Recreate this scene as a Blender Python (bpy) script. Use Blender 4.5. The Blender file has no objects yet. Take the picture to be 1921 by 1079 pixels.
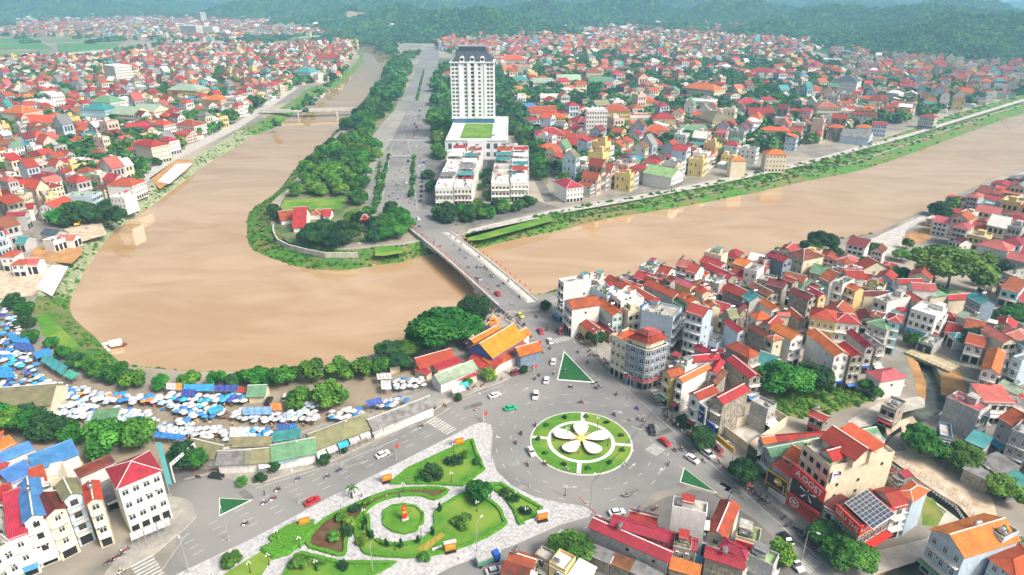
import bpy, bmesh, math, random
import numpy as np
from mathutils import Vector, noise
from mathutils.geometry import tessellate_polygon
R = math.radians
random.seed(7)
SC = bpy.context.scene
COL = SC.collection
# ---------------------------------------------------------------- camera, sky, sun, exposure
CAMH, PITCH, FPX = 125.0, R(24.0), 1240.0
cam_d = bpy.data.cameras.new("camera"); cam = bpy.data.objects.new("camera", cam_d); COL.objects.link(cam)
cam.location = (0, 0, CAMH); cam.rotation_euler = (math.pi/2 - PITCH, 0, 0)
cam_d.sensor_width = 36; cam_d.lens = FPX/1921*36; cam_d.clip_start = 1; cam_d.clip_end = 60000
SC.camera = cam
w = bpy.data.worlds.new("World"); SC.world = w; w.use_nodes = True
wn = w.node_tree.nodes; wl = w.node_tree.links
sky = wn.new("ShaderNodeTexSky"); sky.sky_type = 'NISHITA'; sky.sun_disc = False
SUN_EL, SUN_AZ = R(47), R(122)
sky.sun_elevation = SUN_EL; sky.sun_rotation = SUN_AZ; sky.air_density = 1.0; sky.dust_density = 9.0; sky.ozone_density = 0.6
wl.new(sky.outputs[0], wn["Background"].inputs[0]); wn["Background"].inputs[1].default_value = 0.15
sd = bpy.data.lights.new("sun", 'SUN'); sun = bpy.data.objects.new("sun", sd); COL.objects.link(sun)
sd.energy = 3.3; sd.angle = R(16); sd.color = (1, .96, .9)
sun.rotation_euler = Vector((-math.sin(SUN_AZ)*math.cos(SUN_EL), -math.cos(SUN_AZ)*math.cos(SUN_EL), -math.sin(SUN_EL))).to_track_quat('-Z', 'Y').to_euler()
SC.view_settings.view_transform = 'Standard'; SC.view_settings.look = 'None'; SC.view_settings.exposure = 0.22
SC.cycles.use_denoising = True
SC.cycles.max_bounces = 5; SC.cycles.diffuse_bounces = 3; SC.cycles.glossy_bounces = 2; SC.cycles.transparent_max_bounces = 8
SC.cycles.volume_bounces = 1
HAZE = 0.00022
# ---------------------------------------------------------------- pixel of the 1921x1079 photo -> point on the level z
def G(px, py, z=0.0):
    x = (px-960.5)/FPX; y = (py-539.5)/FPX
    d = Vector((x, math.cos(PITCH) - y*math.sin(PITCH), -math.sin(PITCH) - y*math.cos(PITCH)))
    if d.z > -1e-4: d.z = -1e-4
    t = (z-CAMH)/d.z
    return Vector((d.x*t, d.y*t, z))
def PX(p):
    x, y, z = p[0], p[1], p[2]-CAMH
    zc = y*math.cos(PITCH) - z*math.sin(PITCH); yc = -(y*math.sin(PITCH) + z*math.cos(PITCH))
    return 960.5+FPX*x/zc, 539.5+FPX*yc/zc
def G2(px, py, z=0.0): v = G(px, py, z); return (v.x, v.y)
# ---------------------------------------------------------------- materials
MATS = {}
def nt(name):
    m = bpy.data.materials.new(name); m.use_nodes = True
    n = m.node_tree.nodes; l = m.node_tree.links
    return m, n, l, n["Principled BSDF"]
def mat(name, col, rough=.8, var=.25, scale=.4, rand=.12, col2=None, metal=0, bump=0, detail=5, spec=None, stretch=None, coord='Object', col3=None, scale3=.03):
    """base colour mottled by noise, tint varied from object to object"""
    if name in MATS: return MATS[name]
    m, n, l, b = nt(name)
    tc = n.new("ShaderNodeTexCoord"); no = n.new("ShaderNodeTexNoise")
    no.inputs['Scale'].default_value = scale; no.inputs['Detail'].default_value = detail; no.inputs['Roughness'].default_value = .65
    src = tc.outputs[coord]
    if stretch:
        mp = n.new("ShaderNodeMapping"); mp.inputs['Scale'].default_value = stretch; l.new(src, mp.inputs[0]); src = mp.outputs[0]
    l.new(src, no.inputs['Vector'])
    ra = n.new("ShaderNodeValToRGB"); ra.color_ramp.elements[0].position = .32; ra.color_ramp.elements[1].position = .68
    c2 = col2 or tuple(c*(1-var*1.6) for c in col); c1 = col if col2 else tuple(min(1, c*(1+var*.6)) for c in col)
    ra.color_ramp.elements[0].color = (*c2, 1); ra.color_ramp.elements[1].color = (*c1, 1)
    l.new(no.outputs[0], ra.inputs[0]); out = ra.outputs[0]
    if col3:
        n3 = n.new("ShaderNodeTexNoise"); n3.inputs['Scale'].default_value = scale3; n3.inputs['Detail'].default_value = 3; l.new(src, n3.inputs['Vector'])
        r3 = n.new("ShaderNodeValToRGB"); r3.color_ramp.elements[0].position = .45; r3.color_ramp.elements[1].position = .6
        l.new(n3.outputs[0], r3.inputs[0])
        mx = n.new("ShaderNodeMix"); mx.data_type = 'RGBA'; l.new(r3.outputs[0], mx.inputs[0]); l.new(out, mx.inputs[6]); mx.inputs[7].default_value = (*col3, 1); out = mx.outputs[2]
    if rand:
        oi = n.new("ShaderNodeObjectInfo"); hs = n.new("ShaderNodeHueSaturation")
        mr = n.new("ShaderNodeMapRange"); mr.inputs[3].default_value = 1-rand; mr.inputs[4].default_value = 1+rand
        l.new(oi.outputs['Random'], mr.inputs[0]); l.new(mr.outputs[0], hs.inputs['Value']); l.new(out, hs.inputs['Color'])
        m2 = n.new("ShaderNodeMath"); m2.operation = 'MULTIPLY'; m2.inputs[1].default_value = 7.31; m3 = n.new("ShaderNodeMath"); m3.operation = 'FRACT'
        l.new(oi.outputs['Random'], m2.inputs[0]); l.new(m2.outputs[0], m3.inputs[0])
        mh = n.new("ShaderNodeMapRange"); mh.inputs[3].default_value = .5-rand*.12; mh.inputs[4].default_value = .5+rand*.12
        l.new(m3.outputs[0], mh.inputs[0]); l.new(mh.outputs[0], hs.inputs['Hue']); out = hs.outputs[0]
    l.new(out, b.inputs['Base Color']); b.inputs['Roughness'].default_value = rough; b.inputs['Metallic'].default_value = metal
    if spec is not None: b.inputs['Specular IOR Level'].default_value = spec
    if bump:
        bp = n.new("ShaderNodeBump"); bp.inputs['Strength'].default_value = .6; bp.inputs['Distance'].default_value = bump
        l.new(no.outputs[0], bp.inputs['Height']); l.new(bp.outputs[0], b.inputs['Normal'])
    MATS[name] = m; return m
def roofmat(name, col, pitch=1.0, rust=None):
    """ribbed sheet or tiled roof: ribs down the slope, weathering blotches"""
    if name in MATS: return MATS[name]
    m = mat(name, col, .6, .22, .35, .16, detail=8, spec=.3, col3=rust, scale3=.45)
    n = m.node_tree.nodes; l = m.node_tree.links; b = n["Principled BSDF"]
    uv = n.new("ShaderNodeUVMap"); wv = n.new("ShaderNodeTexWave"); wv.inputs['Scale'].default_value = pitch; wv.wave_profile = 'SIN'; wv.bands_direction = 'X'
    l.new(uv.outputs[0], wv.inputs['Vector'])
    w2 = n.new("ShaderNodeTexWave"); w2.inputs['Scale'].default_value = pitch*.55; w2.wave_profile = 'SAW'; w2.bands_direction = 'Y'; l.new(uv.outputs[0], w2.inputs['Vector'])
    ad = n.new("ShaderNodeMath"); ad.operation = 'ADD'; l.new(wv.outputs[1], ad.inputs[0]); l.new(w2.outputs[1], ad.inputs[1])
    bp = n.new("ShaderNodeBump"); bp.inputs['Strength'].default_value = .9; bp.inputs['Distance'].default_value = .12
    l.new(ad.outputs[0], bp.inputs['Height']); l.new(bp.outputs[0], b.inputs['Normal'])
    return m
ROOF = {
 'r': roofmat('red_roof', (.46, .042, .035), rust=(.34, .05, .035)), 'o': roofmat('orange_roof', (.66, .15, .04)), 'm': roofmat('maroon_roof', (.25, .035, .03), rust=(.12, .04, .03)),
 'n': roofmat('brick_red_roof', (.50, .075, .035), rust=(.3, .06, .04)), 'p': roofmat('pink_red_roof', (.55, .14, .12)), 'g': roofmat('green_roof', (.16, .34, .19)),
 'l': roofmat('light_green_roof', (.33, .52, .22)), 't': roofmat('teal_roof', (.07, .34, .34)), 'b': roofmat('blue_roof', (.09, .30, .62)),
 'y': roofmat('olive_roof', (.27, .26, .14)), 'k': roofmat('grey_roof', (.30, .30, .30), rust=(.17, .16, .15)), 'a': roofmat('pale_green_roof', (.40, .52, .38)),
 'w': mat('white_roof', (.78, .76, .72), .7, .12, .6), 'c': mat('concrete_roof', (.46, .44, .40), .9, .35, .7, .12, detail=8), 'i': mat('dark_slate_roof', (.07, .09, .12), .5, .2, .5),
 'u': roofmat('rusty_roof', (.30, .10, .05), rust=(.14, .06, .04))}
RNAME = dict(r='red', o='orange', m='maroon', n='brick-red', p='pink', g='green', l='light-green', t='teal', b='blue', y='olive', k='grey', a='pale-green', w='white', c='concrete', i='slate', u='rusty')
def wallmat(name, col, grime=.35):
    return mat(name, col, .85, grime, 1.1, .07, detail=8, stretch=(1, 1, .6), col3=tuple(c*(.88-grime*.4) for c in col), scale3=.6)
WALL = {'w': wallmat('white_wall', (.80, .78, .74), .12), 'c': wallmat('cream_wall', (.74, .66, .48), .16), 'y': wallmat('yellow_wall', (.72, .55, .22), .18),
 'b': wallmat('pale_blue_wall', (.50, .62, .72), .15), 'k': wallmat('grey_wall', (.52, .52, .51), .3), 't': wallmat('mint_wall', (.52, .70, .66), .12),
 'g': wallmat('bare_concrete_wall', (.44, .40, .33), .6), 's': wallmat('sky_blue_wall', (.38, .62, .72), .1), 'p': wallmat('pinkish_wall', (.68, .52, .44), .15),
 'd': wallmat('dark_wall', (.12, .13, .14), .3), 'v': wallmat('blue_wall', (.10, .2, .52), .2), 'n': wallmat('slate_blue_wall', (.22, .29, .38), .2)}
WNAME = dict(w='white', c='cream', y='yellow', b='pale-blue', k='grey', t='mint', g='concrete', s='sky-blue', p='pinkish', d='dark', v='blue', n='slate-blue')
GLASS = mat('window_glass', (.035, .045, .055), .12, .5, 1.3, .4, spec=.8)
DARK = mat('dark_opening', (.02, .02, .022), .8, .3, 1)
FRAME = mat('white_frame', (.75, .74, .70), .5, .05, 1, 0)
BROWN = mat('brown_wood', (.16, .06, .03), .5, .25, 1)
STEEL = mat('steel', (.55, .56, .58), .25, .1, 1, .05, metal=.9)
CONC = mat('concrete', (.50, .48, .44), .9, .25, .35, .06, detail=8)
DIRTY = mat('weathered_concrete', (.34, .31, .27), .95, .45, .5, .1, detail=8)
GREENL = mat('planter_leaves', (.07, .20, .03), .8, .5, 2.5, .2)
def plain(name, col, rough=.5, metal=0, rand=0): return mat(name, col, rough, .08, .8, rand, metal=metal)
# ---------------------------------------------------------------- mesh helper
class MB:
    def __init__(s): s.v = []; s.f = []; s.m = []; s.uv = {}; s.mats = []
    def mi(s, m):
        if m not in s.mats: s.mats.append(m)
        return s.mats.index(m)
    def face(s, pts, m, uv=None):
        i = len(s.v); s.v += [tuple(p) for p in pts]; s.f.append(tuple(range(i, i+len(pts)))); s.m.append(s.mi(m))
        if uv: s.uv[len(s.f)-1] = uv
    def box(s, x0, x1, y0, y1, z0, z1, m, bottom=True):
        a = [(x0, y0, z0), (x1, y0, z0), (x1, y1, z0), (x0, y1, z0), (x0, y0, z1), (x1, y0, z1), (x1, y1, z1), (x0, y1, z1)]
        i = len(s.v); s.v += a; k = s.mi(m)
        fs = [(4, 5, 6, 7), (0, 1, 5, 4), (1, 2, 6, 5), (2, 3, 7, 6), (3, 0, 4, 7)] + ([(3, 2, 1, 0)] if bottom else [])
        for q in fs: s.f.append(tuple(i+j for j in q)); s.m.append(k)
    def prism(s, poly, z0, z1, m, mtop=None):
        n = len(poly); i = len(s.v)
        s.v += [(p[0], p[1], z0) for p in poly] + [(p[0], p[1], z1) for p in poly]
        k = s.mi(m); kt = s.mi(mtop or m)
        for j in range(n):
            q = (j+1) % n; s.f.append((i+j, i+q, i+n+q, i+n+j)); s.m.append(k)
        s.f.append(tuple(i+n+j for j in range(n))); s.m.append(kt)
    def tube(s, p0, p1, r0, r1, m, n=7, cap=True):
        p0 = Vector(p0); p1 = Vector(p1); d = (p1-p0)
        if d.length < 1e-6: return
        a = d.normalized(); u = a.orthogonal().normalized(); v = a.cross(u); i = len(s.v); k = s.mi(m)
        for (p, r) in ((p0, r0), (p1, r1)):
            for j in range(n):
                t = 2*math.pi*j/n; s.v.append(tuple(p+u*r*math.cos(t)+v*r*math.sin(t)))
        for j in range(n):
            q = (j+1) % n; s.f.append((i+j, i+q, i+n+q, i+n+j)); s.m.append(k)
        if cap: s.f.append(tuple(i+n+j for j in range(n))); s.m.append(k); s.f.append(tuple(i+n-1-j for j in range(n))); s.m.append(k)
    def lathe(s, prof, m, n=12, c=(0, 0)):
        i = len(s.v); k = s.mi(m)
        for r, z in prof:
            for j in range(n):
                t = 2*math.pi*j/n; s.v.append((c[0]+r*math.cos(t), c[1]+r*math.sin(t), z))
        for a in range(len(prof)-1):
            for j in range(n):
                q = (j+1) % n; s.f.append((i+a*n+j, i+a*n+q, i+(a+1)*n+q, i+(a+1)*n+j)); s.m.append(k)
    def add(s, o, M=None):
        i = len(s.v); s.v += [tuple(M @ Vector(p)) for p in o.v] if M else list(o.v)
        b = len(s.f)
        for q, f in enumerate(o.f):
            s.f.append(tuple(i+j for j in f)); s.m.append(s.mi(o.mats[o.m[q]]))
            if q in o.uv: s.uv[b+q] = o.uv[q]
    def mesh(s, name, smooth=False):
        me = bpy.data.meshes.new(name); me.from_pydata(s.v, [], s.f)
        for m in s.mats: me.materials.append(m)
        me.polygons.foreach_set('material_index', s.m)
        if s.uv:
            ul = me.uv_layers.new(name="uv"); dd = ul.data
            for q, uv in s.uv.items():
                p = me.polygons[q]
                for j, li in enumerate(p.loop_indices): dd[li].uv = uv[j]
        if smooth: me.polygons.foreach_set('use_smooth', [True]*len(me.polygons))
        me.update(); return me
    def obj(s, name, parent=None, loc=None, smooth=False, label=None, cat=None, group=None, kind=None, rotz=0):
        o = bpy.data.objects.new(name, s.mesh(name, smooth)); COL.objects.link(o)
        if parent is not None: o.parent = parent
        if loc is not None: o.location = loc
        if rotz: o.rotation_euler = (0, 0, rotz)
        tag(o, label, cat, group, kind); return o
def tag(o, label=None, cat=None, group=None, kind=None):
    if label: o['label'] = label
    if cat: o['category'] = cat
    if group: o['group'] = group
    if kind: o['kind'] = kind
    return o
def thing(name, loc, rotz=0, label=None, cat=None, group=None):
    o = bpy.data.objects.new(name, None); COL.objects.link(o); o.location = loc; o.rotation_euler = (0, 0, rotz); o.empty_display_size = .5
    return tag(o, label, cat, group)
def ob(name, me, parent=None, loc=(0, 0, 0), rotz=0, scale=None):
    o = bpy.data.objects.new(name, me); COL.objects.link(o)
    if parent is not None: o.parent = parent
    o.location = loc
    if rotz: o.rotation_euler = (0, 0, rotz)
    if scale: o.scale = scale
    return o
def dup(root, loc, rotz=0, scale=None):
    """a copy of a thing with copies of its parts and sub-parts"""
    r = root.copy(); COL.objects.link(r); r.location = loc; r.rotation_euler = (0, 0, rotz)
    if scale: r.scale = (scale, scale, scale) if not hasattr(scale, '__len__') else scale
    for ch in KIDS.get(root.name, ()):
        c = ch.copy(); COL.objects.link(c); c.parent = r
        for g in KIDS.get(ch.name, ()):
            d = g.copy(); COL.objects.link(d); d.parent = c
    return r
KIDS = {}
def keep(root):
    """remember the children of a prototype (quick lookup for dup)"""
    for o in [root] + list(root.children_recursive): KIDS[o.name] = list(o.children)
    return root
# labels that single one thing out: look + place, and where several still agree, their order along the way from a landmark
REG = []
ORD = ['first', 'second', 'third', 'fourth', 'fifth', 'sixth', 'seventh', 'eighth', 'ninth', 'tenth', 'eleventh', 'twelfth', 'thirteenth', 'fourteenth', 'fifteenth', 'sixteenth', 'seventeenth', 'eighteenth', 'nineteenth']
TEN = ['', '', 'twent', 'thirt', 'fort', 'fift', 'sixt', 'sevent', 'eight', 'ninet']
def ordw(k):
    if k < 19: return ORD[k]
    k += 1; t, u = divmod(k, 10)
    if t > 9: return 'hundred-and-' + ordw(k-101)
    return TEN[t] + ('ieth' if u == 0 else 'y-' + ORD[u-1])
def reg(o, desc, where, anchor, apos): REG.append((o, desc, where, anchor, Vector((apos[0], apos[1], 0))))
def finish_labels():
    by = {}
    for r in REG: by.setdefault((r[1], r[2]), []).append(r)
    for (d, wh), rs in by.items():
        for r in rs: r[0]['group'] = f"{r[0].get('category', 'thing')}s {wh}"
        if len(rs) == 1: rs[0][0]['label'] = f"{d} {wh}"; continue
        rs.sort(key=lambda r: (Vector((r[0].location.x, r[0].location.y, 0))-r[4]).length)
        for k, r in enumerate(rs):
            s = f"{d} {wh}, {ordw(k)} from {r[3]}"
            for a, c in ((' on a ', ' on '), (' and conical hat', ' with hat'), ('the market entrance', 'the entrance'), (' with rider', ' ridden')):
                if len(s.split()) > 16: s = s.replace(a, c)
            r[0]['label'] = s
def sheet(name, poly, z, m, kind='structure', thick=0, raw=False, skirt=None, label=None, cat=None, holes=()):
    """a level sheet from an outline in photo pixels (or metres if raw), optionally a slab with a real edge"""
    f = (lambda p: (p[0], p[1])) if raw else (lambda p: G2(p[0], p[1], 0))
    P = [f(p) for p in poly]; H = [[f(p) for p in h] for h in holes]
    loops = [[Vector((x, y, 0)) for x, y in P]] + [[Vector((x, y, 0)) for x, y in h] for h in H]
    tris = tessellate_polygon(loops); pts = [p for L in loops for p in L]
    b = MB(); i = 0; b.v = [(p.x, p.y, z) for p in pts]; k = b.mi(m)
    for t in tris:
        a, c, d = (pts[j] for j in t)
        if (c-a).cross(d-a).z < 0: t = (t[0], t[2], t[1])
        b.f.append(tuple(t)); b.m.append(k)
    if thick:
        ks = b.mi(skirt or m); base = 0
        for L in loops:
            n = len(L); i = len(b.v); b.v += [(p.x, p.y, z-thick) for p in L]
            for j in range(n): b.f.append((base+j, base+(j+1) % n, i+(j+1) % n, i+j)); b.m.append(ks)
            base += n
    return b.obj(name, label=label, cat=cat, kind=kind)
def inside(x, y, poly):
    c = False; n = len(poly); j = n-1
    for i in range(n):
        xi, yi = poly[i][0], poly[i][1]; xj, yj = poly[j][0], poly[j][1]
        if (yi > y) != (yj > y) and x < (xj-xi)*(y-yi)/(yj-yi)+xi: c = not c
        j = i
    return c
def smoothline(pts, n=4):
    """Catmull-Rom through the points"""
    P = [Vector((*p, 0)) if len(p) == 2 else Vector(p) for p in pts]; out = []
    for i in range(len(P)-1):
        a = P[max(i-1, 0)]; b = P[i]; c = P[i+1]; d = P[min(i+2, len(P)-1)]
        for k in range(n):
            t = k/n; out.append(.5*((2*b)+(c-a)*t+(2*a-5*b+4*c-d)*t*t+(3*b-a-3*c+d)*t**3))
    out.append(P[-1]); return out
# ================================================================ meshes that need evaluating, made while the scene is still empty
RED = plain('red_paint', (.62, .03, .025)); WHT = plain('white_paint', (.80, .80, .78)); BLK = plain('black_paint', (.02, .02, .022), .4)
YEL = plain('yellow_paint_gloss', (.75, .42, .03)); BLU = plain('blue_paint', (.03, .12, .50)); ORG = plain('orange_paint', (.80, .20, .02)); GRN = plain('green_paint', (.02, .35, .12))
TXT = {}
for s in ('A.OOST', 'SYMSTT', 'thegioididong.com', 'OPPO', 'vivo', 'phone', 'SIÊU THỊ', 'ĐIỆN MÁY NỘI THẤT'):
    c = bpy.data.curves.new('text', 'FONT'); c.body = s; c.size = 1; c.align_x = 'CENTER'; c.align_y = 'CENTER'; c.extrude = .02; c.resolution_u = 2
    o = bpy.data.objects.new('text', c); COL.objects.link(o); dg = bpy.context.evaluated_depsgraph_get(); dg.update(); TXT[s] = bpy.data.meshes.new_from_object(o.evaluated_get(dg)); bpy.data.objects.remove(o)
SKIN = plain('skin', (.45, .26, .17), .6)
SHIRT = {n_: plain('shirt_'+n_, c, .8) for n_, c in dict(white=(.75, .75, .74), red=(.5, .04, .04), blue=(.06, .14, .4), black=(.03, .03, .035), grey=(.3, .3, .32), yellow=(.65, .5, .1), green=(.08, .3, .14), pink=(.65, .25, .32)).items()}
HAIR = plain('black_hair', (.012, .01, .01), .6); TROU = plain('dark_trousers', (.04, .045, .07), .8); NON = plain('straw_hat', (.62, .52, .33), .8)
def figure(pose, shirt, helmet=None):
    """one continuous skinned body; clothes coloured by zone, hair or hat as a part"""
    if pose == 'sit': J = dict(pelvis=(0, 0, .78), chest=(.06, 0, 1.22), neck=(.08, 0, 1.38), head=(.11, 0, 1.55), top=(.10, 0, 1.66), kneeL=(.42, .16, .78), footL=(.34, .2, .32), toeL=(.5, .2, .28), kneeR=(.42, -.16, .78), footR=(.34, -.2, .32), toeR=(.5, -.2, .28), shL=(.06, .2, 1.32), elL=(.24, .27, 1.10), haL=(.5, .24, 1.04), shR=(.06, -.2, 1.32), elR=(.24, -.27, 1.10), haR=(.5, -.24, 1.04))
    else: J = dict(pelvis=(0, 0, .92), chest=(.0, 0, 1.30), neck=(.01, 0, 1.46), head=(.03, 0, 1.60), top=(.02, 0, 1.70), kneeL=(.10, .1, .5), footL=(.06, .11, .08), toeL=(.2, .11, .04), kneeR=(-.02, -.1, .5), footR=(-.16, -.1, .1), toeR=(-.03, -.1, .04), shL=(0, .19, 1.40), elL=(-.06, .25, 1.13), haL=(.06, .24, .9), shR=(0, -.19, 1.40), elR=(.05, -.25, 1.13), haR=(.16, -.2, .93))
    E = [('pelvis', 'chest'), ('chest', 'neck'), ('neck', 'head'), ('head', 'top'), ('pelvis', 'kneeL'), ('kneeL', 'footL'), ('footL', 'toeL'), ('pelvis', 'kneeR'), ('kneeR', 'footR'), ('footR', 'toeR'), ('chest', 'shL'), ('shL', 'elL'), ('elL', 'haL'), ('chest', 'shR'), ('shR', 'elR'), ('elR', 'haR')]
    RD = dict(pelvis=.15, chest=.155, neck=.055, head=.105, top=.075, knee=.075, foot=.05, toe=.035, sh=.07, el=.045, ha=.035); K = list(J); me = bpy.data.meshes.new('person'); me.from_pydata([J[k] for k in K], [(K.index(a), K.index(c)) for a, c in E], [])
    o = bpy.data.objects.new('tmp_person', me); COL.objects.link(o); o.modifiers.new('s', 'SKIN'); sv = me.skin_vertices[0].data if me.skin_vertices else None
    if sv is None:
        bm = bmesh.new(); bm.from_mesh(me); bm.verts.layers.skin.verify(); bm.to_mesh(me); bm.free(); sv = me.skin_vertices[0].data
    for i, k in enumerate(K): r_ = RD.get(k) or RD[k[:-1]]; sv[i].radius = (r_, r_)
    sv[0].use_root = True; ss = o.modifiers.new('u', 'SUBSURF'); ss.levels = 1; ss.render_levels = 1
    dg = bpy.context.evaluated_depsgraph_get(); dg.update(); me2 = bpy.data.meshes.new_from_object(o.evaluated_get(dg)); bpy.data.objects.remove(o)
    me2.materials.clear()
    for m_ in (SHIRT[shirt], TROU, SKIN): me2.materials.append(m_)
    hip = .95 if pose == 'sit' else .98
    for p in me2.polygons:
        c = p.center; z = c.z; arm = abs(c.y) > .215 and z > .85; p.material_index = 2 if z > (1.40 if pose == 'sit' else 1.47) or (arm and z < (1.12 if pose == 'sit' else 1.15)) else 0 if z > hip-.04 and not (pose == 'sit' and c.x > .22) else (2 if z < (.36 if pose == 'sit' else .1) else 1); p.use_smooth = True
    return me2
def headgear(kind, pose):
    b = MB(); x, z = (.10, 1.6) if pose == 'sit' else (.02, 1.64)
    if kind == 'hat': b.lathe([(.30, z-.01), (.02, z+.19), (0, z+.2)], NON, 12, (x, 0))
    else:
        m = HAIR if kind == 'hair' else {'w': WHT, 'r': RED, 'b': BLU, 'k': BLK}[kind]; b.lathe([(.118, z-.05), (.13, z), (.115, z+.07), (.06, z+.12), (0, z+.13)], m, 10, (x-.015, 0))
    return b.mesh('helmet')
FIG = {(p, s): figure(p, s) for p in ('sit', 'stand') for s in SHIRT}
HG = {(k, p): headgear(k, p) for k in ('hat', 'hair', 'w', 'r', 'b', 'k') for p in ('sit', 'stand')}
# ================================================================ land, river, banks
WZ = -5.0
# water edge, photo pixels + width of the bank in metres
LEFT = [(662,84,8),(682,113,8),(640,157,14),(600,173,16),(580,193,18),(547,217,18),(520,237,18),(480,253,16),(453,270,13),(413,293,12),(377,317,12),(320,360,12),(280,390,13),(217,433,14),(177,483,14),(150,527,13),(133,563,12),(135,590,13),(153,610,14),(180,633,14),(200,657,12),(227,680,8),(253,692,6),(300,699,5),(387,706,5),(470,706,5),(560,700,5),(640,690,5),(720,665,5),(778,632,5),(850,592,5),(905,568,5),(960,562,5),(1010,562,5),(1047,556,4),(1100,541,4),(1180,530,4),(1280,510,4),(1400,490,4),(1480,470,4),(1560,460,4),(1613,452,4),(1640,441,5),(1700,412,5),(1757,387,5),(1813,360,5),(1921,316,6),(2150,236,8),(2500,150,10)]
RIGHT = [(705,82,8),(737,113,10),(720,143,10),(697,170,10),(673,200,9),(627,250,9),(567,303,9),(520,360,11),(493,380,12),(467,400,14),(463,427,14),(466,457,15),(482,473,17),(520,488,18),(567,502,18),(640,507,16),(707,498,14),(760,490,12),(800,478,8),(850,470,8),(892,467,12),(940,455,15),(1000,442,17),(1057,430,17),(1140,410,18),(1280,388,20),(1423,360,24),(1513,340,27),(1613,320,30),(1713,287,34),(1847,238,38),(1921,213,42),(2150,150,50),(2500,88,60)]
def bank(pts, side):
    W = [G(p[0], p[1], WZ) for p in pts]; wd = [p[2] for p in pts]
    P = smoothline([(p.x, p.y) for p in W], 4); ww = [v.x for v in smoothline([(a, 0) for a in wd], 4)]
    top = []
    for i, p in enumerate(P):
        t = (P[min(i+1, len(P)-1)]-P[max(i-1, 0)]).normalized(); n = Vector((-t.y, t.x, 0))*side
        top.append(p + n*ww[i])
    return P, top, ww
LW, LT, LD = bank(LEFT, -1)     # left/south shore: land lies to the right of travel
RW, RT, RD = bank(RIGHT, 1)
GRASS = mat('bank_grass', (.085, .25, .02), .95, .5, .25, 0, col2=(.035, .12, .015), detail=9, bump=.5, col3=(.16, .16, .05), scale3=.05)
GRASSD = mat('weedy_bank', (.10, .20, .03), .95, .5, .3, 0, col2=(.20, .14, .06), detail=9, bump=.4, col3=(.05, .15, .02), scale3=.08)
STONEB = mat('stone_bank', (.44, .40, .30), .95, .4, .5, 0, col2=(.07, .17, .03), detail=9, bump=.4)
GROUND = mat('town_ground', (.30, .27, .23), .95, .35, .08, 0, col2=(.13, .13, .11), detail=10, col3=(.36, .31, .25), scale3=.015)
def bankmesh(name, Wp, Tp, i0, i1, m, shape=(0, .35, .42, 1), hz=(0, .45, .5, 1)):
    b = MB(); k = b.mi(m); n = 9; rows = []
    for i in range(i0, i1+1):
        r = []
        for j in range(n):
            t = j/(n-1); h = np.interp(t, shape, hz); p = Wp[i].lerp(Tp[i], t)
            q = noise.noise(Vector((p.x*.12, p.y*.12, 3)))
            r.append((p.x, p.y, WZ-.05+(5.0+.05)*h + (q*.55 if 0 < j < n-1 else 0)))
        a = Wp[i]-(Tp[i]-Wp[i])*.15; r = [(a.x, a.y, WZ-2)] + r; rows.append(r)
    for r in rows: b.v += r
    n += 1
    for i in range(len(rows)-1):
        for j in range(n-1):
            a = i*n+j; b.f.append((a, a+1, a+n+1, a+n)); b.m.append(k)
    o = b.obj(name, kind='structure', smooth=True); return o
nL = len(LW)-1; nR = len(RW)-1
PATHB = mat('bank_path', (.42, .39, .33), .9, .3, .4, 0, detail=8)
def bank_path(i0, i1, t0, t1, z):
    b = MB()
    for i in range(i0, i1): q = [RW[i].lerp(RT[i], t0), RW[i+1].lerp(RT[i+1], t0), RW[i+1].lerp(RT[i+1], t1), RW[i].lerp(RT[i], t1)]; b.face([(p.x, p.y, z) for p in q], PATHB)
    b.obj('bank_path', kind='structure')
bank_path(80, nR, .36, .41, WZ+2.95)
bankmesh('river_bank', LW, LT, 0, 28, GRASS)
bankmesh('river_bank', LW, LT, 28, 64, STONEB)
bankmesh('river_bank', LW, LT, 64, 88, GRASSD)
bankmesh('river_bank', LW, LT, 88, 164, GRASSD)
bankmesh('river_bank', LW, LT, 164, nL, STONEB)
bankmesh('river_bank', RW, RT, 0, 28, GRASS)
bankmesh('river_bank', RW, RT, 28, 56, GRASS, (0, .3, .55, 1), (0, .3, .45, 1))
bankmesh('river_bank', RW, RT, 56, 68, GRASSD)
bankmesh('river_bank', RW, RT, 68, nR, GRASS)
# creek (a walled channel cut in the ground)
CK = [(1728,676),(1738,700),(1750,728),(1748,752),(1726,772),(1690,786),(1655,803),(1634,826),(1640,850),(1668,872),(1712,900),(1758,930),(1805,962),(1826,996),(1806,1030),(1750,1052),(1700,1082),(1640,1130)]
CP = smoothline([G2(*p) for p in CK], 4)
def offs(P, d):
    out = []
    for i, p in enumerate(P):
        t = (P[min(i+1, len(P)-1)]-P[max(i-1, 0)]).normalized(); out.append(p+Vector((-t.y, t.x, 0))*d)
    return out
CL, CR = offs(CP, 4.2), offs(CP, -4.2)
ck_hole = [(p.x, p.y) for p in CL] + [(p.x, p.y) for p in reversed(CR)]
far = 14000
outer = [(-far, -800), (far, -800), (far, LT[-1].y)] + [(p.x, p.y) for p in reversed(LT)] + [(p.x, p.y) for p in RT] + [(far, RT[-1].y), (far, far), (-far, far)]
sheet('ground', outer, 0, GROUND, raw=True, holes=[ck_hole])
b = MB(); YST = mat('yellow_stone_wall', (.52, .40, .20), .95, .4, .6, 0, col2=(.24, .19, .12), detail=9)
for S in (CL, CR):
    for i in range(len(S)-1): b.face([(S[i].x, S[i].y, -5), (S[i+1].x, S[i+1].y, -5), (S[i+1].x, S[i+1].y, .0), (S[i].x, S[i].y, .0)], YST)
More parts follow.
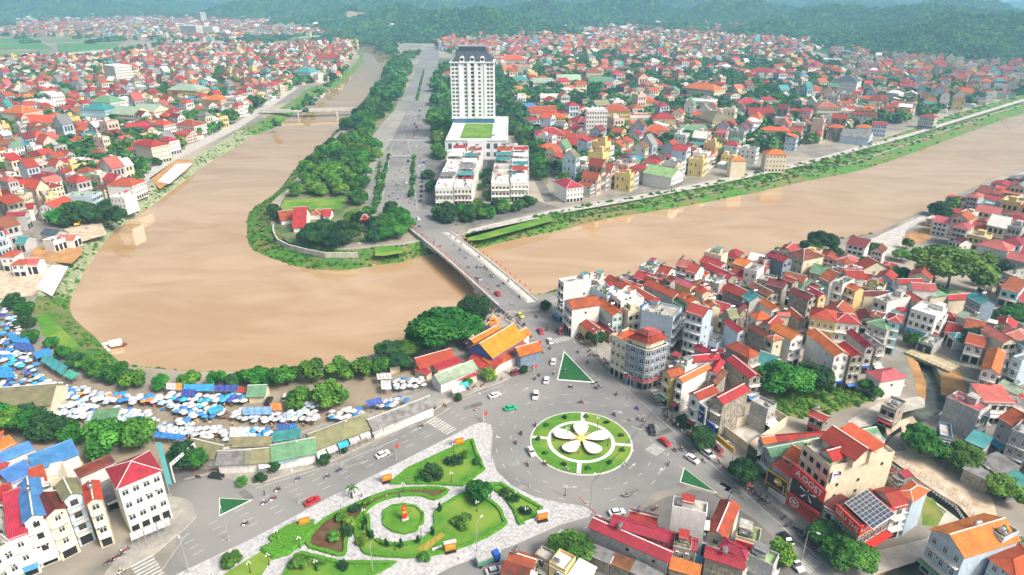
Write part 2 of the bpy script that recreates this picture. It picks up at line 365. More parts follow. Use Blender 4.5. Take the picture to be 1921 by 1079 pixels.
b.obj('creek_wall', label='yellow stone wall lining the walled creek past the riverside houses', cat='retaining wall')
# water
m, n, l, p = nt('river_water')
tc = n.new("ShaderNodeTexCoord"); mp = n.new("ShaderNodeMapping"); mp.inputs['Scale'].default_value = (.022, .05, 1); mp.inputs['Rotation'].default_value = (0, 0, R(12)); l.new(tc.outputs['Object'], mp.inputs[0])
no = n.new("ShaderNodeTexNoise"); no.inputs['Scale'].default_value = .6; no.inputs['Detail'].default_value = 9; no.inputs['Distortion'].default_value = 1.6; l.new(mp.outputs[0], no.inputs['Vector'])
ra = n.new("ShaderNodeValToRGB"); e = ra.color_ramp.elements; e[0].position = .36; e[0].color = (.42, .265, .125, 1); e[1].position = .64; e[1].color = (.51, .35, .20, 1)
l.new(no.outputs[0], ra.inputs[0]); l.new(ra.outputs[0], p.inputs['Base Color'])
p.inputs['Roughness'].default_value = .03; p.inputs['IOR'].default_value = 2.1
n2 = n.new("ShaderNodeTexNoise"); n2.inputs['Scale'].default_value = .35; n2.inputs['Detail'].default_value = 8; l.new(tc.outputs['Object'], n2.inputs['Vector'])
bp = n.new("ShaderNodeBump"); bp.inputs['Strength'].default_value = .06; bp.inputs['Distance'].default_value = .04; l.new(n2.outputs[0], bp.inputs['Height']); l.new(bp.outputs[0], p.inputs['Normal'])
WATER = m
wp = [(p.x, p.y) for p in offs(LW, -3)] + [(far, LW[-1].y-200), (far, RW[-1].y+200)] + [(p.x, p.y) for p in reversed(offs(RW, 3))]
sheet('river_water', wp, WZ, WATER, raw=True)
CWAT = mat('creek_water_surface', (.17, .19, .15), .08, .3, .3, 0)
sheet('creek_water', [(p.x, p.y) for p in offs(CP, 4.4)] + [(p.x, p.y) for p in reversed(offs(CP, -4.4))], -3.0, CWAT, raw=True)
# ---------------------------------------------------------------- surface materials
ASPH = mat('asphalt', (.205, .205, .20), .85, .16, .06, 0, detail=9, col3=(.245, .24, .225), scale3=.02)
ASPD = mat('asphalt_old', (.16, .155, .145), .9, .25, .1, 0, detail=9)
m, n, l, p = nt('paved_stone')
tc = n.new("ShaderNodeTexCoord"); bk = n.new("ShaderNodeTexBrick"); bk.inputs['Scale'].default_value = .55; bk.offset = 0
bk.inputs['Color1'].default_value = (.66, .65, .64, 1); bk.inputs['Color2'].default_value = (.50, .50, .51, 1); bk.inputs['Mortar'].default_value = (.26, .26, .26, 1); bk.inputs['Mortar Size'].default_value = .025
no = n.new("ShaderNodeTexNoise"); no.inputs['Scale'].default_value = 1.2; no.inputs['Detail'].default_value = 8; l.new(tc.outputs['Object'], no.inputs['Vector'])
mp = n.new("ShaderNodeMapping"); mp.inputs['Rotation'].default_value = (0, 0, R(35)); l.new(tc.outputs['Object'], mp.inputs[0]); l.new(mp.outputs[0], bk.inputs['Vector'])
mx = n.new("ShaderNodeMix"); mx.data_type = 'RGBA'; mx.blend_type = 'MULTIPLY'; mx.inputs[0].default_value = .8
r4 = n.new("ShaderNodeValToRGB"); r4.color_ramp.elements[0].position = .35; r4.color_ramp.elements[0].color = (.6, .6, .62, 1); r4.color_ramp.elements[1].position = .6; l.new(no.outputs[0], r4.inputs[0])
l.new(bk.outputs[0], mx.inputs[6]); l.new(r4.outputs[0], mx.inputs[7]); l.new(mx.outputs[2], p.inputs['Base Color']); p.inputs['Roughness'].default_value = .8
PAVE = m
PAVE2 = mat('pavement_concrete', (.36, .34, .30), .9, .25, .25, 0, detail=9, col3=(.26, .25, .23), scale3=.08)
LAWN = mat('lawn', (.10, .27, .015), .95, .4, .3, 0, col2=(.045, .16, .012), detail=9, bump=.25, col3=(.17, .27, .03), scale3=.07)
TURF = mat('painted_turf', (.012, .12, .028), .9, .3, 1.5, 0, detail=8)
HEDGE = mat('hedge', (.09, .30, .012), .95, .5, 2.5, 0, detail=6, bump=.4)
SOIL = mat('soil', (.14, .055, .03), .95, .4, .5, 0, detail=9, col3=(.10, .08, .03), scale3=.25)
DIRT = mat('packed_dirt', (.33, .27, .19), .95, .3, .12, 0, col2=(.20, .17, .13), detail=10)
CLAY = mat('orange_clay', (.52, .30, .10), .95, .3, .15, 0, col2=(.30, .14, .06), detail=10)
SAND = mat('pale_rubble', (.66, .58, .46), .95, .3, .3, 0, col2=(.36, .25, .15), detail=10)
WHITEC = mat('white_slab', (.80, .78, .74), .85, .12, .2, 0, detail=8)
PALEP = mat('pale_gravel', (.58, .55, .49), .95, .3, .35, 0, col2=(.34, .32, .26), detail=10)
KERB = mat('kerb_stone', (.58, .57, .54), .85, .15, 1, 0)
PAINT = mat('road_paint', (.62, .62, .58), .7, .45, .8, 0, col2=(.36, .36, .34), detail=8)
YPAINT = mat('yellow_paint', (.55, .42, .14), .7, .3, .8, 0)
PARKG = mat('park_ground', (.10, .17, .04), .95, .5, .12, 0, col2=(.05, .09, .03), detail=9, col3=(.20, .19, .10), scale3=.06)
WEED = mat('weeds', (.12, .24, .02), .95, .5, .5, 0, col2=(.05, .13, .015), detail=10, bump=.6, col3=(.22, .22, .05), scale3=.12)
sheet('park_ground', [(535,368),(600,335),(640,262),(700,195),(735,120),(762,112),(768,128),(742,205),(718,230),(690,268),(680,330),(684,352),(676,395),(700,425),(768,436),(700,452),(600,466),(540,455),(515,430),(515,400)], .015, PARKG)
sheet('park_ground', [(822,110),(848,110),(848,298),(806,300),(806,190)], .015, PARKG)
sheet('park_ground', [(928,120),(960,130),(1010,262),(1030,345),(1010,350),(985,270),(955,215),(930,190)], .015, PARKG)
sheet('park_ground', [(822,400),(1010,380),(990,395),(905,415),(850,424)], .015, PARKG)
# ---------------------------------------------------------------- roads
sheet('road', [(190,1110),(318,1079),(330,1020),(335,990),(320,960),(322,925),(345,905),(400,890),(480,912),(620,870),(735,815),(850,755),(945,718),(985,695),(1003,668),(1003,640),(985,610),(952,582),(930,566),(1007,560),(1060,612),(1137,693),(1187,728),(1225,735),(1260,722),(1300,700),(1335,680),(1345,690),(1300,730),(1262,762),(1255,790),(1330,855),(1445,960),(1500,1010),(1620,1110),(1540,1110),(1490,1045),(1420,975),(1345,925),(1290,905),(1230,925),(1150,980),(1080,1010),(1000,1052),(930,1110)], .03, ASPH)
sheet('north_road', [(688,400),(690,352),(722,262),(744,206),(772,150),(792,100),(800,88),(820,88),(824,100),(819,140),(806,190),(806,283),(817,330),(827,365),(838,400),(870,448),(800,452),(770,432),(772,402)], .03, ASPH)
# side streets
sheet('side_street', [(312,930),(322,925),(345,905),(400,890),(420,880),(330,880),(300,890)], .05, ASPD)
sheet('riverside_street', [(240,348),(262,352),(330,300),(450,240),(560,165),(552,162),(440,232),(320,290)], .03, CONC)
sheet('riverside_street', [(870,448),(900,440),(1040,402),(1180,378),(1340,347),(1500,312),(1700,258),(1921,190),(1921,185),(1700,252),(1500,305),(1335,340),(1180,370),(1035,395),(880,430)], .03, CONC)
sheet('park_street', [(812,395),(826,400),(870,405),(1010,378),(1050,390),(1010,396),(880,425),(850,420)], .05, ASPD)
sheet('park_street', [(1042,378),(1020,340),(985,270),(960,215),(950,215),(972,270),(1003,340),(1022,380)], .03, ASPD)
sheet('hotel_street', [(790,392),(812,395),(818,385),(806,330),(806,300),(798,300)], .05, ASPD)
sheet('alley', [(1660,520),(1920,660),(1990,700),(2000,690),(1930,650),(1836,560),(1700,500)], .03, CONC)
# pavements with kerbs
def pav(name, poly, m=PAVE2, z=.16): return sheet(name, poly, z, m, thick=.16, skirt=KERB)
pav('pavement', [(215,1079),(290,1040),(350,990),(368,970),(362,945),(345,935),(322,932),(300,935),(180,1100)])
pav('pavement', [(345,900),(400,884),(430,868),(560,815),(700,758),(800,716),(850,700),(935,700),(985,660),(980,620),(930,590),(925,575),(952,584),(985,610),(1001,640),(1001,668),(985,690),(942,716),(848,752),(733,812),(618,867),(478,909),(400,889)])
pav('pavement', [(1012,560),(1060,606),(1140,690),(1188,724),(1222,728),(1255,700),(1330,665),(1322,655),(1220,668),(1150,640),(1065,575),(1040,555)])
pav('pavement', [(1232,777),(1262,764),(1300,740),(1450,860),(1520,930),(1600,1010),(1640,1050),(1640,1110),(1622,1105),(1502,1005),(1447,956),(1332,851)])
sheet('yard_ground', [(1345,928),(1420,978),(1488,1046),(1535,1110),(900,1110),(985,1062),(1080,1014),(1150,984),(1245,935),(1300,918)], .045, ASPD)
sheet('yard_ground', [(1355,815),(1446,782),(1472,800),(1400,850)], .18, PALEP)
pav('park_pavement', [(350,1110),(330,1079),(480,1008),(620,933),(770,858),(889,797),(905,793),(920,797),(924,810),(922,855),(932,885),(960,912),(1000,932),(1050,944),(1095,950),(1110,960),(1105,970),(1050,985),(960,1025),(850,1062),(760,1110)], PAVE, .18)
# kerb strip along the park: pale band
# lawns of the park
def smooth_px(poly, n=3):
    q = [poly[-1]]+list(poly)+[poly[0], poly[1]]; P = smoothline(q, n); return [(p.x, p.y) for p in P[n:n+len(poly)*n]]
def lawn(poly, m=LAWN, z=.30, hedge=True, name='lawn'):
    o = sheet(name, poly, z, m, thick=.14, skirt=KERB)
    return o
HB = []
def hedge_ring(poly, closed=True, w=.55, h=.55, label='clipped low green hedge edging a park lawn'):
    P = [Vector((*G2(*p), 0)) for p in poly]; P = P + [P[0]] if closed else P
    Q = []
    for a, c in zip(P, P[1:]):
        n_ = max(1, int((c-a).length/1.2))
        Q += [a.lerp(c, k/n_) for k in range(n_)]
    Q.append(P[-1]); b = MB(); k = b.mi(HEDGE); rs = []
    for i, p in enumerate(Q):
        t = (Q[min(i+1, len(Q)-1)]-Q[max(i-1, 0)]).normalized(); n_ = Vector((-t.y, t.x, 0))
        a = random.uniform(.85, 1.15)
        rs.append([(*(p+n_*w*a).xy, .28), (*(p+n_*w*.8*a).xy, .28+h*random.uniform(.8, 1.1)), (*(p-n_*w*.8*a).xy, .28+h*random.uniform(.8, 1.1)), (*(p-n_*w*a).xy, .28)])
    for r in rs: b.v += r
    for i in range(len(rs)-1):
        for j in range(3): q = i*4+j; b.f.append((q, q+1, q+5, q+4)); b.m.append(k)
    o = b.obj('hedge', cat='hedge'); HB.append((o, Q[0])); o['label'] = label; return o
PK = dict(
 north=[(733,908),(770,880),(820,857),(886,827),(893,850),(908,882),(866,912),(800,908)],
 soil=[(577,1022),(600,985),(640,962),(700,935),(745,922),(800,918),(840,922),(815,938),(790,930),(745,932),(705,945),(672,975),(650,1010),(645,1042),(612,1036)],
 big=[(668,1000),(672,985),(690,968),(693,1000),(712,1018),(740,1024),(775,1020),(805,1008),(818,985),(820,960),(870,930),(905,935),(935,955),(944,975),(944,988),(880,1022),(790,1045),(700,1042),(680,1030)],
 east=[(915,912),(940,910),(985,938),(1016,955),(1012,962),(975,985),(966,960),(945,930)],
 south=[(420,1079),(500,1030),(575,990),(555,1010),(520,1035),(505,1060),(480,1100),(400,1100)],
 south2=[(530,1090),(545,1060),(565,1040),(640,1058),(740,1058),(660,1100)])
for _k in ('soil', 'big'): PK[_k] = smooth_px(PK[_k])
lawn(PK['north']); lawn(PK['soil'], SOIL, name='flower_bed'); lawn(PK['big']); lawn(PK['east']); lawn(PK['south']); lawn(PK['south2'])
lawn([(720,962),(735,951),(757,948),(780,952),(793,965),(794,980),(782,996),(760,1003),(737,998),(720,985)])
for k, (a, lb) in enumerate((('north', 'low green hedge round the northern triangular park lawn'), ('soil', 'bright low hedge round the brown flower bed in the park'), ('big', 'low hedge round the big park lawn beside the circular plaza'), ('east', 'low hedge round the narrow park lawn near the roundabout'), ('south2', 'low hedge round the park lawn at the southern corner'))):
    hedge_ring(PK[a], label=lb)
hedge_ring([(512,1022),(545,1003),(577,990),(560,1010),(520,1036)], w=3, h=.9, label='wide bright green hedge mass at the western park edge')
hedge_ring([(720,962),(735,951),(757,948),(780,952),(793,965),(794,980),(782,996),(760,1003),(737,998),(720,985)], w=.4, h=.4, label='low hedge ring round the central circular lawn with the red sign')
# ---------------------------------------------------------------- roundabout
def circ(cx, cy, r, n=64): return [(cx+r*math.cos(2*math.pi*k/n), cy+r*math.sin(2*math.pi*k/n)) for k in range(n)]
RB = G(1090, 829); RBX, RBY = RB.x, RB.y; RR = 15.3
sheet('island_kerb', circ(RBX, RBY, RR+.3), .18, KERB, raw=True, thick=.18)
sheet('island_lawn', circ(RBX, RBY, RR-.25), .26, LAWN, raw=True, thick=.1)
def ring(name, cx, cy, r0, r1, z, m, n=72):
    b = MB()
    for k in range(n):
        a, c = 2*math.pi*k/n, 2*math.pi*(k+1)/n
        b.face([(cx+r0*math.cos(a), cy+r0*math.sin(a), z), (cx+r1*math.cos(a), cy+r1*math.sin(a), z), (cx+r1*math.cos(c), cy+r1*math.sin(c), z), (cx+r0*math.cos(c), cy+r0*math.sin(c), z)], m)
    return b.obj(name, kind='structure')
ring('island_path', RBX, RBY, 9.2, 10.3, .32, WHITEC)
ring('plaza_path', *G2(757,976), 5.4, 9.2, .22, PAVE)
for a in (0, 90, 180, 270):
    t = R(a-8); c, s = math.cos(t), math.sin(t); q = [(10.2, -.6), (RR-.4, -.6), (RR-.4, .6), (10.2, .6)]
    sheet('island_path', [(RBX+x*c-y*s, RBY+x*s+y*c) for x, y in q], .31, WHITEC, raw=True)
for pl, z in (([(1059,662),(1047,712),(1112,717)], .2), ([(1284,880),(1277,905),(1342,924)], .2), ([(413,936),(413,967),(470,939)], .2)):
    cx = sum(p[0] for p in pl)/3; cy = sum(p[1] for p in pl)/3
    sheet('traffic_island', [(cx+(x-cx)*1.09, cy+(y-cy)*1.09) for x, y in pl], .16, WHITEC, thick=.16)
    sheet('island_turf', pl, .2, TURF)
# other lots
sheet('market_ground', [(-60,560),(40,560),(60,640),(130,700),(230,735),(420,715),(780,690),(800,712),(700,756),(560,812),(430,864),(345,895),(300,880),(140,860),(-60,830)], .02, DIRT)
sheet('temple_yard', [(775,690),(790,640),(850,600),(915,580),(925,592),(978,622),(983,658),(935,698),(850,698)], .03, PAVE2)
sheet('dirt_lot', [(60,470),(100,455),(150,458),(155,475),(135,495),(80,490),(50,500)], .03, CLAY)
sheet('dirt_lot', [(-40,520),(60,490),(110,500),(95,525),(60,555),(0,560),(-40,560)], .02, SAND)
sheet('dirt_lot', [(280,335),(330,300),(365,300),(350,320),(300,355)], .03, CLAY)
sheet('concrete_slab', [(68,540),(98,497),(128,500),(98,556)], .06, WHITEC, thick=.05)
sheet('concrete_slab', [(296,340),(330,308),(362,306),(318,345)], .06, WHITEC, thick=.05)
sheet('concrete_slab', [(120,430),(190,415),(200,440),(150,455)], .04, SAND)
sheet('grass_field', [(66,592),(90,590),(125,625),(150,650),(140,662),(105,650),(80,630)], .03, LAWN)
sheet('grass_field', [(533,375),(648,371),(640,392),(530,393)], .03, LAWN)
sheet('grass_field', [(868,440),(1032,405),(1040,414),(905,450),(880,452)], .03, LAWN)
sheet('grass_field', [(703,462),(752,462),(757,474),(722,480),(703,480)], .03, LAWN)
sheet('weed_lot', [(1452,738),(1500,725),(1600,730),(1650,740),(1640,752),(1560,775),(1500,785),(1455,775)], .03, WEED)
sheet('weed_lot', [(1730,930),(1750,935),(1770,965),(1758,990),(1730,985)], .03, WEED)
sheet('creek_path', [(1655,850),(1700,845),(1690,800),(1665,818),(1660,800),(1712,780),(1760,850),(1860,930),(1880,1000),(1850,1010),(1822,975),(1800,950),(1730,905)], .02, SAND)
sheet('creek_path', [(1626,860),(1650,868),(1700,905),(1760,945),(1800,975),(1812,1000),(1770,1035),(1700,1060),(1640,1079),(1600,1079),(1620,1040),(1740,1010),(1775,960),(1720,920),(1640,890)], .02, PALEP)
sheet('creek_path', [(1590,790),(1650,755),(1735,742),(1735,764),(1680,778),(1640,795),(1612,815)], .02, PALEP)
sheet('clay_bank', [(1700,665),(1722,680),(1738,720),(1736,750),(1722,742),(1712,700)], .04, CLAY)
sheet('clay_bank', [(1765,700),(1800,695),(1815,735),(1790,745),(1765,740)], .04, CLAY)
sheet('river_works', [(1610,455),(1640,446),(1740,400),(1921,322),(1921,330),(1770,392),(1700,432),(1690,470),(1660,478),(1615,470)], .03, CONC)
sheet('river_works', [(1692,445),(1760,415),(1745,450),(1700,462)], .05, CLAY)
FG = mat('rice_field', (.10, .27, .06), .95, .3, .02, 0, col2=(.05, .16, .05), detail=6)
FG2 = mat('dry_field', (.20, .28, .10), .95, .3, .02, 0, col2=(.12, .2, .07))
random.seed(3)
for k, pl in enumerate(([(-200,74),(60,71),(70,79),(-200,83)], [(75,72),(200,73),(240,80),(90,80)], [(-200,85),(80,81),(100,92),(-200,97)], [(105,82),(230,82),(190,100),(110,98)], [(-200,99),(95,95),(90,104),(-200,115)], [(640,64),(520,66),(540,80),(640,76)], [(270,88),(340,84),(320,95),(250,98)])):
    sheet('field', pl, .3, (FG, FG2, FG)[k % 3])
sheet('far_road', [(110,101),(330,82),(480,74),(640,64),(640,66),(480,77),(335,85),(112,105)], .5, CONC)
# ---------------------------------------------------------------- markings
def stripe(b, p, q, w_, m, z=.045):
    p = Vector((*G2(*p), 0)); q = Vector((*G2(*q), 0)); t = (q-p).normalized(); n_ = Vector((-t.y, t.x, 0))*w_/2
    b.face([(*(p-n_).xy, z), (*(q-n_).xy, z), (*(q+n_).xy, z), (*(p+n_).xy, z)], m)
def dashes(b, p, q, on=2.4, off=4.5, w_=.15, m=PAINT):
    P = Vector((*G2(*p), 0)); Q = Vector((*G2(*q), 0)); L = (Q-P).length; t = (Q-P)/L; n_ = Vector((-t.y, t.x, 0))*w_/2; s = 0
    while s+on < L:
        a = P+t*s; c = P+t*(s+on); b.face([(*(a-n_).xy, .045), (*(c-n_).xy, .045), (*(c+n_).xy, .045), (*(a+n_).xy, .045)], m); s += on+off
def zebra(b, p, q, wid, n_, m=PAINT):
    """n bars between p and q (across the road), each wid metres long along the traffic"""
    P = Vector((*G2(*p), 0)); Q = Vector((*G2(*q), 0)); t = (Q-P).normalized(); L = (Q-P).length; c = Vector((-t.y, t.x, 0))*wid/2
    for k in range(n_):
        a = P+t*(L*(k+.15)/n_); d = P+t*(L*(k+.65)/n_); b.face([(*(a-c).xy, .046), (*(d-c).xy, .046), (*(d+c).xy, .046), (*(a+c).xy, .046)], m)
mk = MB()
for f in (.2, .4, .6, .8):
    a = (300+f*(360-300)-20+90*f, 1040-f*0); dashes(mk, (330+f*40, 1000+f*52), (870+f*22, 742+f*42))
stripe(mk, (300,1075), (352,1000), .15, PAINT)
stripe(mk, (480,916), (623,872), .2, PAINT); stripe(mk, (640,868), (760,818), .2, PAINT); stripe(mk, (770,812), (845,765), .2, PAINT); stripe(mk, (860,752), (944,722), .2, PAINT)
stripe(mk, (1232,781), (1443,966), .2, PAINT); stripe(mk, (1443,966), (1600,1105), .2, PAINT)
stripe(mk, (1140,700), (1230,778), .15, PAINT)
for f in (.3, .6): dashes(mk, (1225+60*f, 870-75*f), (1500+85*f, 1100-72*f))
dashes(mk, (1040,640), (1120,712)); dashes(mk, (1075,640), (1145,705))
dashes(mk, (960,1045), (1200,950)); dashes(mk, (940,740), (985,712))
zebra(mk, (808,787), (849,811), 4.2, 9); zebra(mk, (262,1046), (292,1094), 5, 9); zebra(mk, (1218,838), (1240,850), 4.5, 7); zebra(mk, (1040,640), (1075,632), 3.5, 8)
zebra(mk, (1507,1068), (1530,1048), 3.5, 7); zebra(mk, (1045,1000), (1060,1008), 3.5, 3); zebra(mk, (1228,730), (1250,768), 3, 6)
for r in (21.5, 26.0):
    for k in range(46):
        if k % 2: continue
        a, c = 2*math.pi*k/46, 2*math.pi*(k+.55)/46
        P = [(RBX+(r+s)*math.cos(t), RBY+(r+s)*math.sin(t)) for s, t in ((-.08, a), (-.08, c), (.08, c), (.08, a))]
        px, py = PX((*P[0], 0))
        if py < 955: mk.face([(*p_, .045) for p_ in reversed(P)], PAINT)
# arrows
for px, py, dx, dy in ((1060,915,40,-3),(1180,880,18,-16),(1235,890,12,-20),(1150,770,20,6),(1185,800,22,8),(980,735,14,-10),(1180,835,10,14)):
    P = Vector((*G2(px, py), 0)); t = (Vector((*G2(px+dx, py+dy), 0))-P).normalized(); c = Vector((-t.y, t.x, 0))
    mk.face([(*(P-c*.1).xy, .046), (*(P+t*2.2-c*.1).xy, .046), (*(P+t*2.2+c*.1).xy, .046), (*(P+c*.1).xy, .046)], PAINT)
    mk.face([(*(P+t*2.2-c*.45).xy, .046), (*(P+t*3.6).xy, .046), (*(P+t*2.2+c*.45).xy, .046)], PAINT)
# boulevard lanes
for f in (.25, .5, .75): dashes(mk, (735+40*f-2, 380), (797+18*f, 110), 4, 8, .25)
stripe(mk, (783,395), (765,262), .25, PAINT); stripe(mk, (716,380), (736,270), .25, PAINT)
zebra(mk, (735,292), (768,292), 4, 12); zebra(mk, (722,262), (800,264), 4, 20)
mk.obj('road_markings', kind='structure')
pr = random.Random(21); PATCH = (mat('asphalt_patch', (.165, .162, .155), .9, .2, .3, 0, detail=9), mat('asphalt_patch_pale', (.26, .255, .24), .9, .2, .3, 0, detail=9)); pt_ = MB()
for q in range(46):
    px, py = pr.choice(((pr.uniform(350, 900), None), (pr.uniform(940, 1280), pr.uniform(720, 930)), (pr.uniform(1150, 1500), None), (pr.uniform(960, 1130), None)))
    if py is None: py = 985-(px-350)*.44+pr.uniform(-18, 30) if px < 930 else (610+(px-1000)*.85+pr.uniform(0, 22) if px < 1140 else 720+(px-1150)*.86+pr.uniform(0, 30))
    p = G(px, py); a = pr.choice((.45, -.75, .5)) ; L_, W_ = pr.uniform(.5, 4.5), pr.uniform(.35, 1.3); u_, v_ = Vector((math.cos(a), math.sin(a), 0)), Vector((-math.sin(a), math.cos(a), 0))
    if (p.x-RBX)**2+(p.y-RBY)**2 < 17**2 or py > 950: continue
    pt_.face([(*(p+u_*L_*sx*pr.uniform(.85, 1)+v_*W_*sy*pr.uniform(.8, 1)).xy, .041) for sx, sy in ((-1, -1), (1, -1), (1, 1), (-1, 1))], pr.choice(PATCH))
pt_.obj('road_patches', kind='structure')
for pl in ([(770,865),(778,868),(895,803),(888,800)],): pass
# boulevard medians
for pl in ([(708,385),(712,385),(733,285),(729,285)], [(768,372),(776,372),(779,290),(775,290)], [(779,190),(785,190),(798,128),(795,128)], [(700,400),(704,398),(716,300),(712,300)]):
    sheet('median_strip', pl, .3, WEED, thick=.3, skirt=KERB)
pav('plaza_pavement', [(690,268),(718,230),(742,205),(760,212),(735,262),(715,290),(695,330),(680,330)], PAVE2)
# stepped terrace down to the river beside the bridge
b = MB()
A0, A1, B1, B0 = G(672,455,0), G(703,455,0), G(704,498,WZ), G(676,500,WZ)
N = 9
for k in range(N):
    t0, t1 = k/N, (k+1)/N; z = -5.2*k/N+.1
    q = [A0.lerp(B0, t0), A1.lerp(B1, t0), A1.lerp(B1, t1), A0.lerp(B0, t1)]
    b.prism([(p.x, p.y) for p in q][::-1], -6, z, CONC)
b.obj('river_steps', label='wide pale concrete steps going down to the river beside the bridge', cat='steps')
# ================================================================ buildings
WMESH = {}
def window_mesh(w_, h_, st):
    k = (round(w_, 1), round(h_, 1), st)
    if k in WMESH: return WMESH[k]
    w_, h_ = k[0], k[1]; b = MB(); fr = {'w': FRAME, 'b': BROWN, 'd': DARK}[st]; t = .09
    b.box(-w_/2, w_/2, -.03, .0, 0, h_, GLASS if st != 'd' else DARK)
    for x in ((-w_/2, -w_/2+t), (w_/2-t, w_/2)) + (((-t/2, t/2),) if w_ > .9 else ()): b.box(x[0], x[1], -.08, -.03, 0, h_, fr)
    b.box(-w_/2, w_/2, -.10, -.03, -.1, .0, FRAME if st != 'd' else CONC); b.box(-w_/2+t, w_/2-t, -.08, -.03, h_-t, h_, fr)
    if h_ > 1.3: b.box(-w_/2+t, w_/2-t, -.075, -.03, h_*.68, h_*.68+.06, fr)
    WMESH[k] = b.mesh('window'); return WMESH[k]
TANKM = None
def tank_mesh():
    global TANKM
    if TANKM is None:
        b = MB()
        for x, y in ((-.4, -.4), (.4, -.4), (.4, .4), (-.4, .4)): b.tube((x, y, 0), (x, y, .7), .04, .04, CONC, 4)
        i = len(b.v); o = MB(); o.lathe([(0, -.85), (.5, -.75), (.55, -.7), (.55, .7), (.5, .75), (0, .85)], STEEL, 12)
        from mathutils import Matrix
        b.add(o, Matrix.Translation((0, 0, 1.2)) @ Matrix.Rotation(math.pi/2, 4, 'X')); TANKM = b.mesh('water_tank')
    return TANKM
RAILM = {}
def rail_mesh(L):
    k = round(L, 1)
    if k not in RAILM:
        b = MB(); m = random.choice((FRAME, STEEL, FRAME)); b.box(0, k, 0, .06, .9, 1.0, m)
        n_ = max(2, int(k/.45))
        for i in range(n_+1): x = k*i/n_; b.box(max(0, x-.04), min(k, x+.04), .01, .05, 0, .9, m)
        RAILM[k] = b.mesh('railing')
    return RAILM[k]
def slope(b, a, c, d, e, m, th=.14):
    """one roof slope a-b eave, c-d ridge (a,c,d,e in order), with thickness and metre UVs"""
    a, c, d, e = map(Vector, (a, c, d, e)); L = (c-a).length; S = (e-a).length
    off = (d-c).dot((c-a).normalized()); off2 = (e-a).dot((c-a).normalized())
    uv = [(0, 0), (L, 0), (L+off, S), (off2, S)]
    b.face([a, c, d, e], m, uv)
    z = Vector((0, 0, -th)); b.face([a+z, c+z, c, a], m, [(0, 0), (L, 0), (L, .1), (0, .1)]); b.face([c+z, d+z, d, c], m); b.face([e+z, a+z, a, e], m); b.face([e+z, d+z, c+z, a+z], m)
def roof_mesh(w, d, h, kind, m, rise=None, ov=.45, cap=None):
    b = MB(); cap = cap or m
    if kind == 'g':
        r = rise or d*.26; x0, x1, y0, y1 = -ov, w+ov, -ov, d+ov; z0 = h-ov*r/(d/2)
        slope(b, (x0, y0, z0), (x1, y0, z0), (x1, d/2, h+r), (x0, d/2, h+r), m); slope(b, (x1, y1, z0), (x0, y1, z0), (x0, d/2, h+r), (x1, d/2, h+r), m)
        b.box(x0, x1, d/2-.14, d/2+.14, h+r-.02, h+r+.1, cap)
    elif kind == 'p':
        r = rise or w*.28; x0, x1, y0, y1 = -ov, w+ov, -ov, d+ov; z0 = h-ov*r/(w/2)
        slope(b, (x0, y1, z0), (x0, y0, z0), (w/2, y0, h+r), (w/2, y1, h+r), m); slope(b, (x1, y0, z0), (x1, y1, z0), (w/2, y1, h+r), (w/2, y0, h+r), m)
        b.box(w/2-.14, w/2+.14, y0, y1, h+r-.02, h+r+.1, cap)
    elif kind == 'h':
        s = min(w, d); r = rise or s*.27; x0, x1, y0, y1 = -ov, w+ov, -ov, d+ov; z0 = h
        i = s/2+ov if abs(w-d) > .3 else s/2+ov-.05
        if w >= d: p, q = (x0+i, d/2, h+r), (x1-i, d/2, h+r)
        else: p, q = (w/2, y0+i, h+r), (w/2, y1-i, h+r)
        if w >= d:
            slope(b, (x0, y0, z0), (x1, y0, z0), q, p, m); slope(b, (x1, y1, z0), (x0, y1, z0), p, q, m)
            b.face([(x0, y1, z0), (x0, y0, z0), p], m, [(0, 0), (d, 0), (d/2, s/2)]); b.face([(x1, y0, z0), (x1, y1, z0), q], m, [(0, 0), (d, 0), (d/2, s/2)])
        else:
            slope(b, (x0, y1, z0), (x0, y0, z0), p, q, m); slope(b, (x1, y0, z0), (x1, y1, z0), q, p, m)
            b.face([(x0, y0, z0), (x1, y0, z0), p], m, [(0, 0), (w, 0), (w/2, s/2)]); b.face([(x1, y1, z0), (x0, y1, z0), q], m, [(0, 0), (w, 0), (w/2, s/2)])
        for c in ((x0, y0), (x1, y0), (x1, y1), (x0, y1)):
            e = p if (Vector((*c, h))-Vector(p)).length < (Vector((*c, h))-Vector(q)).length else q; b.tube((*c, z0), e, .1, .1, cap, 5)
        b.tube(p, q, .12, .12, cap, 5)
    elif kind == 's':
        r = rise or d*.16; ov = min(ov, .3)
        slope(b, (-ov, -ov, h-.05), (w+ov, -ov, h-.05), (w+ov, d+ov, h+r), (-ov, d+ov, h+r), m)
    elif kind == 'f':
        b.face([(.15, .15, h+.05), (w-.15, .15, h+.05), (w-.15, d-.15, h+.05), (.15, d-.15, h+.05)], m, [(0, 0), (w, 0), (w, d), (0, d)])
    return b
OCC = []
def occupied(x, y, r=0):
    for ox, oy, orr in OCC:
        if (ox-x)**2+(oy-y)**2 < (orr+r)**2: return True
    return False
FLW = {1: 'single-storey', 2: 'two-storey', 3: 'three-storey', 4: 'four-storey', 5: 'five-storey', 6: 'six-storey', 7: 'seven-storey', 8: 'eight-storey', 9: 'nine-storey'}
KW = dict(g='gabled', p='gabled', h='hipped', f='flat', s='sloping')
